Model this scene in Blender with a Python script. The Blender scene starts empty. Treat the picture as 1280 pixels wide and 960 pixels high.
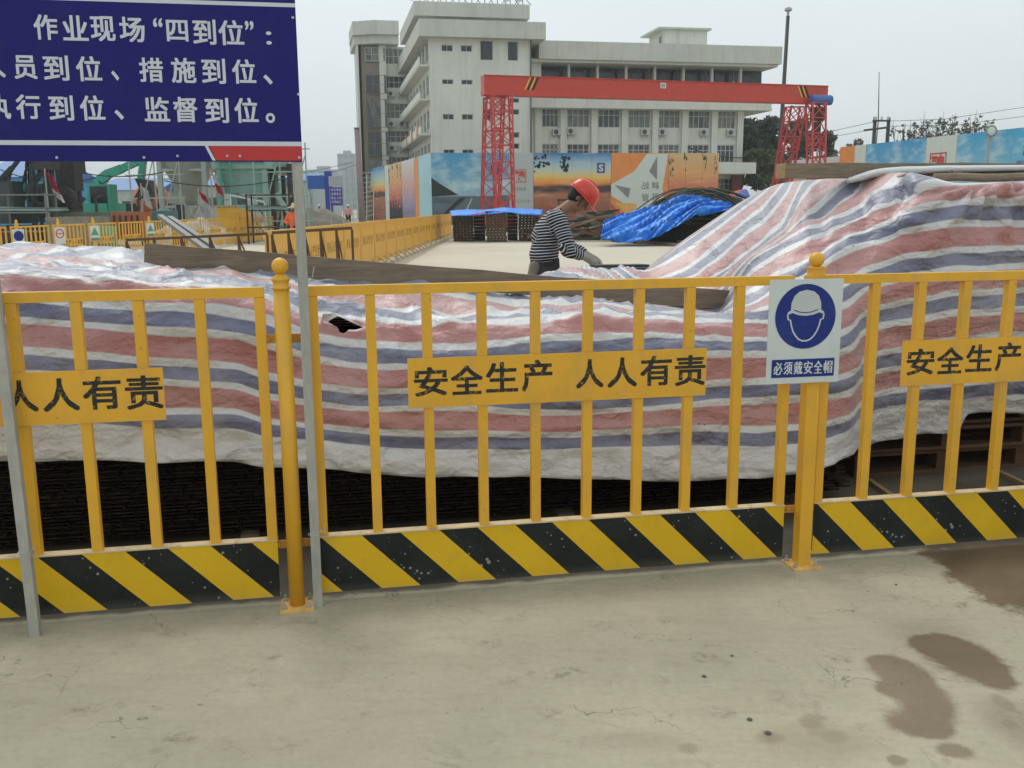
import bpy, bmesh, math, random
from mathutils import Vector, Matrix, noise
random.seed(7)
SC = bpy.context.scene
COL = SC.collection
R = math.radians

# ------------------------------------------------------------------ camera
F_PX, PITCH, ROLL, EYE = 1180.0, R(10.65), R(0.4), 1.5
CAM_LOC = Vector((0, 0, EYE))
_f = Vector((0, math.cos(PITCH), -math.sin(PITCH)))
_u0 = Vector((0, math.sin(PITCH), math.cos(PITCH)))
_r0 = Vector((1, 0, 0))
_r = _r0 * math.cos(ROLL) - _u0 * math.sin(ROLL)
_u = _u0 * math.cos(ROLL) + _r0 * math.sin(ROLL)
cam_data = bpy.data.cameras.new('camera')
cam = bpy.data.objects.new('camera', cam_data)
COL.objects.link(cam)
M = Matrix((( _r.x, _u.x, -_f.x, CAM_LOC.x), (_r.y, _u.y, -_f.y, CAM_LOC.y), (_r.z, _u.z, -_f.z, CAM_LOC.z), (0, 0, 0, 1)))
cam.matrix_world = M
cam_data.sensor_width = 36.0
cam_data.lens = F_PX / 1280.0 * 36.0
cam_data.clip_start = 0.05
cam_data.clip_end = 6000
SC.camera = cam

# ------------------------------------------------------------------ world, sun, exposure
SUN_EL, SUN_AZ = R(52), R(-28)
world = bpy.data.worlds.new('World')
SC.world = world
world.use_nodes = True
wn = world.node_tree
for nd in list(wn.nodes):
    wn.nodes.remove(nd)
w_out = wn.nodes.new('ShaderNodeOutputWorld')
w_bg = wn.nodes.new('ShaderNodeBackground')
w_sky = wn.nodes.new('ShaderNodeTexSky')
w_sky.sky_type = 'NISHITA'
w_sky.sun_disc = False
w_sky.sun_elevation = SUN_EL
w_sky.sun_rotation = SUN_AZ
w_sky.air_density = 1.0
w_sky.dust_density = 3.0
w_geo = wn.nodes.new('ShaderNodeTexCoord')
w_sep = wn.nodes.new('ShaderNodeSeparateXYZ')
w_ramp = wn.nodes.new('ShaderNodeValToRGB')
w_ramp.color_ramp.elements[0].position = 0.0
w_ramp.color_ramp.elements[0].color = (0.72, 0.785, 0.80, 1)
w_ramp.color_ramp.elements[1].position = 0.35
w_ramp.color_ramp.elements[1].color = (0.79, 0.875, 0.90, 1)
w_mul = wn.nodes.new('ShaderNodeVectorMath'); w_mul.operation = 'SCALE'; w_mul.inputs['Scale'].default_value = 10.0
w_mix = wn.nodes.new('ShaderNodeMix'); w_mix.data_type = 'RGBA'
w_mix.inputs['Factor'].default_value = 0.96
wn.links.new(w_geo.outputs['Generated'], w_sep.inputs[0])
wn.links.new(w_sep.outputs['Z'], w_ramp.inputs[0])
w_no = wn.nodes.new('ShaderNodeTexNoise'); w_no.inputs['Scale'].default_value = 1.6; w_no.inputs['Detail'].default_value = 5; w_no.inputs['Distortion'].default_value = .4
w_mp = wn.nodes.new('ShaderNodeMapping'); w_mp.inputs['Scale'].default_value = (1, 1, 2.6); wn.links.new(w_geo.outputs['Generated'], w_mp.inputs[0]); wn.links.new(w_mp.outputs[0], w_no.inputs['Vector'])
w_mr = wn.nodes.new('ShaderNodeMapRange'); w_mr.inputs[1].default_value = .3; w_mr.inputs[2].default_value = .7; w_mr.inputs[3].default_value = .93; w_mr.inputs[4].default_value = 1.05; wn.links.new(w_no.outputs['Fac'], w_mr.inputs[0])
w_cl = wn.nodes.new('ShaderNodeVectorMath'); w_cl.operation = 'SCALE'; wn.links.new(w_ramp.outputs[0], w_cl.inputs[0]); wn.links.new(w_mr.outputs[0], w_cl.inputs['Scale'])
wn.links.new(w_cl.outputs[0], w_mul.inputs[0])
wn.links.new(w_sky.outputs[0], w_mix.inputs[6])
wn.links.new(w_mul.outputs[0], w_mix.inputs[7])
wn.links.new(w_mix.outputs[2], w_bg.inputs['Color'])
w_bg.inputs['Strength'].default_value = 0.1
wn.links.new(w_bg.outputs[0], w_out.inputs['Surface'])
sun_d = bpy.data.lights.new('sun', 'SUN')
sun_d.energy = 1.25
sun_d.angle = R(28)
sun_d.color = (1.0, 0.97, 0.92)
sun = bpy.data.objects.new('sun', sun_d)
COL.objects.link(sun)
_sd = Vector((math.sin(SUN_AZ) * math.cos(SUN_EL), math.cos(SUN_AZ) * math.cos(SUN_EL), math.sin(SUN_EL)))
sun.rotation_euler = (-_sd).to_track_quat('-Z', 'Y').to_euler()
SC.view_settings.view_transform = 'Standard'
SC.view_settings.look = 'None'
SC.view_settings.exposure = 0.12
SC.view_settings.gamma = 1.0
SC.view_settings.use_curve_mapping = False

# ------------------------------------------------------------------ calibration helpers: photo pixel (1280x960) -> place in the world
def ray(px, py):
    return (_r * ((px - 640) / F_PX) + _u * ((480 - py) / F_PX) + _f)
def at_y(px, py, Y):
    d = ray(px, py); return CAM_LOC + d * (Y / d.y)
def at_z(px, py, z=0.0):
    d = ray(px, py); return CAM_LOC + d * ((z - EYE) / d.z)
def proj(p):
    v = p - CAM_LOC; d = v.dot(_f)
    return 640 + F_PX * v.dot(_r) / d, 480 - F_PX * v.dot(_u) / d
class Frame:
    def __init__(s, O, ang):
        s.O = Vector((O[0], O[1], 0)); s.ang = ang
        s.U = Vector((math.cos(ang), math.sin(ang), 0)); s.N = Vector((-math.sin(ang), math.cos(ang), 0))
    def pt(s, u, n, z): return s.O + s.U * u + s.N * n + Vector((0, 0, z))
    def hit(s, px, py, n=0.0):
        d = ray(px, py); t = (s.O + s.N * n - CAM_LOC).dot(s.N) / d.dot(s.N)
        return CAM_LOC + d * t
    def uz(s, px, py, n=0.0):
        p = s.hit(px, py, n); return (p - s.O).dot(s.U), p.z

# ------------------------------------------------------------------ mesh builder
def wm(o):
    m = Matrix.LocRotScale(o.location, o.rotation_euler, o.scale)
    return wm(o.parent) @ m if o.parent else m
Z = Vector((0, 0, 1))
class MB:
    def __init__(s): s.v = []; s.f = []; s.m = []; s.mi = 0; s.attr = None
    def add(s, vs, fs):
        b = len(s.v); s.v.extend(Vector(v) for v in vs)
        for f in fs: s.f.append([b + i for i in f]); s.m.append(s.mi)
    def hexa(s, c):
        s.add(c, [(0, 3, 2, 1), (4, 5, 6, 7), (0, 1, 5, 4), (1, 2, 6, 5), (2, 3, 7, 6), (3, 0, 4, 7)])
    def box(s, c, size, A=None, B=None, C=None):
        c = Vector(c); A = A or Vector((1, 0, 0)); B = B or Z.cross(A); C = C or A.cross(B)
        a, b, d = A * size[0] / 2, B * size[1] / 2, C * size[2] / 2
        s.hexa([c - a - b - d, c + a - b - d, c + a + b - d, c - a + b - d, c - a - b + d, c + a - b + d, c + a + b + d, c - a + b + d])
    def fbox(s, fr, u0, u1, n0, n1, z0, z1):
        s.hexa([fr.pt(u0, n0, z0), fr.pt(u1, n0, z0), fr.pt(u1, n1, z0), fr.pt(u0, n1, z0), fr.pt(u0, n0, z1), fr.pt(u1, n0, z1), fr.pt(u1, n1, z1), fr.pt(u0, n1, z1)])
    def bar(s, p0, p1, w, h=None, up=None):
        p0, p1 = Vector(p0), Vector(p1); h = h or w; d = (p1 - p0)
        if d.length < 1e-6: return
        d.normalize(); up = up or (Z if abs(d.z) < 0.95 else Vector((0, 1, 0)))
        a = d.cross(up).normalized() * w / 2; b = a.cross(d).normalized() * h / 2
        s.hexa([p0 - a - b, p0 + a - b, p0 + a + b, p0 - a + b, p1 - a - b, p1 + a - b, p1 + a + b, p1 - a + b])
    def tube(s, pts, r, n=8, cap=True, r1=None):
        pts = [Vector(p) for p in pts]; k = len(pts); rings = []; prev = None
        for i, p in enumerate(pts):
            d = (pts[min(i + 1, k - 1)] - pts[max(i - 1, 0)]).normalized()
            if prev is None:
                a = d.cross(Z if abs(d.z) < .9 else Vector((1, 0, 0))).normalized()
            else:
                a = (prev - d * prev.dot(d)).normalized()
            prev = a; b = d.cross(a)
            rr = r if r1 is None else r + (r1 - r) * i / (k - 1)
            rings.append([p + (a * math.cos(t) + b * math.sin(t)) * rr for t in [2 * math.pi * j / n for j in range(n)]])
        vs = [q for rg in rings for q in rg]; fs = []
        for i in range(k - 1):
            for j in range(n):
                j2 = (j + 1) % n; fs.append((i * n + j, i * n + j2, (i + 1) * n + j2, (i + 1) * n + j))
        if cap: fs.append(tuple(range(n - 1, -1, -1))); fs.append(tuple((k - 1) * n + j for j in range(n)))
        s.add(vs, fs)
    def lathe(s, c, prof, n=20, A=None, B=None, C=None):
        c = Vector(c); A = A or Vector((1, 0, 0)); B = B or Vector((0, 1, 0)); C = C or Z
        vs = []; fs = []
        for (r, z) in prof:
            for j in range(n):
                t = 2 * math.pi * j / n
                vs.append(c + A * (r * math.cos(t)) + B * (r * math.sin(t)) + C * z)
        for i in range(len(prof) - 1):
            for j in range(n):
                j2 = (j + 1) % n; fs.append((i * n + j, i * n + j2, (i + 1) * n + j2, (i + 1) * n + j))
        fs.append(tuple(range(n - 1, -1, -1))); fs.append(tuple((len(prof) - 1) * n + j for j in range(n)))
        s.add(vs, fs)
    def prism(s, poly, A, B, C, o, t):
        n = len(poly); o = Vector(o)
        vs = [o + A * x + B * y for x, y in poly] + [o + A * x + B * y + C * t for x, y in poly]
        fs = [tuple(range(n - 1, -1, -1)), tuple(range(n, 2 * n))] + [(i, (i + 1) % n, n + (i + 1) % n, n + i) for i in range(n)]
        s.add(vs, fs)
    def glyph(s, ch, c, A, B, w, h, off=0.03):
        vs, fs, bw, bh = glyph_data(ch, off); c = Vector(c)
        s.add([c + A * (x / bw * w) + B * (y / bh * h) for x, y in vs], fs)
    def build(s, name, mats, parent=None, smooth=False, loc=None, rz=0.0, kind=None):
        me = bpy.data.meshes.new(name)
        o = bpy.data.objects.new(name, me); COL.objects.link(o)
        if parent: o.parent = parent; inv = wm(parent).inverted()
        else:
            if loc is None:
                if s.v:
                    xs = [v.x for v in s.v]; ys = [v.y for v in s.v]; zs = [v.z for v in s.v]
                    loc = ((min(xs) + max(xs)) / 2, (min(ys) + max(ys)) / 2, min(zs))
                else: loc = (0, 0, 0)
            o.location = loc; o.rotation_euler = (0, 0, rz); inv = wm(o).inverted()
        me.from_pydata([inv @ v for v in s.v], [], s.f)
        if not isinstance(mats, (list, tuple)): mats = [mats]
        for m in mats: me.materials.append(m)
        if len(mats) > 1: me.polygons.foreach_set('material_index', s.m)
        if smooth: me.polygons.foreach_set('use_smooth', [True] * len(me.polygons))
        if s.attr:
            for k, vals in s.attr.items():
                at = me.attributes.new(k, 'FLOAT', 'POINT'); at.data.foreach_set('value', vals)
        me.update()
        if kind: o['kind'] = kind
        return o

_gl = {}
def glyph_data(ch, off):
    k = (ch, off)
    if k in _gl: return _gl[k]
    cu = bpy.data.curves.new('g', 'FONT'); cu.body = ch; cu.size = 1.0; cu.offset = off; cu.resolution_u = 3
    ob = bpy.data.objects.new('g', cu); COL.objects.link(ob)
    dg = bpy.context.evaluated_depsgraph_get(); me = bpy.data.meshes.new_from_object(ob.evaluated_get(dg))
    vs = [(v.co.x, v.co.y) for v in me.vertices]; fs = [tuple(p.vertices) for p in me.polygons]
    bpy.data.objects.remove(ob); bpy.data.meshes.remove(me)
    x0, x1 = min(v[0] for v in vs), max(v[0] for v in vs); y0, y1 = min(v[1] for v in vs), max(v[1] for v in vs)
    cx, cy = (x0 + x1) / 2, (y0 + y1) / 2
    _gl[k] = ([(x - cx, y - cy) for x, y in vs], fs, max(x1 - x0, .01), max(y1 - y0, .01)); return _gl[k]

def tag(o, label, cat, group=None, kind=None):
    o['label'] = label; o['category'] = cat
    if group: o['group'] = group
    if kind: o['kind'] = kind
    return o
def thing(name, label, cat, loc, rz=0.0, group=None):
    o = bpy.data.objects.new(name, None); COL.objects.link(o)
    o.empty_display_size = .2; o.location = loc; o.rotation_euler = (0, 0, rz)
    return tag(o, label, cat, group)
def children(o): return [c for c in COL.objects if c.parent == o]
KIDS = {}
def copy_tree(o, parent=None, kids=None):
    c = o.copy(); COL.objects.link(c); c.parent = parent
    for ch in (kids if kids is not None else list(o.children)): copy_tree(ch, c)
    return c

# ------------------------------------------------------------------ materials
class NT:
    def __init__(s, name):
        s.m = bpy.data.materials.new(name); s.m.use_nodes = True; s.t = s.m.node_tree
        for n in list(s.t.nodes): s.t.nodes.remove(n)
        s.out = s.t.nodes.new('ShaderNodeOutputMaterial'); s.b = s.t.nodes.new('ShaderNodeBsdfPrincipled')
        s.t.links.new(s.b.outputs[0], s.out.inputs[0])
    def n(s, typ, **kw):
        nd = s.t.nodes.new(typ)
        for k, v in kw.items(): setattr(nd, k, v)
        return nd
    def l(s, a, b): s.t.links.new(a, b)
    def inp(s, sock, v):
        if isinstance(v, bpy.types.NodeSocket): s.l(v, sock)
        else: sock.default_value = v
    def coord(s, kind='Object'):
        return s.n('ShaderNodeTexCoord').outputs[kind]
    def pos(s): return s.n('ShaderNodeNewGeometry').outputs['Position']
    def mapping(s, vec, scale=(1, 1, 1), loc=(0, 0, 0), rot=(0, 0, 0)):
        m = s.n('ShaderNodeMapping'); s.l(vec, m.inputs[0]); m.inputs['Location'].default_value = loc
        m.inputs['Rotation'].default_value = rot; m.inputs['Scale'].default_value = scale; return m.outputs[0]
    def noise(s, vec, scale=5, detail=4, rough=.55, dist=0):
        x = s.n('ShaderNodeTexNoise'); s.l(vec, x.inputs['Vector']); x.inputs['Scale'].default_value = scale
        x.inputs['Detail'].default_value = detail; x.inputs['Roughness'].default_value = rough; x.inputs['Distortion'].default_value = dist
        return x.outputs['Fac']
    def math(s, op, a, b=0.0, clamp=False):
        x = s.n('ShaderNodeMath', operation=op, use_clamp=clamp); s.inp(x.inputs[0], a)
        if len(x.inputs) > 1 and b is not None: s.inp(x.inputs[1], b)
        return x.outputs[0]
    def maprange(s, v, a, b, c=0.0, d=1.0, smooth=False):
        x = s.n('ShaderNodeMapRange', clamp=True)
        if smooth: x.interpolation_type = 'SMOOTHSTEP'
        s.inp(x.inputs[0], v); x.inputs[1].default_value = a; x.inputs[2].default_value = b; x.inputs[3].default_value = c; x.inputs[4].default_value = d
        return x.outputs[0]
    def mix(s, f, a, b, blend='MIX'):
        x = s.n('ShaderNodeMix', data_type='RGBA', blend_type=blend)
        s.inp(x.inputs[0], f)
        s.inp(x.inputs[6], a if isinstance(a, bpy.types.NodeSocket) else (*a, 1)[:4]); s.inp(x.inputs[7], b if isinstance(b, bpy.types.NodeSocket) else (*b, 1)[:4])
        return x.outputs[2]
    def ramp(s, f, stops, interp='LINEAR'):
        x = s.n('ShaderNodeValToRGB'); s.l(f, x.inputs[0]); e = x.color_ramp.elements; x.color_ramp.interpolation = interp
        while len(e) < len(stops): e.new(0.5)
        for el, (p, c) in zip(e, stops): el.position = p; el.color = (*c, 1)
        return x.outputs[0]
    def bump(s, h, strength=.3, dist=.01):
        x = s.n('ShaderNodeBump'); s.l(h, x.inputs['Height']); x.inputs['Strength'].default_value = strength; x.inputs['Distance'].default_value = dist
        s.l(x.outputs[0], s.b.inputs['Normal'])
    def fin(s, col=None, rough=.6, metal=0.0, spec=None):
        if col is not None: s.inp(s.b.inputs['Base Color'], col if isinstance(col, bpy.types.NodeSocket) else (*col, 1))
        s.inp(s.b.inputs['Roughness'], rough); s.inp(s.b.inputs['Metallic'], metal)
        if spec is not None: s.b.inputs['Specular IOR Level'].default_value = spec
        return s.m
def pmat(name, c, rough=.6, metal=0.0, var=.18, scale=4.0, fine=60.0, bump=.15, bdist=.003, dirt=None, dirt_amt=.3, spec=None, stretch=(1, 1, 1)):
    t = NT(name); p = t.mapping(t.coord(), scale=stretch)
    a = t.noise(p, scale, 5, .6); b = t.noise(p, fine, 3, .6)
    k = t.math('ADD', t.math('MULTIPLY', a, .7), t.math('MULTIPLY', b, .3))
    col = t.mix(t.maprange(k, .3, .7), [x * (1 - var) for x in c], [min(1, x * (1 + var)) for x in c])
    if dirt: col = t.mix(t.math('MULTIPLY', t.maprange(t.noise(p, scale * 2.3, 6, .7, .6), .52, .72), dirt_amt), col, dirt)
    if bump: t.bump(b, bump, bdist)
    return t.fin(col, t.maprange(a, .3, .7, max(0.05, rough - .08), min(1, rough + .08)), metal, spec)
# ------------------------------------------------------------------ site frames
P1 = at_z(372, 757); P2 = at_z(1001, 706)
FANG = math.atan2(P2.y - P1.y, P2.x - P1.x)
FR = Frame(P1, FANG)            # fence frame: u along the fence, n away from the camera
BF = Frame(at_z(541, 480).xy.to_3d() * 0 + Vector(at_y(541, 258, 90.0)), R(11))   # building frame

# ------------------------------------------------------------------ shared materials
def concrete_ground():
    t = NT('concrete_ground'); p = t.pos()
    big = t.noise(p, .35, 5, .6); mid = t.noise(p, 2.2, 6, .65, .4); fine = t.noise(p, 38, 5, .7); grit = t.noise(p, 160, 3, .6)
    streak = t.noise(t.mapping(p, scale=(1.2, 7, 1), rot=(0, 0, .25)), 3, 5, .65)
    col = t.mix(t.maprange(big, .35, .65), (.375, .335, .245), (.44, .395, .29))
    col = t.mix(t.maprange(mid, .35, .7), col, (.485, .435, .32))
    col = t.mix(t.math('MULTIPLY', t.maprange(streak, .5, .75), .35), col, (.31, .275, .19))
    col = t.mix(t.math('MULTIPLY', t.maprange(fine, .3, .7), .28), col, (.25, .22, .15))
    col = t.mix(t.math('MULTIPLY', t.maprange(t.noise(p, 5.5, 6, .75, 1.0), .58, .72), .55), col, (.23, .20, .145))
    # pits
    v = t.n('ShaderNodeTexVoronoi'); t.l(t.mapping(p, scale=(1, 1.6, 1)), v.inputs['Vector']); v.inputs['Scale'].default_value = 9
    pit = t.math('MULTIPLY', t.math('LESS_THAN', v.outputs['Distance'], t.math('MULTIPLY', t.maprange(t.noise(p, 1.4, 3), .5, .75), .2)), t.maprange(t.noise(p, 90, 3), .42, .55))
    col = t.mix(t.math('MULTIPLY', pit, .6), col, (.12, .105, .08))
    v3 = t.n('ShaderNodeTexVoronoi'); t.l(p, v3.inputs['Vector']); v3.inputs['Scale'].default_value = 24; v3.inputs['Randomness'].default_value = 1
    grit2 = t.math('LESS_THAN', v3.outputs['Distance'], t.maprange(t.noise(p, 1.8, 4, .7), .46, .8, .0, .26))
    col = t.mix(t.math('MULTIPLY', grit2, .5), col, (.15, .13, .09))
    v4 = t.n('ShaderNodeTexVoronoi'); t.l(t.mapping(p, scale=(1, 1.3, 1), loc=(5, 2, 0)), v4.inputs['Vector']); v4.inputs['Scale'].default_value = 3.2
    scuff = t.math('MULTIPLY', t.maprange(t.math('ADD', v4.outputs['Distance'], t.math('MULTIPLY', t.math('SUBTRACT', t.noise(p, 18, 5, .75), .5), .5)), .02, .20, 1, 0), t.maprange(t.noise(p, 30, 5, .8), .45, .6))
    col = t.mix(t.math('MULTIPLY', scuff, .8), col, (.17, .145, .10))
    splash = t.maprange(t.noise(t.mapping(p, scale=(1, 1, 1), loc=(9, 4, 0)), 3.1, 7, .75, 1.5), .62, .70)
    col = t.mix(t.math('MULTIPLY', splash, .35), col, (.58, .54, .43))
    # hairline cracks
    vc = t.n('ShaderNodeTexVoronoi', feature='DISTANCE_TO_EDGE')
    wv = t.n('ShaderNodeVectorMath', operation='ADD'); t.l(p, wv.inputs[0])
    nz = t.n('ShaderNodeTexNoise'); t.l(p, nz.inputs['Vector']); nz.inputs['Scale'].default_value = 4; nz.inputs['Detail'].default_value = 5
    sc = t.n('ShaderNodeVectorMath', operation='SCALE'); t.l(nz.outputs['Color'], sc.inputs[0]); sc.inputs['Scale'].default_value = .55
    t.l(sc.outputs[0], wv.inputs[1]); t.l(wv.outputs[0], vc.inputs['Vector']); vc.inputs['Scale'].default_value = 1.7
    crack = t.math('MULTIPLY', t.math('LESS_THAN', vc.outputs['Distance'], .0035), t.maprange(t.noise(p, 1.1, 2), .54, .6))
    col = t.mix(t.math('MULTIPLY', crack, .6), col, (.10, .09, .07))
    # dark footmarks and reddish dust (shapes of their own)
    red = t.math('MULTIPLY', t.maprange(t.noise(t.mapping(p, loc=(3, 1, 0)), 1.3, 3), .56, .7), .25)
    col = t.mix(red, col, (.42, .33, .26))
    wet = None; sep = t.n('ShaderNodeSeparateXYZ'); t.l(p, sep.inputs[0])
    dn = t.math('ADD', t.math('MULTIPLY', t.math('SUBTRACT', t.noise(p, 5, 1.5, .5), .5), .55), t.math('MULTIPLY', t.math('SUBTRACT', t.noise(p, 26, 5, .7), .5), .22))
    def blob(cx, cy, rx, ry, soft, amt, rot=0.0):
        c = at_z(cx, cy); a = (at_z(cx + rx, cy) - c).length; b = (at_z(cx, cy + ry) - c).length
        x = t.math('SUBTRACT', sep.outputs[0], c.x); y = t.math('SUBTRACT', sep.outputs[1], c.y)
        cr, sr = math.cos(rot), math.sin(rot)
        x2 = t.math('DIVIDE', t.math('ADD', t.math('MULTIPLY', x, cr), t.math('MULTIPLY', y, sr)), a)
        y2 = t.math('DIVIDE', t.math('SUBTRACT', t.math('MULTIPLY', y, cr), t.math('MULTIPLY', x, sr)), b)
        d = t.math('SQRT', t.math('ADD', t.math('MULTIPLY', x2, x2), t.math('MULTIPLY', y2, y2)))
        d = t.math('ADD', d, dn)
        return t.math('MULTIPLY', t.maprange(d, 1 - soft, 1 + soft, 1, 0, True), amt)
    for bl in [(1372, 690, 200, 118, .05, 1.0, -.45), (1320, 640, 150, 46, .05, 1.0, 0), (1165, 792, 50, 16, .6, .22, 0), (1015, 905, 16, 9, .5, .5, 0), (965, 922, 20, 8, .6, .5, 0), (1040, 920, 22, 10, .6, .45, 0), (860, 935, 14, 7, .6, .4, 0), (1255, 880, 12, 12, .5, .5, 0), (1020, 925, 70, 22, .7, .25, 0), (1270, 905, 40, 30, .6, .35, 0), (800, 925, 60, 12, .8, .2, 0)]:
        b = blob(*bl)
        wet = b if wet is None else t.math('MAXIMUM', wet, b)
    def puddle(balls, amt, lo=.06, hi=.52):
        f = None
        for (cx, cy, rx, ry) in balls:
            c = at_z(cx, cy); a = (at_z(cx + rx, cy) - c).length; b = (at_z(cx, cy + ry) - c).length
            x = t.math('DIVIDE', t.math('SUBTRACT', sep.outputs[0], c.x), a); y = t.math('DIVIDE', t.math('SUBTRACT', sep.outputs[1], c.y), b)
            d = t.math('ADD', t.math('MULTIPLY', x, x), t.math('MULTIPLY', y, y)); e = t.math('EXPONENT', t.math('MULTIPLY', d, -1.2), None)
            f = e if f is None else t.math('ADD', f, e)
        f = t.math('ADD', f, t.math('ADD', t.math('MULTIPLY', dn, -.8), t.math('MULTIPLY', t.math('SUBTRACT', t.noise(p, 13, 5, .68, .6), .5), .85)))
        return t.math('MULTIPLY', t.maprange(f, lo, hi, 0, 1, True), amt)
    for pd in (([(1164, 805, 27, 10), (1190, 816, 33, 20), (1216, 827, 34, 26), (1238, 843, 20, 16)], .92), ([(1104, 827, 20, 7), (1128, 843, 30, 20), (1148, 862, 27, 24), (1117, 862, 22, 9), (1160, 885, 26, 17), (1146, 903, 36, 14), (1166, 912, 24, 10)], .78), ([(1192, 938, 22, 9)], .7), ([(960, 917, 9, 5)], .6), ([(1018, 898, 16, 5), (1022, 915, 22, 6)], .4, .02, .7), ([(1120, 950, 12, 6)], .6), ([(1258, 880, 10, 4), (1262, 905, 16, 8)], .5, .02, .7)):
        wet = t.math('MAXIMUM', wet, puddle(*pd))
    wetc = t.mix(t.maprange(mid, .3, .7), (.125, .088, .05), (.20, .145, .09))
    col = t.mix(wet, col, wetc)
    # darker brown over the strip behind the barrier, round the foot of the stacks
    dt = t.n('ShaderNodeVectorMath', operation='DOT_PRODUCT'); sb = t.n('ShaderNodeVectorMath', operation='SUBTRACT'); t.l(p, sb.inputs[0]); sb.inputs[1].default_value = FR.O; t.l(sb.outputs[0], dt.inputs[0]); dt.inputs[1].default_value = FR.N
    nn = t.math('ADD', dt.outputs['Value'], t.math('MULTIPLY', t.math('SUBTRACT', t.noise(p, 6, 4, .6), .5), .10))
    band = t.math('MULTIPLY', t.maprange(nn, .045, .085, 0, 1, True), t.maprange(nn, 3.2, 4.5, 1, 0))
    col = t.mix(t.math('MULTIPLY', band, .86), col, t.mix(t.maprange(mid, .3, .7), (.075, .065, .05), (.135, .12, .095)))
    t.bump(t.math('ADD', fine, t.math('MULTIPLY', pit, -1.5)), .5, .004)
    return t.fin(col, t.math('SUBTRACT', .88, t.math('MULTIPLY', wet, .3)), 0, .3)
GROUND = None

def paint(name, c, chip=(.25, .17, .09), grime=(.3, .25, .16), amt=.35, rough=.42, chips=True, rand=.06):
    t = NT(name); p = t.coord()
    a = t.noise(p, 3, 5, .6); b = t.noise(p, 55, 4, .65)
    oi = t.n('ShaderNodeObjectInfo').outputs['Random']
    col = t.mix(t.maprange(a, .3, .7), [x * .9 for x in c], [min(1, x * 1.08) for x in c])
    col = t.mix(t.math('MULTIPLY', oi, rand * 3), col, [x * .8 for x in c])
    col = t.mix(t.math('MULTIPLY', t.maprange(t.noise(t.mapping(p, scale=(1, 1, .35)), 14, 6, .7), .5, .75), amt), col, grime)
    if chips: col = t.mix(t.math('MULTIPLY', t.maprange(t.noise(p, 26, 5, .75), .665, .69), .8), col, chip)
    t.bump(b, .12, .002)
    return t.fin(col, t.maprange(b, .3, .7, rough - .07, rough + .12), 0, .5)
YEL = paint('yellow_gloss_paint', (.76, .395, .024))
YELS = paint('yellow_sheet_paint', (.76, .39, .024))
YELD = paint('distant_yellow_paint', (.78, .42, .04), chips=False)
WHITEP = paint('white_sign_paint', (.62, .66, .64), grime=(.45, .45, .42), chips=False)
def galv(name='galvanised_steel', c=(.38, .365, .32)):
    t = NT(name); p = t.coord()
    a = t.noise(t.mapping(p, scale=(1, 1, .25)), 30, 5, .7); b = t.noise(p, 8, 3)
    col = t.mix(t.maprange(a, .3, .7), [x * .8 for x in c], [x * 1.2 for x in c])
    col = t.mix(t.math('MULTIPLY', t.maprange(b, .55, .7), .4), col, (.5, .5, .48))
    t.bump(a, .1, .001); return t.fin(col, t.maprange(a, .3, .7, .45, .65), .15)
GALV = galv()
def stripes_mat():
    t = NT('hazard_stripe_paint'); p = t.coord(); sep = t.n('ShaderNodeSeparateXYZ'); t.l(p, sep.inputs[0])
    s = t.math('ADD', sep.outputs[0], sep.outputs[2])
    s = t.math('ADD', s, t.math('MULTIPLY', t.noise(p, 12, 3), .003))
    fr = t.math('FRACT', t.math('DIVIDE', t.math('ADD', s, STR_OFF), STR_P))
    blk = t.math('GREATER_THAN', fr, .5)
    n1 = t.noise(p, 4, 5); n2 = t.noise(p, 60, 4, .7)
    y = t.mix(t.maprange(n1, .3, .7), (.66, .395, .012), (.74, .455, .017))
    y = t.mix(t.math('MULTIPLY', t.maprange(t.noise(p, 22, 5, .7), .55, .75), .3), y, (.33, .25, .1))
    k = t.mix(t.maprange(n1, .3, .7), (.008, .010, .009), (.020, .025, .022))
    spk = t.math('MULTIPLY', t.maprange(t.noise(p, 75, 3, .8), .66, .70), t.maprange(t.noise(p, 6, 3), .42, .62))
    k = t.mix(spk, k, (.30, .31, .29))
    v = t.n('ShaderNodeTexVoronoi'); t.l(p, v.inputs['Vector']); v.inputs['Scale'].default_value = 34
    k = t.mix(t.math('MULTIPLY', t.math('LESS_THAN', v.outputs['Distance'], t.maprange(t.noise(p, 5, 2), .38, .8, .02, .30)), .8), k, (.33, .32, .30))
    y = t.mix(t.math('MULTIPLY', t.maprange(t.noise(p, 48, 4, .8), .70, .73), .6), y, (.12, .09, .05))
    col = t.mix(blk, y, k)
    mud = t.math('MULTIPLY', t.maprange(t.math('ADD', sep.outputs[2], t.math('MULTIPLY', n1, .08)), .06, .11, 1, 0), .2)
    col = t.mix(mud, col, (.30, .27, .21))
    t.bump(n2, .1, .002); return t.fin(col, .55, 0, .25)

# black stencil lettering with sprayed, broken edges
def stencil():
    t = NT('stencil_black'); p = t.coord()
    n = t.noise(p, 60, 4, .7); col = t.mix(t.maprange(n, .57, .66), (.012, .013, .012), (.36, .20, .02))
    return t.fin(col, .6)
STEN = stencil()
BLK = pmat('black_rubber', (.02, .02, .02), .7)
def fabric(name, c, **k): return pmat(name, c, .9, fine=200, bump=.2, **k)

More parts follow.
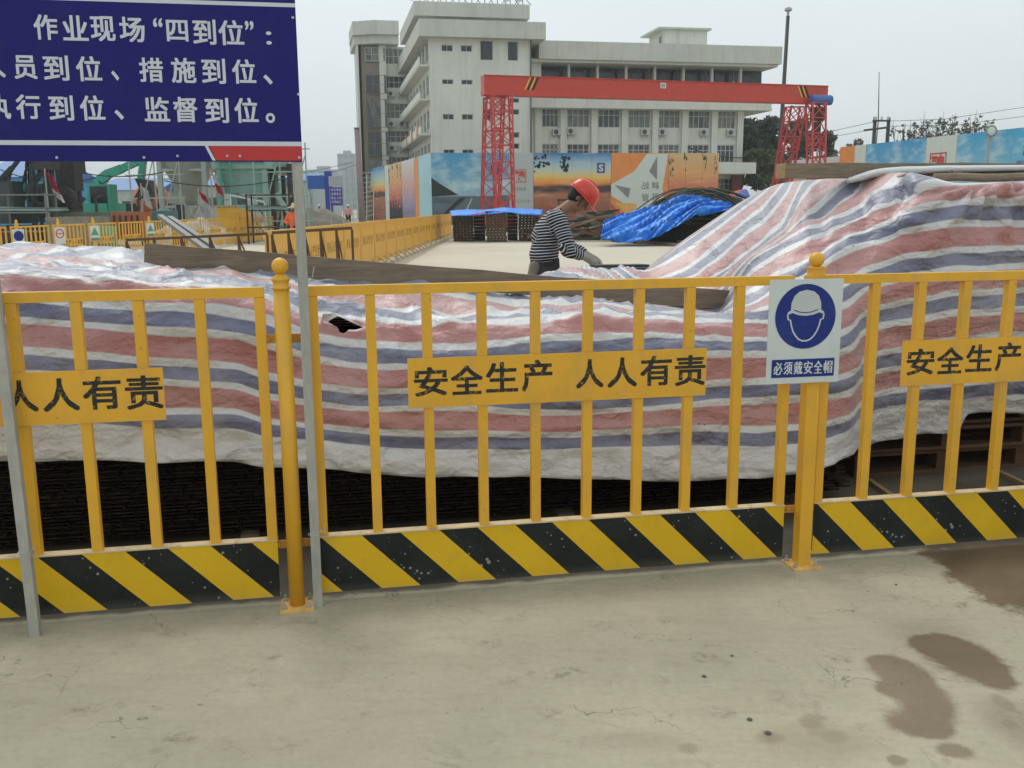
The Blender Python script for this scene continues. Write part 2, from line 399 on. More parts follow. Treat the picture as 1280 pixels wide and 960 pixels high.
def tarp_mat():
    t = NT('striped_woven_tarp')
    S = t.n('ShaderNodeAttribute', attribute_name='S').outputs['Fac']
    U = t.n('ShaderNodeAttribute', attribute_name='along').outputs['Fac']
    p = t.pos()
    cb = t.n('ShaderNodeCombineXYZ'); t.l(U, cb.inputs[0]); t.l(S, cb.inputs[1])
    wob = t.math('MULTIPLY', t.math('SUBTRACT', t.noise(cb.outputs[0], 3, 3), .5), .10)
    S2 = t.math('ADD', S, wob); fr = t.math('FRACT', S2)
    thr = t.noise(t.mapping(cb.outputs[0], scale=(1, 55, 1)), 3, 4, .7); thr2 = t.noise(t.mapping(cb.outputs[0], scale=(9, 90, 1)), 3, 3, .7)
    fib = t.math('ADD', t.math('MULTIPLY', thr, .6), t.math('MULTIPLY', thr2, .4))
    white = t.mix(t.maprange(fib, .3, .7), (.52, .52, .51), (.68, .68, .67))
    blue = t.mix(t.maprange(fib, .3, .7), (.085, .092, .165), (.155, .165, .275))
    pink = t.mix(t.maprange(fib, .3, .7), (.35, .115, .11), (.50, .21, .195))
    bm = t.math('SUBTRACT', 1, t.maprange(t.math('ABSOLUTE', t.math('SUBTRACT', t.math('ABSOLUTE', t.math('SUBTRACT', fr, .5)), .5)), .145, .17))
    pm = t.math('SUBTRACT', 1, t.maprange(t.math('ABSOLUTE', t.math('SUBTRACT', fr, .5)), .185, .21))
    hem = t.math('GREATER_THAN', S2, .78)
    col = t.mix(t.math('MULTIPLY', bm, hem), white, blue); col = t.mix(t.math('MULTIPLY', pm, hem), col, pink)
    # faded and scuffed, dusty
    fade = t.math('MULTIPLY', t.maprange(t.noise(p, 2.5, 5, .65), .4, .7), .22)
    col = t.mix(fade, col, (.62, .60, .58))
    col = t.mix(t.math('MULTIPLY', t.maprange(t.noise(p, 6, 6, .75, .5), .58, .82), .3), col, (.30, .27, .22))
    v = t.n('ShaderNodeTexVoronoi'); t.l(p, v.inputs['Vector']); v.inputs['Scale'].default_value = 16
    spots = t.math('MULTIPLY', t.math('LESS_THAN', v.outputs['Distance'], t.math('MULTIPLY', t.maprange(t.noise(p, 1.7, 2), .55, .7), .14)), 1)
    col = t.mix(spots, col, (.04, .035, .03))
    cr = t.noise(t.mapping(p, scale=(.45, .45, 1.5)), 16, 5, .62, 1.2); cr2 = t.noise(t.mapping(p, scale=(1, 1, .5)), 9, 4, .6, .8)
    wv = t.n('ShaderNodeVectorMath', operation='ADD'); nz = t.n('ShaderNodeTexNoise'); t.l(p, nz.inputs['Vector']); nz.inputs['Scale'].default_value = 5; nz.inputs['Detail'].default_value = 4
    sc = t.n('ShaderNodeVectorMath', operation='SCALE'); t.l(nz.outputs['Color'], sc.inputs[0]); sc.inputs['Scale'].default_value = .35; t.l(t.mapping(p, scale=(.42, .42, 1.9)), wv.inputs[0]); t.l(sc.outputs[0], wv.inputs[1])
    hh = None
    for scl, amp in ((4.2, 1.0), (9.5, .42), (21, .18)):
        vv = t.n('ShaderNodeTexVoronoi', feature='F1'); t.l(wv.outputs[0], vv.inputs['Vector']); vv.inputs['Scale'].default_value = scl; vv.inputs['Randomness'].default_value = 1
        e = t.math('MULTIPLY', vv.outputs['Distance'], amp); hh = e if hh is None else t.math('ADD', hh, e)
    t.bump(t.math('ADD', t.math('ADD', hh, t.math('MULTIPLY', t.math('ADD', cr, cr2), .35)), t.math('MULTIPLY', fib, .05)), .8, .036)
    t.b.inputs['Sheen Weight'].default_value = .45; t.b.inputs['Sheen Roughness'].default_value = .45; t.b.inputs['Coat Weight'].default_value = .5; t.b.inputs['Coat Roughness'].default_value = .32
    return t.fin(col, .42, 0, .6)
TARP = tarp_mat()
RUST = pmat('dark_rusty_rebar', (.022, .019, .015), .75, .3, var=.4, scale=12, dirt=(.16, .08, .04), dirt_amt=.7)
def woodm(name, c, rough=.85):
    t = NT(name); p = t.coord()
    g = t.noise(t.mapping(p, scale=(1.2, 14, 14)), 3.5, 6, .7, .8); g2 = t.noise(p, 3, 4); f = t.noise(t.mapping(p, scale=(2, 60, 60)), 4, 3)
    oi = t.n('ShaderNodeObjectInfo').outputs['Random']
    col = t.mix(t.maprange(g, .3, .7), [x * .55 for x in c], [x * 1.25 for x in c])
    col = t.mix(t.math('MULTIPLY', t.maprange(g2, .5, .7), .4), col, [x * .6 for x in c])
    col = t.mix(t.math('MULTIPLY', oi, .4), col, [x * .65 for x in c])
    t.bump(t.math('ADD', g, f), .5, .006); return t.fin(col, rough)
WOOD_OLD = woodm('weathered_board', (.26, .205, .145))
WOOD_CUT = woodm('sawn_timber', (.42, .29, .15))
WOOD_GREY = woodm('grey_beam_wood', (.27, .215, .15))
WOOD_RED = woodm('red_brown_pallet_wood', (.16, .095, .06))

# ------------------------------------------------------------------ ground
g = MB()
for i in range(1):
    g.add([(-1200, -30, 0), (1200, -30, 0), (1200, 1850, 0), (-1200, 1850, 0)], [(0, 1, 2, 3)])
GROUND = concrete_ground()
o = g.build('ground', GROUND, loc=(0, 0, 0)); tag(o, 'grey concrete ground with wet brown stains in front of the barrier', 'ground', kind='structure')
def yard_mat():
    t = NT('yard_concrete'); p = t.pos()
    a = t.noise(p, .25, 5, .6); b = t.noise(t.mapping(p, scale=(.4, 3, 1)), 1.2, 5); c = t.noise(p, 6, 5, .7)
    col = t.mix(t.maprange(a, .3, .7), (.50, .43, .325), (.60, .53, .415)); col = t.mix(t.math('MULTIPLY', t.maprange(b, .4, .7), .5), col, (.64, .58, .47))
    col = t.mix(t.math('MULTIPLY', t.maprange(c, .5, .75), .3), col, (.40, .34, .25)); return t.fin(col, .9)
YARD = yard_mat()
m = MB(); m.add([(-2.75, 7.2, .004), (10, 7.2, .004), (9.2, 24, .004), (6.9, 36, .004), (5.6, 50, .004), (-2.9, 50, .004)], [(0, 1, 2, 3, 4, 5)])
o = m.build('yard_slab', YARD, loc=(3, 20, 0)); tag(o, 'pale tan concrete slab of the yard behind the covered stacks', 'slab', kind='structure')
m = MB()
kp = [(9.25, 24), (8.0, 30.5), (6.95, 36), (6.2, 43), (5.65, 50)]
for (x0, y0), (x1, y1) in zip(kp[:-1], kp[1:]): m.bar((x0, y0, .06), (x1, y1, .06), .16, .12)
o = m.build('kerb', pmat('kerb_concrete', (.62, .58, .5), .9)); tag(o, 'low pale kerb along the right edge of the tan yard slab', 'kerb', kind='structure')
m = MB(); m.add([(-11.2, 20, .004), (-4.4, 20, .004), (-4.0, 60, .004), (-11.2, 60, .004)], [(0, 1, 2, 3)])
o = m.build('inner_road', YARD, loc=(-8, 20, 0)); tag(o, 'pale concrete site road between the two rows of yellow barriers', 'road', kind='structure')

# ------------------------------------------------------------------ front safety fence
def uz(px, py, n=0): return FR.uz(px, py, n)
PN = .035                       # panels hang just behind the posts
uL = uz(393, 560, PN)[0]; uR = uz(981, 560, PN)[0]; PW = uR - uL
zt = (uz(393, 357, PN)[1] + uz(981, 345, PN)[1]) / 2            # top of rail
zk = (uz(400, 669, PN)[1] + uz(975, 632, PN)[1]) / 2            # top of kick plate
zb = (uz(400, 738, PN)[1] + uz(975, 694, PN)[1]) / 2            # bottom of kick plate
STR_P = (uz(480 + 485 / 2.977, 655, PN)[0] - uz(480 + 205 / 2.977, 660, PN)[0])
_ph = uz(480 + 205 / 2.977, 661, PN)[0] - uL + zk               # where one black stripe starts at the top edge
STR_OFF = (0.5 * STR_P - _ph) % STR_P
STRIPE = stripes_mat()
print('FENCE ang', math.degrees(FANG), 'PW', PW, 'zt', zt, 'zk', zk, 'zb', zb, 'P1', P1, 'P2', P2, 'per', STR_P)
barw = .036
def make_panel():
    root = thing('safety_fence_panel', 'middle yellow safety barrier panel, whole between the ball post and the helmet sign post', 'barrier panel', FR.pt(uL, PN, 0), FANG, 'yellow safety barrier panels across the foreground')
    q = Frame(FR.pt(uL, PN, 0), FANG)
    m = MB(); m.fbox(q, 0, PW, -.018, .018, zt - .036, zt); m.build('top_rail', YEL, root)
    for i in range(10):
        u = barw / 2 + (PW - barw) * i / 9
        m = MB(); m.fbox(q, u - barw / 2, u + barw / 2, -.0165, .0165, zk + .0005, zt - .037)
        m.build('bar', YEL, root)
    m = MB()
    m.fbox(q, 0, PW, -.021, -.018, zb, zk); k = m.build('kick_plate', STRIPE, root)
    m = MB(); m.fbox(q, -.001, PW + .001, -.024, .02, zk + .0005, zk + .006); m.fbox(q, 0, PW, -.0175, .012, zb, zb + .004)
    m.build('kick_plate_edge', pmat('worn_cream_edge', (.62, .47, .27), .6, dirt=(.2, .12, .07), dirt_amt=.7), root)
    # board with stencilled words
    b0 = uz(510, 470, 0)[0] - uL; b1 = uz(884, 470, 0)[0] - uL
    z0 = (uz(516, 512, 0)[1] + uz(882, 494, 0)[1]) / 2; z1 = (uz(510, 451, 0)[1] + uz(884, 434, 0)[1]) / 2
    m = MB(); m.fbox(q, b0, b1, -.0235, -.0195, z0, z1); bd = m.build('word_board', YELS, root)
    m = MB(); zc = (z0 + z1) / 2
    for ch, xa, xb, ya, yb in [('安', 517, 560, 458, 496), ('全', 563, 604, 456, 494), ('生', 607, 648, 452, 491), ('产', 652, 691, 449, 490), ('人', 720, 755, 448, 486), ('人', 759, 797, 446, 485), ('有', 800, 840, 444, 483), ('责', 843, 882, 443, 483)]:
        ua, _ = uz(xa, 470, 0.01); ub, _ = uz(xb, 470, 0.01); _, zA = uz((xa + xb) / 2, ya, .01); _, zB = uz((xa + xb) / 2, yb, .01)
        for k, (dx, dz) in enumerate(((-1, -1), (1, -1), (-1, 1), (1, 1), (0, 0))): m.glyph(ch, q.pt((ua + ub) / 2 - uL + dx * .0028, -.0238 - .00012 * k, (zA + zB) / 2 + dz * .0024), q.U, Z, (ub - ua) * .94, (zA - zB) * .92, 0.0)
    m.build('stencil_lettering', STEN, bd)
    return root
pan = make_panel()
gap = uz(1019, 560, PN)[0] - uR
kids = {}
for i, lab in ((-1, 'left yellow safety barrier panel with the grey sign pole standing before it'), (1, 'right yellow safety barrier panel beside the helmet sign, by the wet stained ground'), (-2, 'yellow safety barrier panel beyond the left edge of the view'), (2, 'yellow safety barrier panel beyond the right edge of the view')):
    off = PW + gap if i > 0 else -(PW + (uL - uz(343, 600, PN)[0]))
    if abs(i) == 2: off *= 2
    c = copy_tree(pan); c.location = FR.pt(uL + off, PN, 0)
    c['label'] = lab

def post(u, square, label):
    root = thing('fence_post', label, 'fence post', FR.pt(u, 0, 0), FANG, 'yellow posts between the barrier panels')
    q = Frame(FR.pt(u, 0, 0), FANG); c = lambda z: q.pt(0, 0, z)
    top = uz(347, 322, 0)[1] if not square else uz(1016, 315, 0)[1]
    r = .029 if not square else .0275
    zs = top - .115
    if square:
        m = MB(); m.fbox(q, -r, r, -r, r, .006, zs); m.build('shaft', YEL, root)
        m = MB(); m.fbox(q, -r - .005, r + .005, -r - .005, r + .005, zs + .0005, zs + .022); m.fbox(q, -r + .002, r - .002, -r + .002, r - .002, zs + .022, zs + .05)
        m.fbox(q, -r - .003, r + .003, -r - .003, r + .003, zs + .05, zs + .058)
        m.build('collar', YEL, root)
    else:
        m = MB(); m.lathe(c(0), [(r, .006), (r, zs)], 24); m.build('shaft', YEL, root, True)
        m = MB(); m.lathe(c(0), [(r * .98, zs + .0005), (r * 1.18, zs + .004), (r * 1.18, zs + .010), (r * .98, zs + .014), (r * .98, zs + .03), (r * 1.16, zs + .034), (r * 1.16, zs + .042), (r * .6, zs + .052), (r * .5, zs + .058)], 24); m.build('collar', YEL, root, True)
    m = MB(); rb = .030; cz = top - rb
    m.lathe(c(0), [(max(.001, rb * math.sin(t)), cz - rb * math.cos(t)) for t in [math.pi * k / 14 for k in range(15)]], 24); m.build('ball_cap', YEL, root, True)
    m = MB(); m.fbox(q, -.062, .062, -.070, .055, .0, .008)
    m.build('base_plate', pmat('scuffed_yellow_plate', (.68, .42, .12), .6, dirt=(.35, .16, .09), dirt_amt=.8), root)
    for sx in (-1, 1):
        for sy in (-1, 1):
            m = MB(); m.lathe(q.pt(sx * .046, sy * .04, .0082), [(.011, 0), (.011, .008), (.005, .009), (.005, .022)], 6); m.build('bolt', GALV, root)
    # hinge lugs toward the panels
    for zz in (1.0 * (zk - .02), zt - .19):
        m = MB(); m.fbox(q, -.09, .09, r + .001, r + .006, zz - .016, zz + .016)
        for sx in (-.06, .06): m.lathe(q.pt(sx, r + .001, zz), [(.008, 0), (.008, .01)], 6, A=q.U, B=Z, C=-q.N)
        m.build('lug', pmat('rusty_yellow_lug', (.50, .24, .04), .7, dirt=(.16, .07, .03), dirt_amt=.9), root)
    return root
post(0.0, False, 'round yellow post with ball cap next to the large blue sign pole')
post(-(P2 - P1).length, False, 'round yellow post with ball cap beyond the left edge of the view')
post((P2 - P1).length * 2, False, 'round yellow post with ball cap beyond the right edge of the view')
post((P2 - P1).length, True, 'square yellow post with ball cap carrying the helmet sign')
# board behind the gap at the first post
# helmet sign
DEEP = pmat('sign_blue', (.014, .030, .20), .5, var=.12, fine=30, dirt=(.08, .1, .2), dirt_amt=.35, spec=.25, bump=0)
SGREY = pmat('sign_helmet_grey', (.52, .55, .55), .5, var=.08)
def helmet_sign():
    n = -.05
    u0, _ = uz(960, 415, n); u1, _ = uz(1051, 415, n); z1 = (uz(961, 350, n)[1] + uz(1051, 348, n)[1]) / 2; z0 = (uz(960, 480, n)[1] + uz(1050, 477, n)[1]) / 2
    root = thing('helmet_sign', 'white mandatory helmet sign with blue disc fixed on the square yellow post', 'sign', FR.pt((u0 + u1) / 2, n, z0), FANG)
    m = MB(); m.fbox(FR, u0, u1, n, n + .004, z0, z1); pl = m.build('plate', WHITEP, root)
    W, H = u1 - u0, z1 - z0
    def P(x, z, d=.001): return FR.pt(u0 + x * W, n - d, z0 + z * H)
    cx, cz, r = .50, .645, .40 * W * 1.03
    cc = P(cx, cz)
    m = MB(); m.prism([(r * math.cos(t), r * math.sin(t)) for t in [2 * math.pi * k / 64 for k in range(64)]], FR.U, Z, -FR.N, cc, .0006); m.build('blue_disc', DEEP, pl)
    # helmet and face outline: (x right, y up) in units of r
    m = MB(); k = r
    cc2 = P(cx, cz, .0018)
    dome = [(-.50, .20), (-.49, .42), (-.40, .64), (-.24, .77), (0, .82), (.24, .77), (.40, .64), (.49, .42), (.50, .20), (.60, .14), (.60, .06), (.45, .12), (.25, .05), (0, .02), (-.25, .05), (-.45, .12), (-.60, .06), (-.60, .14)]
    m.prism([(x * k, y * k) for x, y in dome], FR.U, Z, -FR.N, cc2, .0006)
    def line(pts, w, dd=.0024):
        o_ = P(cx, cz, dd); L = []; Rr = []
        for i, (x, y) in enumerate(pts):
            a = pts[max(i - 1, 0)]; b = pts[min(i + 1, len(pts) - 1)]; dx, dy = b[0] - a[0], b[1] - a[1]; l = math.hypot(dx, dy) or 1
            L.append(((x - dy / l * w) * k, (y + dx / l * w) * k)); Rr.append(((x + dy / l * w) * k, (y - dx / l * w) * k))
        for i in range(len(pts) - 1):
            m.add([o_ + FR.U * L[i][0] + Z * L[i][1], o_ + FR.U * Rr[i][0] + Z * Rr[i][1], o_ + FR.U * Rr[i + 1][0] + Z * Rr[i + 1][1], o_ + FR.U * L[i + 1][0] + Z * L[i + 1][1]], [(0, 1, 2, 3)])
    face = [(-.60, .08), (-.58, -.08), (-.50, -.10), (-.47, -.25), (-.40, -.45), (-.30, -.60), (-.20, -.70), (-.08, -.75), (.08, -.75), (.20, -.70), (.30, -.60), (.40, -.45), (.47, -.25), (.50, -.10), (.58, -.08), (.60, .08)]
    line(face, .025)
    m.build('helmet_pictogram', SGREY, pl)
    m = MB()
    m.mi = 0; brim = [(-.40, .21), (-.2, .14), (0, .12), (.2, .14), (.40, .21)]
    k_ = k; line(brim, .014, .0030)
    m.build('brim_line', DEEP, pl)
    m = MB(); a, b = P(.07, .235, .0012), P(.93, .235, .0012); m.prism([(0, 0), (.86 * W, 0), (.86 * W, -.175 * H), (0, -.175 * H)], FR.U, Z, -FR.N, a, -.0006 if False else .0006); m.build('blue_strip', DEEP, pl)
    m = MB()
    for i, ch in enumerate('必须戴安全帽'): [m.glyph(ch, P(.155 + i * .138 + dx * .004, .15, .0026 + .0001 * k), FR.U, Z, .116 * W, .123 * H, 0.0) for k, dx in enumerate((-1, 0, 1))]
    m.build('white_lettering', WHITEP, pl)
helmet_sign()

# ------------------------------------------------------------------ large blue sign on two grey poles
SPL = at_z(45, 794); SPR = at_z(398, 757)
SA = math.atan2(SPR.y - SPL.y, SPR.x - SPL.x); SF = Frame(SPL, SA); SD = (SPR - SPL).length
print('SIGN ang', math.degrees(SA), SD)
SF = Frame(SPR, FANG); SLu = (SPL - SPR).dot(SF.U); SLn = (SPL - SPR).dot(SF.N); print('sign left pole offset', SLu, SLn)
for (u, n, lab) in ((SLu, SLn, 'left grey galvanised pole of the blue sign, in front of the left barrier'), (0, 0, 'right grey galvanised pole of the blue sign, beside the ball post')):
    pass
NAVY = pmat('navy_print', (.014, .012, .15), .55, var=.12, fine=25, scale=1.5, dirt=(.03, .03, .13), dirt_amt=.4, spec=.22, bump=0)
REDP = pmat('red_print', (.50, .03, .03), .5, var=.1)
LET = pmat('white_vinyl_letter', (.60, .62, .68), .5, var=.06)
def big_sign():
    global SLn, SLu
    root = thing('blue_safety_sign', 'large navy blue sign with white characters on two grey poles', 'sign', SF.pt(0, 0, 0), FANG)
    for (u, n) in ((SLu, SLn), (0, 0)):
        m = MB(); ln = 0.0 if n == 0 else .045 * 2.52
        lu = 0.0 if n == 0 else -.026 * 2.52
        m.hexa([SF.pt(u + a * .017 + c * lu, n + b * .017 + c * ln, c * 2.52) for c in (0, 1) for a, b in ((-1, -1), (1, -1), (1, 1), (-1, 1))]); m.build('pole', GALV, root)
    nn = -.022
    u1 = (SF.uz(379, 200, nn)[0] + SF.uz(368, 5, nn)[0]) / 2; z0 = SF.uz(200, 202, nn)[1]; z1 = SF.uz(300, 0, nn)[1] + .035
    u0 = u1 - 1.62
    if u0 > SLu - .05: u0 = SLu - .05
    m = MB(); m.fbox(SF, u0, u1, nn, nn + .003, z0, z1); bd = m.build('board', NAVY, root)
    def S(px, py, d=.0012): return SF.hit(px, py, nn - d)
    zs = lambda px, py: SF.uz(px, py, nn)[1]; us = lambda px, py: SF.uz(px, py, nn)[0]
    def rect(mb, ua, ub, za, zb, d=.001): mb.fbox(SF, ua, ub, nn - d, nn - d + .0007, za, zb)
    m = MB(); rect(m, u0, u1, zs(200, 182), zs(200, 176.3)); rect(m, u0, u1, zs(280, 6.5), zs(280, 1.5))
    m.build('white_line', LET, bd)
    m = MB()
    zl = zs(200, 182) - .0005; za = us(268, 185); zb_ = us(262, 185)
    m.prism([(us(262, 190), zl), (u1, zl), (u1, z0 + .004), (us(270, 190), z0 + .004)], SF.U, Z, -SF.N, SF.pt(0, nn - .0003, 0), .0007)
    m.build('red_corner', REDP, bd)
    m = MB(); m.prism([(us(256.5, 190), zl), (us(260.5, 190), zl), (us(269, 190), z0 + .004), (us(265, 190), z0 + .004)], SF.U, Z, -SF.N, SF.pt(0, nn - .0004, 0), .0007)
    m.build('white_slash', LET, bd)
    m = MB()
    L1 = [('作', 42, 72, 18, 50), ('业', 78, 110, 19, 51), ('现', 113, 144, 20, 52), ('场', 149, 181, 21, 53), ('“', 191, 203, 22, 34), ('四', 208, 235, 25, 52), ('到', 241, 270, 24, 56), ('位', 273, 305, 25, 57), ('”', 306, 317, 26, 38), ('：', 332.5, 339.5, 39, 56)]
    L2 = [('人', -22, 6, 66, 97), ('员', 17, 46, 69, 99), ('到', 54, 86, 69, 101), ('位', 95, 127, 70, 102), ('、', 139, 149, 88, 101), ('措', 174, 204, 72, 103), ('施', 214, 245, 72, 104), ('到', 252, 282, 73, 105), ('位', 290, 320, 74, 105), ('、', 329, 341, 93, 106)]
    L3 = [('执', -18, 13, 117, 149), ('行', 20, 51, 118, 149), ('到', 61, 92, 119, 151), ('位', 100, 131, 119, 151), ('、', 143, 155, 137, 150), ('监', 180, 212, 121, 152), ('督', 217, 247, 121, 153), ('到', 256, 286, 122, 154), ('位', 293, 323, 122, 154), ('。', 332, 344, 141, 154), ('、', -52, -40, 136, 149)]
    for ch, xa, xb, ya, yb in L1 + L2 + L3:
        xm, ym = (xa + xb) / 2, (ya + yb) / 2
        c = S(xm, ym); w = us(xb, ym) - us(xa, ym); h = zs(xm, ya) - zs(xm, yb)
        if ch in '。“”、：': m.glyph(ch, c, SF.U, Z, w * .98, h * .98, .02); continue
        for q, (dx, dz) in enumerate(((-1, -1), (1, -1), (-1, 1), (1, 1), (0, 0))): m.glyph(ch, c + SF.U * (dx * .0017) + Z * (dz * .0014) - SF.N * (.00012 * q), SF.U, Z, w * .95, h * .95, 0.0)
    m.build('white_lettering', LET, bd)
    RV = galv('rivet_metal', (.5, .5, .5))
    for px, py in [(71, 197), (180, 197), (222, 195), (284, 195), (300, 195), (374, 197), (366, 22), (373, 118)]:
        m = MB(); m.lathe(S(px, py, 0), [(.005, 0), (.004, .003), (.001, .004)], 8, A=SF.U, B=Z, C=-SF.N); m.build('rivet', RV, bd)
    # binding wires on the poles
    W = pmat('binding_wire', (.5, .5, .5), .4, .6)
    for (px, py, n0) in ((383, 352, 0), (397, 668, 0)):
        u, z = SF.uz(px, py, 0)
        m = MB()
        for k in range(2):
            m.tube([SF.pt(math.cos(t) * .026, math.sin(t) * .026, z + k * .006 + .004 * math.sin(2 * t)) for t in [2 * math.pi * j / 16 for j in range(17)]], .0012, 5)
        m.tube([SF.pt(.024, -.02, z), SF.pt(.035, -.04, z + .02), SF.pt(.042, -.03, z + .055)], .0012, 5)
        m.build('binding_wire', W, root)
    z = SF.uz(40, 694, SLn)[1]; SLn = SLn + .045 * z; SLu = SLu - .026 * z; m = MB()
    for k in range(2): m.tube([SF.pt(SLu + math.cos(t) * .027, SLn + math.sin(t) * .027, z + k * .007 + .005 * math.sin(t)) for t in [2 * math.pi * j / 16 for j in range(17)]], .0012, 5)
    m.tube([SF.pt(SLu + .02, SLn - .025, z), SF.pt(SLu + .03, SLn - .05, z + .02), SF.pt(SLu + .048, SLn - .05, z + .05)], .0012, 5)
    m.tube([SF.pt(SLu - .02, SLn - .025, z), SF.pt(SLu - .05, SLn - .04, z + .012)], .0012, 5)
    m.build('binding_wire', W, root)
big_sign()
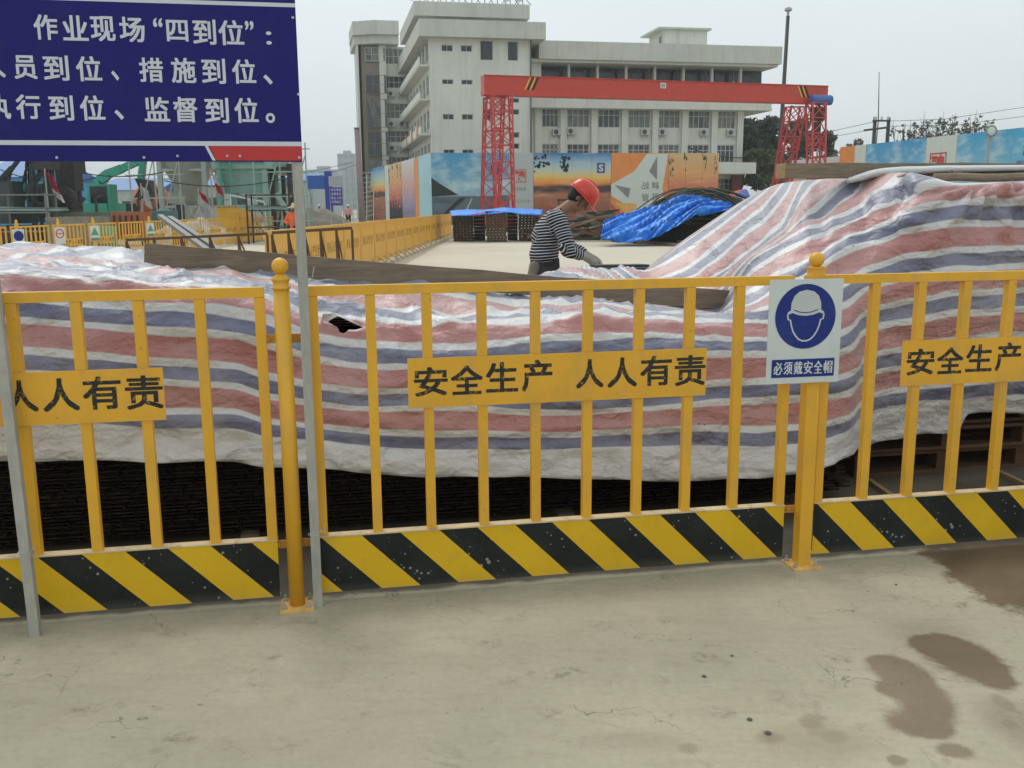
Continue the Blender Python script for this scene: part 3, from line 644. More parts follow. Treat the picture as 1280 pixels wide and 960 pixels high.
# ------------------------------------------------------------------ striped tarp over the two stacks
PLA, PLB = at_y(180, 333, 4.55), at_y(935, 389, 5.55)      # underside of the old board that lies on the tarp
def plank_pt(px):
    # point of the board's underside seen in this pixel column
    lo, hi = 0.0, 1.0
    for _ in range(30):
        t = (lo + hi) / 2
        if proj(PLA.lerp(PLB, t))[0] < px: lo = t
        else: hi = t
    return PLA.lerp(PLB, (lo + hi) / 2)
def nf(p): return (p - FR.O).dot(FR.N)
COLS = [  # px, rows of (py, n, S): hem, S1, S2, S3, edge, top a, board, behind, silhouette
 (-110, [(577, .50, .12), (512, .55, 1), (450, .62, 2), (382, .69, 3), (340, .80, 3.72), (334, 1.05, 4.8), (326, 1.5, 6.4), (316, 2.0, 8.2), (308, 2.5, 9.4)]),
 (31, [(577, .50, .12), (512, .55, 1), (454, .62, 2), (387, .69, 3), (343, .80, 3.75), (336, 1.05, 4.6), (328, 1.5, 6.0), (317, 2.0, 7.6), (308, 2.5, 8.8)]),
 (120, [(575, .50, .13), (519, .55, 1), (460, .62, 2), (394, .69, 3), (349, .80, 3.76), (342, 1.05, 4.5), (334, 1.5, 5.6), (323, 2.0, 7.0), (314, 2.5, 8.4)]),
 (203, [(578, .50, .13), (527, .55, 1), (467, .62, 2), (401, .68, 3), (357, .80, 3.75), (348, 1.0, 4.4), None, (329, 2.0, 6.6), (322, 2.5, 7.8)]),
 (290, [(577, .51, .14), (529, .56, 1), (470, .62, 2), (407, .68, 3), (362, .80, 3.72), (352, 1.0, 4.3), None, (334, 2.0, 6.2), (328, 2.5, 7.6)]),
 (335, [(586, .50, .14), (539, .56, 1), (484, .63, 2), (419, .70, 3), (376, .82, 3.70), (361, 1.0, 4.3), None, (337, 2.0, 6.0), (331, 2.5, 7.4)]),
 (400, [(584, .49, .15), (543, .55, 1), (495, .61, 2), (438, .68, 3), (402, .78, 3.62), (376, 1.0, 4.4), None, (343, 2.0, 6.2), (338, 2.5, 7.2)]),
 (470, [(594, .50, .15), (551, .55, 1), (501, .61, 2), (448, .68, 3), (408, .78, 3.68), (384, 1.02, 4.3), None, (349, 2.0, 6.0), (345, 2.5, 7.0)]),
 (570, [(596, .50, .15), (555, .55, 1), (499, .61, 2), (448, .68, 3), (408, .78, 3.68), (391, 1.05, 4.2), None, (354, 2.0, 6.0), (351, 2.5, 7.0)]),
 (655, [(597, .50, .15), (555, .55, 1), (505, .61, 2), (440, .68, 3), (407, .78, 3.66), (393, 1.05, 4.2), None, (352, 2.1, 6.4), (348, 2.6, 7.2)]),
 (740, [(599, .49, .15), (552, .54, 1), (504, .60, 2), (433, .67, 3), (403, .78, 3.66), (394, 1.05, 4.2), None, (350, 2.2, 7.2), (336, 2.7, 8.2)]),
 (800, [(601, .49, .15), (550, .54, 1), (502, .60, 2), (431, .67, 3), (402, .78, 3.68), (394, 1.05, 4.2), None, (362, 2.2, 8.6), (339, 2.6, 10.15)]),
 (850, [(602, .49, .15), (549, .54, 1), (497, .60, 2), (431, .67, 3), (402, .78, 3.70), (393, 1.05, 4.3), None, (352, 2.15, 8.8), (306, 2.6, 10.3)]),
 (895, [(599, .50, .15), (549, .55, 1), (491, .61, 2), (432, .68, 3), (403, .80, 3.70), (394, 1.05, 4.3), None, (341, 1.95, 8.4), (275, 2.55, 10.3)]),
 (945, [(597, .50, .15), (549, .55, 1), (490, .61, 2), (432, .69, 3), (402, .82, 3.8), (374, 1.10, 5.0), (326, 1.45, 6.0), (313, 1.66, 8.0), (243, 2.35, 10.1)]),
 (975, [(595, .50, .15), (547, .56, 1), (488, .62, 2), (433, .70, 3), (394, .86, 4.0), (352, 1.08, 5.0), (310, 1.36, 6.0), (292, 1.56, 8.0), (230, 2.15, 9.4)]),
 (1003, [(592, .50, .15), (545, .56, 1), (487, .62, 2), (434, .70, 3), (385, .88, 4.0), (340, 1.06, 5.0), (297, 1.28, 6.0), (274, 1.48, 7.2), (226, 1.95, 8.3)]),
 (1035, [(583, .52, .15), (541, .58, 1), (485, .64, 2), (434, .74, 3), (377, .90, 4.0), (318, 1.08, 5.0), (286, 1.25, 6.0), (266, 1.42, 7.0), (223, 1.85, 7.6)]),
 (1058, [(572, .60, .16), (534, .64, 1), (480, .70, 2), (425, .78, 3), (368, .92, 4.0), (303, 1.10, 5.0), (278, 1.24, 6.0), (245, 1.48, 7.0), (221, 1.75, 7.4)]),
 (1080, [(558, .86, .20), (508, .84, 1), (460, .86, 2), (403, .88, 3), (351, .94, 4.0), (296, 1.10, 5.0), (268, 1.24, 6.0), (242, 1.42, 6.5), (219, 1.66, 6.9)]),
 (1105, [(550, .93, .22), (500, .92, 1), (451, .93, 2), (393, .93, 3), (343, .95, 4.0), (290, 1.05, 5.0), (251, 1.18, 6.0), (236, 1.30, 6.2), (217, 1.50, 6.5)]),
  (1129, [(546, .95, .22), (498, .94, 1), (447, .95, 2), (389, .95, 3), (334, .96, 4.0), (280, 1.01, 5.0), (257, 1.08, 5.5), (238, 1.17, 6.0), (216, 1.34, 6.25)]),
 (1138, [(544, .96, .22), (497, .94, 1), (445, .95, 2), (388, .95, 3), (332, .96, 4.0), (277, .98, 5.0), (254, 1.02, 5.45), (236, 1.07, 5.8), (216, 1.18, 6.2)]),
 (1160, [(541, .96, .22), (494, .93, 1), (442, .94, 2), (386, .94, 3), (331, .96, 4.0), (271, .97, 5.0), (248, .99, 5.42), (234, 1.02, 5.7), (221, 1.12, 5.95)]),
 (1198, [(538, .97, .24), (489, .94, 1), (437, .95, 2), (378, .95, 3), (325, .96, 4.0), (266, .98, 5.0), (245, 1.0, 5.4), (236, 1.03, 5.6), (229, 1.10, 5.8)]),
 (1209, [(517, .97, .45), (488, .95, 1), (436, .95, 2), (378, .95, 3), (325, .96, 4.0), (266, .98, 5.0), (245, 1.0, 5.4), (236, 1.03, 5.6), (229, 1.10, 5.8)]),
 (1260, [(516, .98, .45), (484, .95, 1), (430, .95, 2), (373, .95, 3), (322, .96, 4.0), (267, .98, 5.0), (244, 1.0, 5.4), (235, 1.03, 5.6), (228, 1.10, 5.8)]),
 (1340, [(516, .98, .45), (482, .95, 1), (428, .95, 2), (371, .95, 3), (320, .96, 4.0), (266, .98, 5.0), (243, 1.0, 5.4), (234, 1.03, 5.6), (227, 1.10, 5.8)]),
 (1450, [(515, .98, .45), (480, .95, 1), (426, .95, 2), (369, .95, 3), (318, .96, 4.0), (264, .98, 5.0), (241, 1.0, 5.4), (232, 1.03, 5.6), (225, 1.10, 5.8)]),
]
def pchip(xs, ys, x):
    n = len(xs)
    if x <= xs[0]: i = 0
    elif x >= xs[-1]: i = n - 2
    else:
        i = 0
        while xs[i + 1] < x: i += 1
    h = xs[i + 1] - xs[i]; d = [(ys[k + 1] - ys[k]) / (xs[k + 1] - xs[k]) for k in range(n - 1)]
    def sl(k):
        if k == 0: return d[0]
        if k == n - 1: return d[-1]
        if d[k - 1] * d[k] <= 0: return 0
        return 2 * d[k - 1] * d[k] / (d[k - 1] + d[k])
    t = (x - xs[i]) / h; a, b = sl(i) * h, sl(i + 1) * h
    return ys[i] * (2 * t**3 - 3 * t**2 + 1) + a * (t**3 - 2 * t**2 + t) + ys[i + 1] * (-2 * t**3 + 3 * t**2) + b * (t**3 - t**2)
def build_tarp():
    xs = [c[0] for c in COLS]; nr = 9; rows = []
    for r in range(nr):
        py = []; nn = []; ss = []
        for (px, rr) in COLS:
            e = rr[r]
            if e is None:
                p = plank_pt(px); q = proj(p); sa = rr[r - 1][2]; sb = rr[r + 1][2]
                e = (q[1] + 1.0, nf(p), sa + (sb - sa) * .45)
            py.append(e[0]); nn.append(e[1]); ss.append(e[2])
        rows.append((py, nn, ss))
    # extra rows: the tarp falls behind
    PXS = [-110 + 5.0 * i for i in range(313)]
    sub = 9; verts = []; Sat = []; Uat = []; grid = []
    for ci, px in enumerate(PXS):
        pts = []
        for (py, nn, ss) in rows:
            y = pchip(xs, py, px); n = pchip(xs, nn, px); s = pchip(xs, ss, px)
            p = FR.hit(px, y, n); pts.append((p, s))
        last, ls = pts[-1]; d = FR.N * .35 + Z * -.12
        pts.append((last + d, ls + 1.4)); pts.append((last + d * 1.6 + Z * -.5, ls + 3.2))
        k = len(pts); col = []
        for i in range(k - 1):
            p0 = pts[max(i - 1, 0)]; p1 = pts[i]; p2 = pts[i + 1]; p3 = pts[min(i + 2, k - 1)]
            for j in range(sub + (1 if i == k - 2 else 0)):
                t = j / sub
                def cr(a, b, c, e):
                    return b + ((c - a) * (t * .5) + (a * 2 - b * 5 + c * 4 - e) * (t * t * .5) + (b * 3 - a - c * 3 + e) * (t**3 * .5))
                # chordal tangents to avoid overshoot between uneven rows
                l0 = max((p1[0] - p0[0]).length, 1e-4); l1 = max((p2[0] - p1[0]).length, 1e-4); l2 = max((p3[0] - p2[0]).length, 1e-4)
                m1 = ((p1[0] - p0[0]) / l0 * l1 + (p2[0] - p1[0])) * .5 if i > 0 else (p2[0] - p1[0])
                m2 = ((p2[0] - p1[0]) + (p3[0] - p2[0]) / l2 * l1) * .5 if i < k - 2 else (p2[0] - p1[0])
                h00 = 2 * t**3 - 3 * t**2 + 1; h10 = t**3 - 2 * t**2 + t; h01 = -2 * t**3 + 3 * t**2; h11 = t**3 - t**2
                q = p1[0] * h00 + m1 * h10 * .8 + p2[0] * h01 + m2 * h11 * .8
                s = p1[1] + (p2[1] - p1[1]) * t
                col.append((q, s, i + t))
        grid.append(col)
    nc = len(grid); nv = len(grid[0]); pos = [[grid[i][j][0].copy() for j in range(nv)] for i in range(nc)]
    out = []
    for i in range(nc):
        for j in range(nv):
            a = grid[min(i + 1, nc - 1)][j][0] - grid[max(i - 1, 0)][j][0]; b = grid[i][min(j + 1, nv - 1)][0] - grid[i][max(j - 1, 0)][0]
            nrm = a.cross(b); nrm = -nrm.normalized() if nrm.length > 1e-9 else Z
            q, s, rowp = grid[i][j]; px = PXS[i]
            if nrm.dot(CAM_LOC - q) < 0: nrm = -nrm
            u = (q - FR.O).dot(FR.U)
            front = max(0, min(1, (4.3 - rowp) / .8))
            top = 1 - front
            if px > 760: top *= 1 - .75 * min(1, (px - 760) / 90) * (1 if rowp < 6.5 else min(1, 1))
            w = Vector((u * 1.1, s * .55, 3.1)); wrp = noise.noise(w * 1.3) * .5
            d = 0.0
            # hanging folds on the front, running down
            d += front * .020 * noise.noise(Vector((u * 5.2 + wrp, s * .18, 1.0)))
            d += front * .008 * noise.noise(Vector((u * 16 + wrp * 3, s * .5, 5.0)))
            # swags running along the sheet
            d += (.016 * front + .032 * top) * noise.noise(Vector((u * 1.7, s * 1.5 + wrp * 2, 9.0)))
            rid = 1 - abs(noise.noise(Vector((u * 2.6 + wrp * 2, s * 1.2 + u * .8, 13.0)))) * 2
            d += (.007 * front + .028 * top) * max(0, rid) ** 4
            d += .006 * noise.noise(Vector((u * 9, s * 5, 17.0)))
            # sharp kinks of crumpled sheet: facets from a distorted cell pattern
            wq = Vector((u * 3.2 + .5 * wrp, s * 1.25, 61.0)); cd = noise.voronoi(wq)[0]
            d += (.007 + .015 * top) * (cd[1] - cd[0] - .25) * (1 if px < 1120 else .55)
            wq = Vector((u * 8.5, s * 2.8 + wrp, 67.0)); cd = noise.voronoi(wq)[0]; d += (.0015 + .004 * top) * (cd[1] - cd[0] - .25)
            # long taut pulls crossing the stripes from the fold and the tall corner
            ang = u * 1.5 + s * .42; rp = 1 - abs(noise.noise(Vector((ang * 2.2, (u - s * .2) * .5, 71.0)))) * 5
            d += (.008 if px < 780 else .013) * max(0, rp) ** 2 * (.5 + .5 * top)
            d += (.004 + .010 * top) * (1 - abs(noise.noise(Vector((u * 4.0 + s * 1.1, s * 3.1 - u, 27.0)))) * 3)
            rd2 = 1 - abs(noise.noise(Vector((u * 6 - s * .6, s * 2.2, 23.0)))) * 2.4
            d += .007 * max(0, rd2) ** 3
            # creases fanning out below the top edge on the right stack
            if px > 1120:
                for (cx_, cy_) in ((1223, 230), (1290, 226)):
                    pp = proj(q); dx, dy = pp[0] - cx_, pp[1] - cy_
                    if dy > 0: d += .026 * math.exp(-dy / 120) * math.cos(math.atan2(dx, dy + 4) * 11) * min(1, dy / 8)
            # the tight fold where the sheet turns onto the tall stack
            if 1005 < px < 1110: d += .018 * noise.noise(Vector((px * .055, s * .35, 31.0)))
            # slanting pull lines on the slope between the stacks
            if px > 790 and rowp > 4.2: d += .016 * noise.noise(Vector((s * 1.25 + u * .9, u * .35, 41.0))) * min(1, (px - 790) / 80)
            d += front * .013 * noise.noise(Vector((u * 1.1 + 3, s * 3.4 + .5 * wrp, 81.0)))
            rf = 1 - abs(noise.noise(Vector((u * .8 + s * .25, s * 2.6 - u * .35, 87.0)))) * 6
            d += front * .009 * max(0, rf)
            if rowp < .35: d += .012 * noise.noise(Vector((u * 6, 0, 51)))
            if px > 770 and rowp > 7.0: d *= max(.15, 1 - (rowp - 7.0) * .9 * min(1, (px - 770) / 60))
            q2 = q + nrm * d
            if rowp < .3: q2 = q2 + Z * (.010 * noise.noise(Vector((u * 4.5, 0, 57))))
            pos[i][j] = q2; out.append(q2); Sat.append(s + .05 * noise.noise(Vector((u * 2, s, 3))) + (max(0, min(1, (360 - px) / 80)) * max(0, rowp - 4.2) * (.55 * noise.noise(Vector((u * 1.6, s * .45, 7))) + .22 * u))); Uat.append(u)
    hole = [(409, 402), (418, 397), (424, 394), (431, 398), (441, 404), (454, 409), (447, 412), (436, 412), (431, 417), (425, 416), (422, 409)]
    def inside(x, y):
        c = False; n = len(hole)
        for a in range(n):
            x0, y0 = hole[a]; x1, y1 = hole[a - 1]
            if (y0 > y) != (y1 > y) and x < (x1 - x0) * (y - y0) / (y1 - y0) + x0: c = not c
        return c
    m = MB(); fs = []
    for i in range(nc - 1):
        for j in range(nv - 1):
            fs.append((i * nv + j, (i + 1) * nv + j, (i + 1) * nv + j + 1, i * nv + j + 1))
    keep = []
    for f in fs:
        c = (out[f[0]] + out[f[2]]) / 2
        pp = proj(c)
        if 400 < pp[0] < 460 and 390 < pp[1] < 420 and inside(*pp) and nf(c) < 1.1: continue
        keep.append(f)
    kept = set(); gone = set()
    for f in fs:
        pass
    ks = {tuple(f) for f in keep}
    for f in fs: (kept if tuple(f) in ks else gone).update(f)
    for vi in kept & gone:
        q = out[vi]; x, y = proj(q); best = None
        for a in range(len(hole)):
            x0, y0 = hole[a]; x1, y1 = hole[a - 1]; dx, dy = x1 - x0, y1 - y0; t = max(0, min(1, ((x - x0) * dx + (y - y0) * dy) / (dx * dx + dy * dy))); cx, cy = x0 + dx * t, y0 + dy * t; dd = (cx - x) ** 2 + (cy - y) ** 2
            if best is None or dd < best[0]: best = (dd, cx, cy)
        out[vi] = FR.hit(best[1], best[2], nf(q))
    m.v = out; m.f = keep; m.m = [0] * len(keep); m.attr = {'S': Sat, 'along': Uat}
    root = thing('striped_tarp', 'red, white and blue striped plastic tarp draped over both stacks behind the barrier', 'tarp', FR.pt(0, .5, 0), FANG)
    sh = m.build('sheet', TARP, root, True)
    md = sh.modifiers.new('thick', 'SOLIDIFY'); md.thickness = .002; md.offset = -1
    # curled flap at the tear
    f = MB(); a, b, c, d2 = FR.hit(403, 398, .74), FR.hit(416, 391, .72), FR.hit(452, 408, .74), FR.hit(420, 396, .76)
    pa = [FR.hit(401, 402, .765), FR.hit(404, 392, .735), FR.hit(417, 392, .72), FR.hit(411, 402, .735)]
    f.add(pa, [(0, 1, 2, 3)]); pb = [FR.hit(417, 391, .76), FR.hit(436, 399, .745), FR.hit(452, 408, .75), FR.hit(424, 396, .73)]
    f.add(pb, [(0, 1, 2, 3)])
    f.attr = {'S': [4.25] * 8, 'along': [0.1 * k for k in range(8)]}
    fl = f.build('torn_flap', TARP, root); md = fl.modifiers.new('thick', 'SOLIDIFY'); md.thickness = .002
    # loose edge of the sheet thrown over the beam on the tall stack
    f = MB(); S2 = []; U2 = []
    n0 = 24; ptsA = []
    topline = [(1058, 223), (1075, 217), (1092, 212), (1110, 209), (1140, 207.5), (1200, 206.5), (1280, 206), (1360, 205)]
    botline = [(1060, 229), (1078, 226), (1096, 221), (1112, 219), (1140, 217), (1200, 215), (1280, 213), (1360, 212)]
    xs2 = [p[0] for p in topline]
    for k in range(61):
        px = 1058 + k * 5; yt = pchip(xs2, [p[1] for p in topline], px); yb = pchip([p[0] for p in botline], [p[1] for p in botline], px)
        wv = noise.noise(Vector((px * .03, 0, 2))) * 1.0
        f.v += [FR.hit(px, yt + wv, 1.75), FR.hit(px, yt + .8 + wv, 1.52), FR.hit(px, (yt + yb) / 2 + wv, 1.46), FR.hit(px, yb + wv * 1.5, 1.47)]
        S2 += [.1, .3, .5, .6]; U2 += [px * .004] * 4
    for k in range(60):
        for j in range(3): f.f.append([k * 4 + j, (k + 1) * 4 + j, (k + 1) * 4 + j + 1, k * 4 + j + 1]); f.m.append(0)
    f.attr = {'S': S2, 'along': U2}
    fl = f.build('loose_edge', TARP, root, True); md = fl.modifiers.new('thick', 'SOLIDIFY'); md.thickness = .002
build_tarp()

# ------------------------------------------------------------------ old board lying on the tarp
def board(name, p0, p1, h, t, mat_, label, cat, segs=14, seed=0, endmat=None):
    m = MB(); d = (p1 - p0).normalized(); side = d.cross(Z).normalized(); up = side.cross(d).normalized()
    if up.z < 0: up = -up
    vs = []
    for i in range(segs + 1):
        f = i / segs; c = p0.lerp(p1, f)
        a = .006 * noise.noise(Vector((f * 6, seed, 0))); b = .006 * noise.noise(Vector((f * 9, seed, 4)))
        vs += [c + side * (t / 2 + a), c - side * (t / 2 - a), c - side * (t / 2 - a) + up * (h + b), c + side * (t / 2 + a) + up * (h + b)]
    fs = [(0, 1, 2, 3), (segs * 4 + 3, segs * 4 + 2, segs * 4 + 1, segs * 4)]; m.add(vs, [])
    for i in range(segs):
        for j in range(4): m.f.append([i * 4 + j, (i + 1) * 4 + j, (i + 1) * 4 + (j + 1) % 4, i * 4 + (j + 1) % 4]); m.m.append(0)
    for k, fc in enumerate(fs): m.f.append(list(fc)); m.m.append(1 if endmat else 0)
    o = m.build(name, [mat_, endmat] if endmat else mat_, loc=p0, rz=math.atan2(d.y, d.x)); return tag(o, label, cat)
bp = MB()
board('old_board', PLA, PLB, .112, .035, WOOD_OLD, 'long dark weathered board lying on edge across the low tarped stack', 'board')
# sawn beam on the tall stack (cut end facing left)
b0 = FR.hit(975, 222, 1.62); b1 = FR.hit(1400, 224, 1.62)
bz = (FR.hit(1100, 224, 1.62)).z; b0.z = FR.hit(1000, 223, 1.62).z; b1.z = b0.z + .005
board('timber_beam', b0, b1, .082, .12, WOOD_GREY, 'thick sawn timber beam with a pale cut end on top of the tall stack', 'beam', endmat=WOOD_CUT)
l0 = FR.hit(1168, 227, 1.35); l1 = FR.hit(1400, 228, 1.35); l1.z = l0.z + .004
m = MB(); m.tube([l0.lerp(l1, k / 8) + Z * (.022 + .004 * math.sin(k * 2)) for k in range(9)], .024, 10)
o = m.build('round_log', WOOD_GREY, smooth=True); tag(o, 'round wooden pole half hidden by tarp under the sawn beam', 'pole')

# ------------------------------------------------------------------ stack of welded rebar mesh under the tarp
def mesh_stack():
    u0 = uz(-160, 600, .8)[0]; u1 = uz(1060, 600, .8)[0]; n0, n1 = .80, 2.3
    root = thing('rebar_mesh_stack', 'dark stack of welded rebar mesh sheets showing under the striped tarp', 'mesh stack', FR.pt(u0, n0, 0), FANG)
    q = Frame(FR.pt(u0, n0, 0), FANG); L = u1 - u0; D = n1 - n0
    mats = [RUST]
    sheets = []
    for var in range(3):
        m = MB(); r = .008
        for k in range(12):
            nn = .03 + k * .12 if k > 3 else .02 + k * .05
            m.bar(q.pt(0, nn, .008), q.pt(L, nn + random.uniform(-.01, .01), .008), r)
        for k in range(int(L / .11)):
            uu = .05 + k * .11 + random.uniform(-.006, .006)
            m.bar(q.pt(uu, -.03 + random.uniform(-.03, .02), .0165), q.pt(uu, D, .0165), r)
        sheets.append(m.build('mesh_sheet', RUST, root))
    n = 34
    for k in range(3, n):
        c = sheets[k % 3].copy(); COL.objects.link(c); sheets.append(c)
    for k, s in enumerate(sheets):
        s.location = (random.uniform(-.06, .03), random.uniform(-.02, .025), .03 + k * .0245); s.rotation_euler = (random.uniform(-.002, .002), 0, random.uniform(-.004, .004))
    # skids
    for uu in (.3, L * .33, L * .66, L - .3):
        m = MB(); m.fbox(q, uu, uu + .08, -.02, D, 0, .03); m.build('skid', WOOD_OLD, root)
mesh_stack()
mb_ = None

# ------------------------------------------------------------------ pallets under the tall part
def pallet_at(root_name, F0, w, d, label, group):
    root = thing(root_name, label, 'pallet', F0.O, FANG, group)
    q = F0
    for k in range(6):
        m = MB(); nn = k * (d - .1) / 5; m.fbox(q, 0, w, nn, nn + .095, .112, .130); m.build('deck_board', WOOD_RED, root)
    for k in range(3):
        m = MB(); uu = k * (w - .09) / 2; m.fbox(q, uu, uu + .09, 0, d, .094, .1115); m.build('cross_board', WOOD_RED, root)
        for j in range(3):
            m = MB(); nn = j * (d - .1) / 2; m.fbox(q, uu + .004, uu + .082, nn + .005, nn + .1, .0185, .0935); m.build('block', WOOD_RED, root)
    for k in range(3):
        m = MB(); nn = k * (d - .1) / 2; m.fbox(q, 0, w, nn, nn + .1, 0, .018); m.build('bottom_board', WOOD_RED, root)
    return root
ORD = ['lowest', 'second', 'third', 'fourth', 'fifth', 'sixth', 'seventh', 'eighth', 'ninth', 'tenth', 'eleventh', 'topmost']
protop = None
pu = uz(1075, 560, 1.12)[0]
for s_ in range(2):
    for lv in range(10):
        u = pu + s_ * 1.13 + random.uniform(-.015, .015); n = 1.13 + random.uniform(-.015, .02)
        Fq = Frame(FR.pt(u, n, 0), FANG)
        lab = f"{ORD[lv]} red-brown wooden pallet from the ground in the {'left' if s_ == 0 else 'right'} stack under the tall tarp"
        if protop is None: protop = pallet_at('wooden_pallet', Fq, 1.1, .9, lab, 'wooden pallets stacked under the tarp')
        else:
            c = copy_tree(protop); c.location = Fq.pt(0, 0, lv * .1405 + .0); c['label'] = lab; c.rotation_euler = (0, 0, FANG + random.uniform(-.012, .012))
for k, (a, b) in enumerate((((1085, 600), (1128, 630)), ((1248, 590), (1290, 610)))):
    pa, pb = at_z(*a, .012), at_z(*b, .012)
    m = MB(); m.bar(pa, pb, .028, .024); o = m.build('timber_batten', WOOD_CUT); tag(o, ['pale batten lying on the ground before the left pallet stack', 'pale batten on the ground at the right edge behind the barrier'][k], 'batten')
# ------------------------------------------------------------------ office building behind the yard
def facade(name, c, dirt):
    t = NT(name); p = t.pos()
    a = t.noise(p, .35, 5, .6); s = t.noise(t.mapping(p, scale=(1.6, 1.6, .12)), 1.2, 6, .7); f = t.noise(p, 6, 4)
    col = t.mix(t.maprange(a, .3, .7), [x * .92 for x in c], [x * 1.06 for x in c])
    col = t.mix(t.math('MULTIPLY', t.maprange(s, .48, .75), .55), col, dirt)
    col = t.mix(t.math('MULTIPLY', t.maprange(f, .55, .8), .2), col, dirt)
    t.bump(f, .2, .02); return t.fin(col, .85)
WALL = facade('pale_rendered_wall', (.66, .665, .60), (.42, .42, .37))
BAND = facade('grey_concrete_band', (.55, .555, .50), (.36, .36, .32))
BAYW = facade('dark_bay_panel', (.23, .205, .165), (.14, .125, .10))
def glassm(name, c1, c2):
    t = NT(name); p = t.pos(); oi = t.n('ShaderNodeObjectInfo').outputs['Random']
    col = t.mix(t.maprange(t.math('ADD', t.noise(t.mapping(p, scale=(2.2, 2.2, .6)), 1.3, 3), t.math('MULTIPLY', t.math('SUBTRACT', oi, .5), .35)), .4, .62), c1, c2)
    return t.fin(col, .12, 0, .5)
GLASS = glassm('curtained_window_glass', (.035, .05, .055), (.17, .19, .17))
GLASSD = glassm('dark_window_glass', (.012, .02, .024), (.03, .042, .045))
FRAMEW = pmat('window_frame_white', (.58, .59, .56), .5, var=.08)
def wall_open(mb, P, A, INW, L, z0, z1, th, ops):
    xs = sorted({0, L, *[o_[0] for o_ in ops], *[o_[1] for o_ in ops]}); zs = sorted({z0, z1, *[o_[2] for o_ in ops], *[o_[3] for o_ in ops]})
    for a, b in zip(xs[:-1], xs[1:]):
        run = None
        cells = []
        for c, d in zip(zs[:-1], zs[1:]):
            mx, mz = (a + b) / 2, (c + d) / 2
            hole = any(o_[0] < mx < o_[1] and o_[2] < mz < o_[3] for o_ in ops)
            if hole:
                if run: cells.append(run); run = None
            else: run = [run[0], d] if run else [c, d]
        if run: cells.append(run)
        for c, d in cells:
            p = [P + A * a, P + A * b, P + A * b + INW * th, P + A * a + INW * th]
            mb.hexa([q + Z * c for q in p] + [q + Z * d for q in p])
def window(parent, P, A, INW, a0, a1, z0, z1, cols, rows, glass=GLASS, rec=.14, fw=.07, frame=FRAMEW, transom=None):
    m = MB(); q = lambda a, z, d: P + A * a + Z * z + INW * d
    def fb(a, b, c, d, d0=rec - .05, d1=rec): m.hexa([q(a, c, d0), q(b, c, d0), q(b, c, d1), q(a, c, d1), q(a, d, d0), q(b, d, d0), q(b, d, d1), q(a, d, d1)])
    fb(a0, a1, z0, z0 + fw); fb(a0, a1, z1 - fw, z1); fb(a0, a0 + fw, z0 + fw, z1 - fw); fb(a1 - fw, a1, z0 + fw, z1 - fw)
    for k in range(1, cols): x = a0 + (a1 - a0) * k / cols; fb(x - fw * .4, x + fw * .4, z0 + fw, z1 - fw, rec - .045, rec - .003)
    if transom: fb(a0 + fw, a1 - fw, z0 + (z1 - z0) * transom - fw * .4, z0 + (z1 - z0) * transom + fw * .4, rec - .048, rec - .001)
    elif rows > 1:
        for k in range(1, rows): zz = z0 + (z1 - z0) * k / rows; fb(a0 + fw, a1 - fw, zz - fw * .4, zz + fw * .4, rec - .048, rec - .001)
    f = m.build('window', frame, parent)
    g_ = MB(); m2 = g_; g_.hexa([q(a0, z0, rec + .002), q(a1, z0, rec + .002), q(a1, z0, rec + .02), q(a0, z0, rec + .02), q(a0, z1, rec + .002), q(a1, z1, rec + .002), q(a1, z1, rec + .02), q(a0, z1, rec + .02)])
    g_.build('pane', glass, f); return f
ACW = pmat('air_conditioner_casing', (.50, .51, .49), .5); ACD = pmat('air_conditioner_grille', (.07, .07, .07), .6)
def ac_unit(parent, P, A, INW, a, z):
    q = lambda x, y, d: P + A * (a + x) + Z * (z + y) - INW * d
    m = MB(); m.hexa([q(0, 0, .12), q(.85, 0, .12), q(.85, 0, .45), q(0, 0, .45), q(0, .6, .12), q(.85, .6, .12), q(.85, .6, .45), q(0, .6, .45)])
    for xx in (.12, .7): m.bar(q(xx, -.02, 0), q(xx, -.02, .5), .03); m.bar(q(xx, -.3, 0), q(xx, -.02, .45), .03)
    b = m.build('air_conditioner', ACW, parent)
    m = MB(); m.lathe(q(.33, .3, .452), [(.24, 0), (.24, .02), (.06, .03)], 14, A=A, B=Z, C=-INW); m.build('fan_grille', ACD, b)
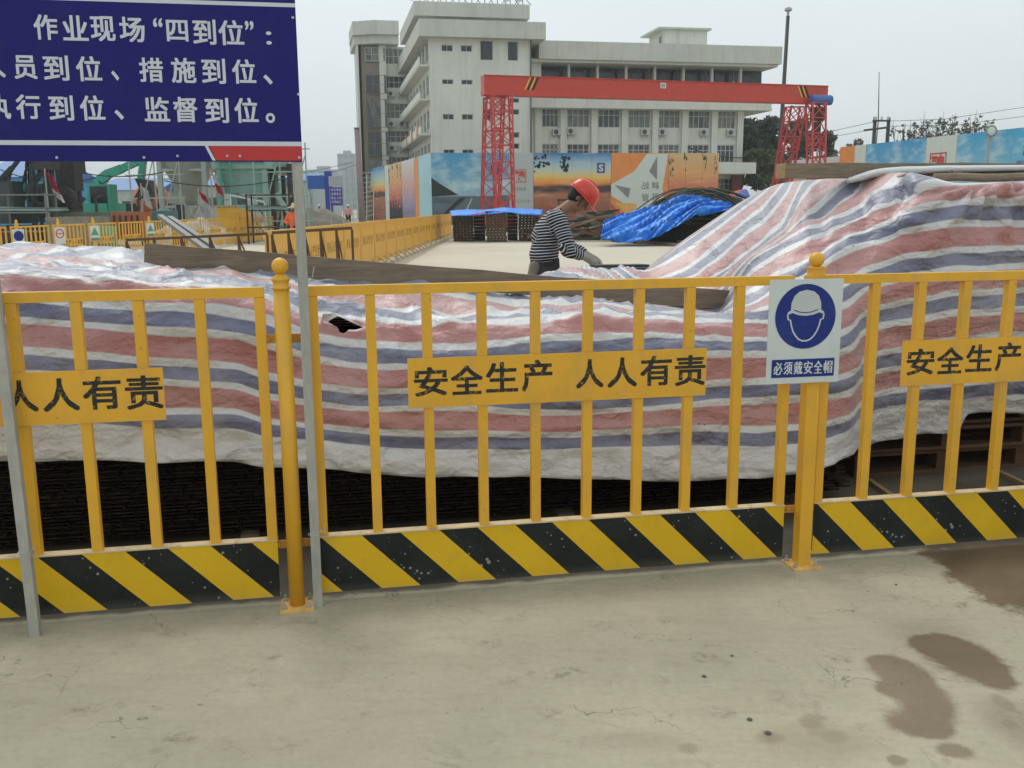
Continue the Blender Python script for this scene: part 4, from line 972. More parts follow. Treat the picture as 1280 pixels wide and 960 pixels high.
def office():
    B = BF; root = thing('office_building', 'long grey-white office building with flat roof bands and window rows behind the red gantry', 'building', B.pt(20, 0, 0), B.ang)
    U, N = B.U, B.N
    # ---- central block
    uC1 = B.uz(664, 150, 0)[0]; cz = lambda y, x=600: B.uz(x, y, 0)[1]; cu = lambda x, y=120: B.uz(x, y, 0)[0]
    ops = []; wins = []
    for y0, y1 in ((57, 65), (100, 106), (143, 150), (187, 194)):
        for x0, x1 in ((553, 567), (577, 591)): wins.append((cu(x0), cu(x1), cz(y1), cz(y0), 2))
    for x0, x1 in ((601, 617), (635, 648)): wins.append((cu(x0), cu(x1), cz(75), cz(50.5), 1))
    for y0, y1 in ((94, 99), (122, 128), (136, 143), (165, 172), (179, 186)): wins.append((cu(637), cu(649), cz(y1), cz(y0), 1))
    for x0, x1 in ((604, 616),): wins.append((cu(x0), cu(x1), cz(150), cz(136), 1))
    ops = [w[:4] for w in wins]
    top = cz(49)
    m = MB(); wall_open(m, B.pt(0, 0, 0), U, N, uC1, 0, top, .3, ops); m.build('front_wall', WALL, root)
    for w in wins: window(root, B.pt(0, 0, 0), U, N, *w[:4], w[4], 1, GLASSD, rec=.18, fw=.05)
    # side wall going back, with ribbon balconies
    DL = 24.0; P = B.pt(0, 0, 0)
    side_ops = []; fl = 3.36
    zrows = [cz(y, 541) for y in (236, 190, 147, 103, 60)]
    for z in zrows:
        for k in range(7): side_ops.append((.9 + k * 3.25, .9 + k * 3.25 + 2.4, z - .9, z + .9))
    m = MB(); wall_open(m, B.pt(0, .31, 0), N, U, DL, 0, top, .3, side_ops); m.build('side_wall', WALL, root)
    for o_ in side_ops: window(root, B.pt(0, .31, 0), N, U, *o_, 3, 2, GLASS, rec=.15)
    for i, z in enumerate(zrows):
        m = MB(); m.fbox(B, -.9, -.02, .35, DL, z - 1.55, z - 1.4); m.fbox(B, -.95, -.85, .35, DL, z - 1.4, z - .75); m.build('balcony', WALL, root)
        for k in range(5):
            if i in (1, 2): 
                c = random.choice([(.75, .40, .10), (.65, .62, .5), (.55, .25, .12), (.7, .55, .2)])
                m = MB(); n0 = 1 + k * 3.0 + random.uniform(0, 2); m.fbox(B, -.99, -.96, n0, n0 + random.uniform(.8, 1.6), z - 1.5, z - .4); m.build('hanging_laundry', fabric('laundry_cloth', c), root)
    m = MB(); m.fbox(B, .31, uC1 - .01, .31, DL, top - .4, top - .1); m.fbox(B, uC1 - .3, uC1, .31, 14, 0, top - .41); m.build('inner_slab', WALL, root)
    # fascia
    zt_, zb_ = cz(28), cz(49.2)
    uF1 = B.uz(682, 40, -.9)[0]
    m = MB(); m.fbox(B, -1.0, uF1, -1.0, DL + .4, zb_, zt_); m.build('roof_band', BAND, root)
    # penthouse on the roof
    pu0, pu1 = B.uz(517, 15, 2)[0], B.uz(661, 15, 2)[0]; pz0, pz1 = zt_, B.uz(600, 4, 2)[1]
    pw = [(.8, 5.6, pz0 + .1, pz0 + .62), (8.0, pu1 - pu0 - 1.9, pz0 + .1, pz0 + .55)]
    m = MB(); wall_open(m, B.pt(pu0 + 1.0, 2.5, 0), U, N, pu1 - pu0 - 1.2, pz0, pz0 + .75, .3, pw); m.build('penthouse_wall', BAND, root)
    for w in pw: window(root, B.pt(pu0 + 1.0, 2.5, 0), U, N, *w, 6, 1, GLASSD)
    m = MB(); m.fbox(B, pu0, pu1, 1.6, 18, pz0 + .75, pz0 + 2.0); m.build('penthouse_roof_band', BAND, root)
    m = MB(); m.fbox(B, pu0 + 1.0, pu0 + 1.3, 2.81, 17, pz0, pz0 + .74); m.fbox(B, pu1 - .5, pu1 - .2, 2.81, 17, pz0, pz0 + .74); m.build('penthouse_side_wall', BAND, root)
    ant = pmat('antenna_metal', (.12, .12, .12), .5, .4)
    for k in range(9):
        uu = pu0 + .6 + k * (pu1 - pu0 - 1.2) / 8; h = random.uniform(1.2, 3.0)
        m = MB(); b = B.pt(uu, 1.9, pz0 + 2.0); m.bar(b, b + Z * h, .07); m.bar(b + Z * h * .5, b + U * .8 + Z * .02, .05); m.bar(b + Z * h * .5, b - U * .8 + Z * .02, .05)
        if k % 3 == 1: m.bar(b + Z * h * .8 - U * .5, b + Z * h * .8 + U * .5, .05)
        m.build('antenna', ant, root)
    for uu in (pu1 - 2.2, pu1 - 1.0):
        m = MB(); m.lathe(B.pt(uu, 1.8, pz0 + 2.6), [(.05, 0), (.3, .08), (.42, .2), (.3, .14), (.05, .06)], 12, A=U, B=Z, C=-N); m.bar(B.pt(uu, 1.9, pz0 + 2.0), B.pt(uu, 1.9, pz0 + 2.6), .06); m.build('satellite_dish', FRAMEW, root)
    m = MB(); m.tube([B.pt(uC1 - .05, -.12, 0), B.pt(uC1 - .05, -.12, zb_)], .07, 6); m.build('drain_pipe', pmat('drain_pipe_grey', (.08, .09, .09), .6), root)
    # ---- rear wing with the bay, to the left
    NB = DL - .3
    ru = lambda x, y=120: B.uz(x, y, NB)[0]; rz_ = lambda y, x=480: B.uz(x, y, NB)[1]
    r0, r1 = ru(478), -.02
    rows_ = [(60, 80), (95, 110), (129, 148), (163, 178), (196, 210), (230, 244)]
    ops = [(ru(481) - r0, ru(511) - r0, rz_(b), rz_(a)) for a, b in rows_]
    m = MB(); wall_open(m, B.pt(r0, NB, 0), U, N, r1 - r0, 0, rz_(58), .3, ops); m.build('rear_wall', WALL, root)
    for o_ in ops: window(root, B.pt(r0, NB, 0), U, N, *o_, 5, 2, GLASS)
    for k, (a, b) in enumerate(rows_[1:4]):
        for xx in (484, 497): ac_unit(root, B.pt(r0, NB, 0), U, N, ru(xx) - r0, rz_(b) - .95)
    bl = ru(452); bay = [(bl - .2, NB + 1.3), (bl + .1, NB - .3), (r0 - .05, NB - .55), (r0 - .05, NB + 1.3)]
    def prismB(mb, pl, z0, z1): mb.prism(pl, U, N, Z, B.O + Z * z0, z1 - z0)
    m = MB(); prismB(m, bay, 0, rz_(56)); m.build('bay', BAYW, root)
    for a, b in ((61, 78), (95, 118), (125, 160), (165, 195), (200, 225)):
        zz0, zz1 = rz_(b), rz_(a); Pq = B.pt(bl + .5, NB - .62, 0)
        window(root, Pq, (B.pt(r0 - .05, NB - .55, 0) - B.pt(bl + .1, NB - .3, 0)).normalized(), N, 0, 2.3, zz0, zz1, 3, 2, GLASS, rec=.05, fw=.05, frame=BAYW if a > 61 else FRAMEW)
    for uu in (r0 + .02,):
        m = MB(); m.fbox(B, uu - .3, uu + .45, NB - .8, NB - .01, 0, rz_(58)); m.build('pilaster', WALL, root)
    m = MB(); m.fbox(B, bl - .45, bl - .22, NB - .5, NB + 6, 0, rz_(57)); m.build('pilaster', WALL, root)
    rl = ru(438, 40)
    top_poly = [(rl, NB + 6), (rl + .2, NB - 1.0), (ru(467, 40), NB - 2.2), (-.98, NB - 2.2), (-.98, NB + 6)]
    m = MB(); prismB(m, top_poly, rz_(47), rz_(30)); prismB(m, [(x * .985 if i < 3 else x, y + .5) for i, (x, y) in enumerate(top_poly)], rz_(57.5), rz_(47.1)); m.build('roof_band', BAND, root)
    # ---- main long wing to the right
    W = 4.5; wu = lambda x, y=120: B.uz(x, y, W)[0]; wz = lambda y, x=800: B.uz(x, y, W)[1]
    m0 = uC1 + .02; m1 = wu(926, 160)
    pil = [672, 703.5, 742, 780, 818, 855, 892, 924]; P = B.pt(m0, W, 0); L = m1 - m0
    cen = [wu(x, 160) - m0 for x in pil]
    ops = []
    for z0p, z1p in ((160, 137.5), (203, 180.5), (246, 223)):
        for a, b in zip(cen[:-1], cen[1:]): ops.append((a + .45, b - .45, wz(z0p), wz(z1p)))
    m = MB(); wall_open(m, P, U, N, L, 0, wz(136), .3, ops); m.build('long_wall', WALL, root)
    for i, o_ in enumerate(ops): window(root, P, U, N, *o_, 4, 2, GLASS, transom=.68)
    for c in cen:
        m = MB(); m.fbox(B, m0 + c - .32, m0 + c + .32, W - .35, W - .001, 0, wz(137)); m.build('pilaster', WALL, root)
    for xx, yy in ((708, 169), (801, 169), (823, 169), (875, 169), (909, 169), (690, 170)): ac_unit(root, P, U, N, wu(xx) - m0, wz(yy))
    # upper overhanging storey
    V = 3.0; vu = lambda x, y=90: B.uz(x, y, V)[0]; vz = lambda y, x=800: B.uz(x, y, V)[1]
    e1 = vu(965, 120)
    m = MB(); m.fbox(B, m0, e1, V, V + .3, vz(136), vz(103)); m.fbox(B, m0, e1 + .2, V + .31, 22, vz(136), vz(132)); m.fbox(B, e1 - .3, e1, V + .31, 20, vz(131.9), vz(103)); m.build('parapet_band', WALL, root)
    m = MB(); m.fbox(B, m0, vu(676.5), V, V + .3, vz(102.9), vz(76)); m.fbox(B, m0, e1 - .05, V + .05, V + .3, vz(80.5), vz(76)); m.build('lintel_band', WALL, root)
    for k in range(8):
        x0 = 677 + k * 36; a, b = vu(x0) , vu(x0 + 36)
        if k: m = MB(); m.fbox(B, a - .12, a + .12, V + .5, V + .9, vz(103), vz(80.6)); m.build('column', BAND, root)
        window(root, B.pt(0, V + 2.2, 0), U, N, a + .05, b - .02, vz(102), vz(81), 3, 1, GLASSD, frame=pmat('bronze_frame', (.09, .09, .08), .5) if k == 0 else bpy.data.materials['bronze_frame'])
    f1 = B.uz(978, 65, 1.9)[0]
    m = MB(); m.fbox(B, uF1 + .02, f1, 1.9, 22, B.uz(800, 76, 1.9)[1], B.uz(800, 53.5, 1.9)[1]); m.fbox(B, m0 + .5, f1 - .3, 2.2, 21, B.uz(800, 80, 2.2)[1], B.uz(800, 76, 1.9)[1] - .002); m.build('roof_band', BAND, root)
    # stair head on the roof
    s0, s1 = B.uz(832, 45, 6)[0], B.uz(884, 45, 6)[0]; zz = B.uz(800, 53.5, 1.9)[1]; zt2 = B.uz(858, 37.5, 6)[1]
    m = MB(); m.fbox(B, s0, s1, 6, 11, zz, zt2); m.build('stair_head', WALL, root)
    m = MB(); m.fbox(B, s0 - .9, s1 + .3, 5.6, 11.3, zt2, zt2 + .18); m.build('stair_head_roof', BAND, root)
    window(root, B.pt(s0, 6.2, 0), N, U, .8, 1.6, zz, zt2 - .4, 1, 1, GLASSD, rec=-.02)
    # porch
    p0, p1 = B.uz(890, 212, 0)[0], B.uz(945, 212, 0)[0]
    m = MB(); m.fbox(B, p0, p1, 0, W - .36, B.uz(900, 217, 0)[1], B.uz(900, 203, 0)[1]); m.build('porch_canopy', WALL, root)
    m = MB(); m.fbox(B, wu(921) - .5, wu(921) + .5, W - .9, W - .36, 0, B.uz(900, 217, 0)[1] - .01); m.build('red_column', pmat('maroon_tile', (.17, .05, .045), .5), root)
    m = MB(); m.tube([B.pt(m1 - 6 + k * .8, W - .6, wz(203) + 1.0 - .09 * k + .02 * (k - 5) ** 2) for k in range(14)], .05, 5); m.build('cable', BLK, root)
office()

# ------------------------------------------------------------------ printed hoardings
def sky_print(name, top, bot, cloud, hz=None, hzc=(.05, .05, .05), low=None, cs=1.0):
    t = NT(name); gz = t.n('ShaderNodeSeparateXYZ'); t.l(t.coord('Generated'), gz.inputs[0]); p = t.coord('Object')
    z = gz.outputs[2]; col = t.mix(t.maprange(z, 0, 1), bot, top)
    c = t.noise(t.mapping(p, scale=(.35 * cs, .35 * cs, .8 * cs)), 1.0, 6, .6)
    col = t.mix(t.math('MULTIPLY', t.maprange(c, .46, .66), .85), col, cloud)
    if low is not None:
        w = t.math('ADD', z, t.math('MULTIPLY', t.math('SUBTRACT', t.noise(p, .9, 4), .5), .06))
        col = t.mix(t.maprange(w, hz - .015, hz + .01, 1, 0), col, t.mix(t.maprange(t.noise(t.mapping(p, scale=(.3, .3, 3)), 1.5, 4), .35, .65), low, hzc))
    return t.fin(col, .55)
def sunset_print(name, stops, water=False):
    t = NT(name); gz = t.n('ShaderNodeSeparateXYZ'); t.l(t.coord('Generated'), gz.inputs[0]); p = t.coord('Object')
    z = t.math('ADD', gz.outputs[2], t.math('MULTIPLY', t.math('SUBTRACT', t.noise(t.mapping(p, scale=(.25, .25, 1.5)), 1, 5), .5), .10))
    col = t.ramp(z, stops)
    col = t.mix(t.math('MULTIPLY', t.maprange(t.noise(t.mapping(p, scale=(.3, .3, 2)), 1.8, 5), .5, .7), .35), col, (.85, .5, .3))
    return t.fin(col, .55)
PR_ROAD = sky_print('print_road_sky', (.05, .30, .52), (.32, .50, .52), (.55, .66, .68), .40, (.055, .08, .10), (.12, .16, .20))
PR_SKY = sky_print('print_blue_sky', (.06, .33, .60), (.30, .58, .70), (.62, .78, .82))
PR_SKY2 = sky_print('print_cloud_sky', (.05, .36, .62), (.42, .66, .68), (.60, .76, .76))
PR_LAKE = sunset_print('print_lake_sunset', [(0, (.25, .06, .04)), (.25, (.32, .10, .05)), (.42, (.40, .16, .07)), (.46, (.05, .03, .03)), (.52, (.06, .03, .03)), (.56, (.75, .22, .04)), (.66, (.80, .52, .12)), (.74, (.52, .60, .45)), (.84, (.35, .52, .62)), (1, (.03, .20, .46))])
PR_DUSK = sunset_print('print_forest_sunset', [(0, (.03, .02, .03)), (.22, (.07, .03, .04)), (.34, (.35, .07, .08)), (.5, (.62, .18, .10)), (.7, (.70, .36, .13)), (1, (.62, .45, .22))])
PR_ORANGE = pmat('print_orange', (.75, .26, .06), .55, var=.15, scale=.6)
PR_PALE = pmat('print_pale_grey', (.42, .47, .46), .55, var=.05, scale=.4)
PR_PALE2 = pmat('print_pale_cream', (.60, .66, .60), .55, var=.05, scale=.4)
PR_GREY = pmat('print_mid_grey', (.22, .24, .24), .55)
PR_RED = pmat('print_seal_red', (.55, .06, .05), .55)
PR_DARK = pmat('print_black', (.012, .014, .014), .6)
PR_PURP = pmat('print_purple_logo', (.06, .045, .30), .55)
PR_CYAN = pmat('print_pale_cyan', (.36, .58, .64), .55, var=.15, scale=.5)
PR_VIO = sunset_print('print_violet_city', [(0, (.10, .10, .22)), (.3, (.30, .25, .40)), (.6, (.60, .35, .30)), (1, (.62, .60, .62))])
PR_SHEET = pmat('hoarding_back_sheet', (.35, .36, .36), .7)
def decal(m, P, U, W_, H_, shapes, d, back):
    for sh in shapes: m.prism([(x * W_, y * H_) for x, y in sh], U, Z, -back, P - back * d, .006)
def tree_print(rng, x0, x1, base, n, hmin, hmax):
    out = []
    for k in range(n):
        x = x0 + (x1 - x0) * (k + rng.uniform(.1, .9)) / n; h = rng.uniform(hmin, hmax); w = rng.uniform(.005, .011)
        out.append([(x - w, base), (x + w, base), (x + w * .5, base + h * .6), (x, base + h), (x - w * .5, base + h * .55)])
    return out
HO = []
def hoarding(p0, p1, z1, mat_, label, seams=3, extra=None, group='printed hoarding panels round the yard'):
    p0 = Vector((p0[0], p0[1], 0)); p1 = Vector((p1[0], p1[1], 0)); U = (p1 - p0).normalized(); L = (p1 - p0).length; back = Vector((-U.y, U.x, 0))
    root = thing('printed_hoarding', label, 'hoarding', p0, math.atan2(U.y, U.x), group)
    for k in range(seams):
        m = MB(); a, b = L * k / seams + .006, L * (k + 1) / seams - .006
        p = [p0 + U * a, p0 + U * b, p0 + U * b + back * .06, p0 + U * a + back * .06]
        m.hexa([q + Z * .05 for q in p] + [q + Z * z1 for q in p]); 
        pc = m.build('panel', mat_, root)
    for k in range(seams + 1):
        m = MB(); x = min(max(L * k / seams, .05), L - .05); m.bar(p0 + U * x + back * .12, p0 + U * x + back * .12 + Z * (z1 - .05), .08); m.build('support_post', GALV, root)
    if extra: extra(root, p0, U, back, L, z1)
    return root
def join_print(root, name, mat_, shapes, p0, U, back, L, H, d=.012):
    m = MB(); decal(m, p0, U, L, H, shapes, d, back); return m.build(name, mat_, root)
def ex_road(root, p0, U, back, L, H):
    J = lambda nm, mt, sh, d=.012: join_print(root, nm, mt, sh, p0, U, back, L, H, d)
    J('printed_road', pmat('print_road_grey', (.10, .14, .17), .5), [[(.0, .02), (.95, .02), (.60, .38), (.50, .38)]], .012)
    J('printed_verge', PR_DARK, [[(.0, .36), (.0, .66), (.10, .58), (.22, .50), (.34, .42), (.0, .40)], [(.0, .02), (.05, .02), (.44, .38), (.36, .38)]], .02)
    J('printed_barrier', PR_PALE, [[(.34, .02), (.38, .02), (.52, .37), (.505, .37)], [(.40, .42), (1, .42), (1, .405), (.40, .405)]], .028)
    J('logo_patch', PR_PURP, [[(.76, .70), (.86, .70), (.86, .83), (.76, .83)]], .02)
    m = MB(); m.glyph('S', p0 + U * (.81 * L) + Z * (.765 * H) - back * .034, U, Z, .06 * L, .09 * H, .03); m.build('logo_letter', PR_PALE2, root)
def ex_seal(root, p0, U, back, L, H, s=1.0):
    m = MB(); c = p0 + U * (.43 * L) + Z * (.68 * H) - back * .012
    a = .27 * L
    for (x0, y0, x1, y1) in ((-a, a * 1.0, a, a * .9), (-a, -a, a, -a * .9), (-a, -a, -a * .9, a), (a * .9, -a, a, a)):
        m.prism([(x0, y0), (x1, y0), (x1, y1), (x0, y1)], U, Z, -back, c, .006)
    m.glyph('臻', c - back * .008, U, Z, a * 1.7, a * 1.7, .03); m.build('red_seal', PR_RED, root)
    m = MB()
    for k, ch in enumerate('诚信品质'): m.glyph(ch, p0 + U * ((.22 + .14 * k) * L) + Z * (.50 * H) - back * .012, U, Z, .10 * L, .05 * H, .01)
    for k, ch in enumerate('企业文化墙'): m.glyph(ch, p0 + U * ((.20 + .15 * k) * L) + Z * (.33 * H) - back * .012, U, Z, .11 * L, .045 * H, .0)
    m.build('small_lettering', PR_GREY, root)
def ex_lake(root, p0, U, back, L, H):
    J = lambda nm, mt, sh, d=.012: join_print(root, nm, mt, sh, p0, U, back, L, H, d)
    rng = random.Random(3); sh = []
    for k in range(60):
        x = rng.choice([rng.gauss(.11, .07), rng.gauss(.40, .04)]); y = rng.gauss(.88, .07) if x < .3 else rng.gauss(.86, .07); x = max(.01, min(.5, x)); y = max(.66, min(.99, y)); w = rng.uniform(.008, .022); h = rng.uniform(.02, .05)
        sh.append([(x - w, y), (x, y - h * .6), (x + w, y - h * .2), (x + w * .6, y + h * .5), (x - w * .5, y + h * .4)])
    J('printed_branches', PR_DARK, sh)
    J('logo_patch', PR_PURP, [[(.82, .72), (.92, .72), (.92, .86), (.82, .86)]], .02)
    m = MB(); m.glyph('S', p0 + U * (.87 * L) + Z * (.79 * H) - back * .034, U, Z, .06 * L, .10 * H, .03); m.build('logo_letter', PR_PALE2, root)
    J('printed_jetty', PR_DARK, [[(.3, .33), (.75, .34), (.75, .36), (.3, .35)]] + [[(x, .22), (x + .012, .22), (x + .012, .36), (x, .36)] for x in (.32, .42, .52, .62, .72)], .02)
def ex_geo(root, p0, U, back, L, H):
    J = lambda nm, mt, sh, d=.012: join_print(root, nm, mt, sh, p0, U, back, L, H, d)
    J('white_facet', PR_PALE2, [[(0, .56), (.40, .74), (.62, .99), (.99, .99), (.9, .5), (.99, .1), (.60, .02), (.35, .22), (0, .40)]], .012)
    J('grey_facet', PR_GREY, [[(.06, .55), (.34, .50), (.30, .36)], [(.80, .96), (.66, .74), (.80, .62)]], .02)
    J('orange_facet', pmat('print_amber', (.78, .42, .10), .5), [[(.06, .30), (.45, .28), (.42, .03)]], .02)
    J('red_facet', pmat('print_vermilion', (.60, .07, .04), .5), [[(0, .29), (0, .0), (.36, .0)]], .028)
    m = MB()
    for r_, row in enumerate(('战略', '管理')):
        for k, ch in enumerate(row): m.glyph(ch, p0 + U * ((.60 + .18 * k) * L) + Z * ((.54 - .17 * r_) * H) - back * .03, U, Z, .13 * L, .11 * H, .01)
    m.build('grey_lettering', PR_GREY, root)
def ex_forest(root, p0, U, back, L, H):
    rng = random.Random(5)
    join_print(root, 'printed_forest', PR_DARK, tree_print(rng, .02, .98, .05, 34, .15, .38) + [[(0, 0), (1, 0), (1, .16), (.5, .2), (0, .17)]], p0, U, back, L, H)
    m = MB(); m.lathe(p0 + U * (.84 * L) + Z * (.27 * H) - back * .02, [(.14, 0), (.10, .01)], 12, A=U, B=Z, C=-back); m.build('printed_sun', pmat('print_sun', (.95, .75, .45), .5), root)
    sh = []
    for (cx, y0, n_) in ((.04, .8, 14), (.32, .9, 8), (.7, .9, 12), (.95, .85, 10)):
        for k in range(n_):
            x, y = cx + rng.uniform(-.05, .05), y0 + rng.uniform(-.15, .1); w = rng.uniform(.004, .01); sh.append([(x - w, y), (x + w, y - .02), (x + w * .6, y + .04)])
    join_print(root, 'printed_twigs', PR_DARK, sh, p0, U, back, L, H, .02)
def hp(px, D): p = at_y(px, 258, D); return (p.x, p.y)
HT = 5.9
D0 = 80
hoarding(hp(540, 80), hp(637, 80.9), HT, PR_ROAD, 'printed hoarding with blue sky over a highway, just left of and behind the gantry leg', 4, ex_road)
hoarding(hp(637.5, 80.9), hp(666.5, 81.2), HT, PR_PALE, 'pale grey hoarding with small red seal between the highway and lake pictures', 1, ex_seal)
hoarding(hp(667, 81.2), hp(763, 82.2), HT, PR_LAKE, 'printed hoarding of a lake at sunset behind the striped-shirt worker', 4, ex_lake)
hoarding(hp(763.5, 82.2), hp(834.5, 82.9), HT, PR_ORANGE, 'orange hoarding with white facets and grey characters', 3, ex_geo)
hoarding(hp(835, 82.9), hp(897, 83.5), HT, PR_DUSK, 'printed hoarding of fir trees before a red sunset above the rod pile', 3, ex_forest)
# side row running back on the left
seg = [(540, 80, PR_CYAN, 'pale cyan hoarding at the left corner beside the highway picture', None), (524, 86, PR_ORANGE, 'narrow orange hoarding strip in the receding left row', None), (519, 88, PR_VIO, 'violet and white printed hoarding in the receding left row', None),
       (503, 95, PR_DUSK, 'orange dusk city hoarding in the receding left row', ex_forest), (487, 102, PR_PALE2, 'white hoarding strip in the receding left row', None), (482, 104, PR_LAKE, 'small lake sunset hoarding at the far end of the receding left row', None), (462, 113, PR_CYAN, 'pale blue hoarding farthest away in the left row', None), (446, 121, None, '', None)]
for (a, b) in zip(seg[:-1], seg[1:]): hoarding(hp(b[0], b[1]), hp(a[0] - .3, a[1]), HT, a[2], a[3], 2, a[4])
# right row coming toward the camera
rs = [(1283, 57.0, PR_SKY2, 'large cloud hoarding with purple logo at the right edge'), (1190, 63.3, PR_PALE2, 'cream hoarding with red seal in the right row'), (1152, 66.3, PR_SKY, 'blue sky hoarding between the cream seal panel and the orange strip'), (1078, 73, PR_PALE2, 'white hoarding strip beside the orange one in the right row'), (1064, 74.4, PR_ORANGE, 'orange hoarding strip in the right row'), (1046, 76.2, PR_VIO, 'violet blue hoarding behind the right gantry leg'), (984, 83, None, '')]
for i, (a, b) in enumerate(zip(rs[:-1], rs[1:])):
    ex = ex_seal if i == 1 else None
    r_ = hoarding(hp(b[0] + .3, b[1]), hp(a[0], a[1]), HT if i < 5 else 5.2, a[2], a[3], 4 if i in (0, 2) else 2, ex)
    if i == 0:
        p0 = Vector((*hp(b[0] + .3, b[1]), 0)); p1 = Vector((*hp(a[0], a[1]), 0)); U = (p1 - p0).normalized(); L = (p1 - p0).length; back = Vector((-U.y, U.x, 0))
        m = MB(); m.glyph('S', p0 + U * (.93 * L) + Z * 4.6 - back * .02, U, Z, .055 * L, .75, .05); m.build('logo_letter', PR_PURP, r_)
        m = MB(); m.glyph('团', p0 + U * (.86 * L) + Z * 3.8 - back * .02, U, Z, .05 * L, .35, .01); m.glyph('队', p0 + U * (.92 * L) + Z * 3.8 - back * .02, U, Z, .05 * L, .35, .01); m.build('small_lettering', PR_PURP, r_)
        m = MB(); decal(m, p0, U, L, 5.9, [[(0, .30), (.01, .44), (.05, .42), (.09, .38), (.13, .37), (.19, .34), (.3, .33), (.3, .30)]], .02, back); m.build('printed_hills', PR_DARK, r_)
hoarding(hp(1400, 50), hp(1560, 43), HT, PR_SKY, 'blue hoarding beyond the right edge', 2) if False else None

# ------------------------------------------------------------------ red gantry crane
def gantry():
    RED = paint('gantry_red_paint', (.56, .055, .03), grime=(.2, .06, .05), chips=False); REDL = paint('gantry_leg_red', (.55, .06, .06), grime=(.2, .05, .05), chips=False)
    A = at_y(605, 96.5, 60.0); Bp = at_y(1031, 108, 66.6); d = Vector((Bp.x - A.x, Bp.y - A.y, 0)); L = d.length; ang = math.atan2(d.y, d.x)
    G = Frame((A.x, A.y), ang); zt_ = (A.z + Bp.z) / 2
    root = thing('gantry_crane', 'red gantry crane spanning the yard on two lattice legs', 'gantry crane', G.pt(L / 2, 0, 0), ang)
    m = MB(); m.fbox(G, -.1, L, -.4, .4, zt_ - .78, zt_); m.build('main_girder', RED, root)
    m = MB(); m.fbox(G, -.1, L - .3, -.5, .5, zt_ - 1.12, zt_ - .785); m.build('lower_flange', RED, root)
    m = MB(); m.fbox(G, -.1, L, -.47, .47, zt_ + .002, zt_ + .05); m.build('top_flange', RED, root)
    Y = pmat('gantry_yellow_stripe', (.75, .55, .05), .5); 
    for u0, dr in ((2.45, 1), (L - 2.0, -1)):
        for k in range(2):
            m = MB(); uu = u0 + k * .32; m.prism([(uu, zt_ - .76), (uu + .08, zt_ - .76), (uu + .08 + .35 * dr, zt_ - .02), (uu + .35 * dr, zt_ - .02)], G.U, Z, -G.N, G.pt(0, -.405, 0), .01); m.build('yellow_stripe', Y, root)
            m = MB(); uu += .15; m.prism([(uu, zt_ - .76), (uu + .14, zt_ - .76), (uu + .14 + .35 * dr, zt_ - .02), (uu + .35 * dr, zt_ - .02)], G.U, Z, -G.N, G.pt(0, -.405, 0), .01); m.build('black_stripe', BLK, root)
    m = MB(); uc = G.uz(829, 107, -.41)[0]; zc = G.uz(829, 107, -.41)[1]; m.fbox(G, uc - .2, uc + .2, -.42, -.405, zc - .17, zc + .17); pl = m.build('capacity_plate', WHITEP, root)
    m = MB(); m.glyph('1', G.pt(uc - .08, -.425, zc), G.U, Z, .06, .2, .02); m.glyph('0', G.pt(uc + .06, -.425, zc), G.U, Z, .1, .2, .02); m.build('capacity_lettering', PR_DARK, pl)
    def lattice(u, na, nb, w, name, wu=None):
        wu = wu or w; H = zt_ - 1.12; m = MB(); K = 8
        def c(t, su, sn): 
            s = (.55 + .45 * (t if True else 1)); n = nb + (na - nb) * t
            return G.pt(u + su * wu / 2, n + sn * w / 2 * s, H * t)
        ch = [(-1, -1), (1, -1), (1, 1), (-1, 1)]
        for (a, b) in ch: m.bar(c(0.02, a, b), c(1, a, b), .11)
        for k in range(K):
            t0, t1 = .02 + .98 * k / K, .02 + .98 * (k + 1) / K
            for i in range(4):
                a, b = ch[i], ch[(i + 1) % 4]
                m.bar(c(t0, *a), c(t1, *b) if k % 2 else c(t1, *b), .055)
                if k % 2: m.bar(c(t0, *b), c(t1, *a), .055)
                m.bar(c(t1 if t1 < 1 else .995, *a), c(t1 if t1 < 1 else .995, *b), .06)
        m.build(name, REDL, root)
    lattice(.85, -.8, -1.5, .8, 'lattice_leg', 1.15); lattice(.85, .8, 2.2, .8, 'lattice_leg', 1.15)
    lattice(L - 1.15, -.8, -1.6, .8, 'lattice_leg', 1.0); lattice(L - 1.15, 1.6, 3.6, .8, 'lattice_leg', 1.15)
    for u in (.85, L - 1.15):
        m = MB(); m.fbox(G, u - .35, u + .35, -2.8, 4.2, .25, .75); b = m.build('end_carriage', RED, root)
        for n in (-2.2, 3.6):
            m = MB(); m.lathe(G.pt(u - .1, n, .28), [(.26, 0), (.3, .03), (.3, .17), (.26, .2)], 14, A=G.N, B=Z, C=G.U); m.build('wheel', BLK, root)
    m = MB(); m.lathe(G.pt(L - 1.6, -.9, zt_ - .95), [(.2, 0), (.33, .05), (.33, 1.5), (.2, 1.56)], 14, A=G.N, B=Z, C=G.U); m.build('hoist_drum', pmat('hoist_blue', (.06, .13, .36), .5), root)
    m = MB(); m.fbox(G, L - 1.4, L - .5, -.9, -.55, zt_ - 2.3, zt_ - 1.4); m.fbox(G, L - 1.2, L - .8, -1.0, -.6, zt_ - 3.0, zt_ - 2.35); m.build('hoist_box', pmat('hoist_dark', (.06, .035, .03), .6), root)
    return G
gantry()
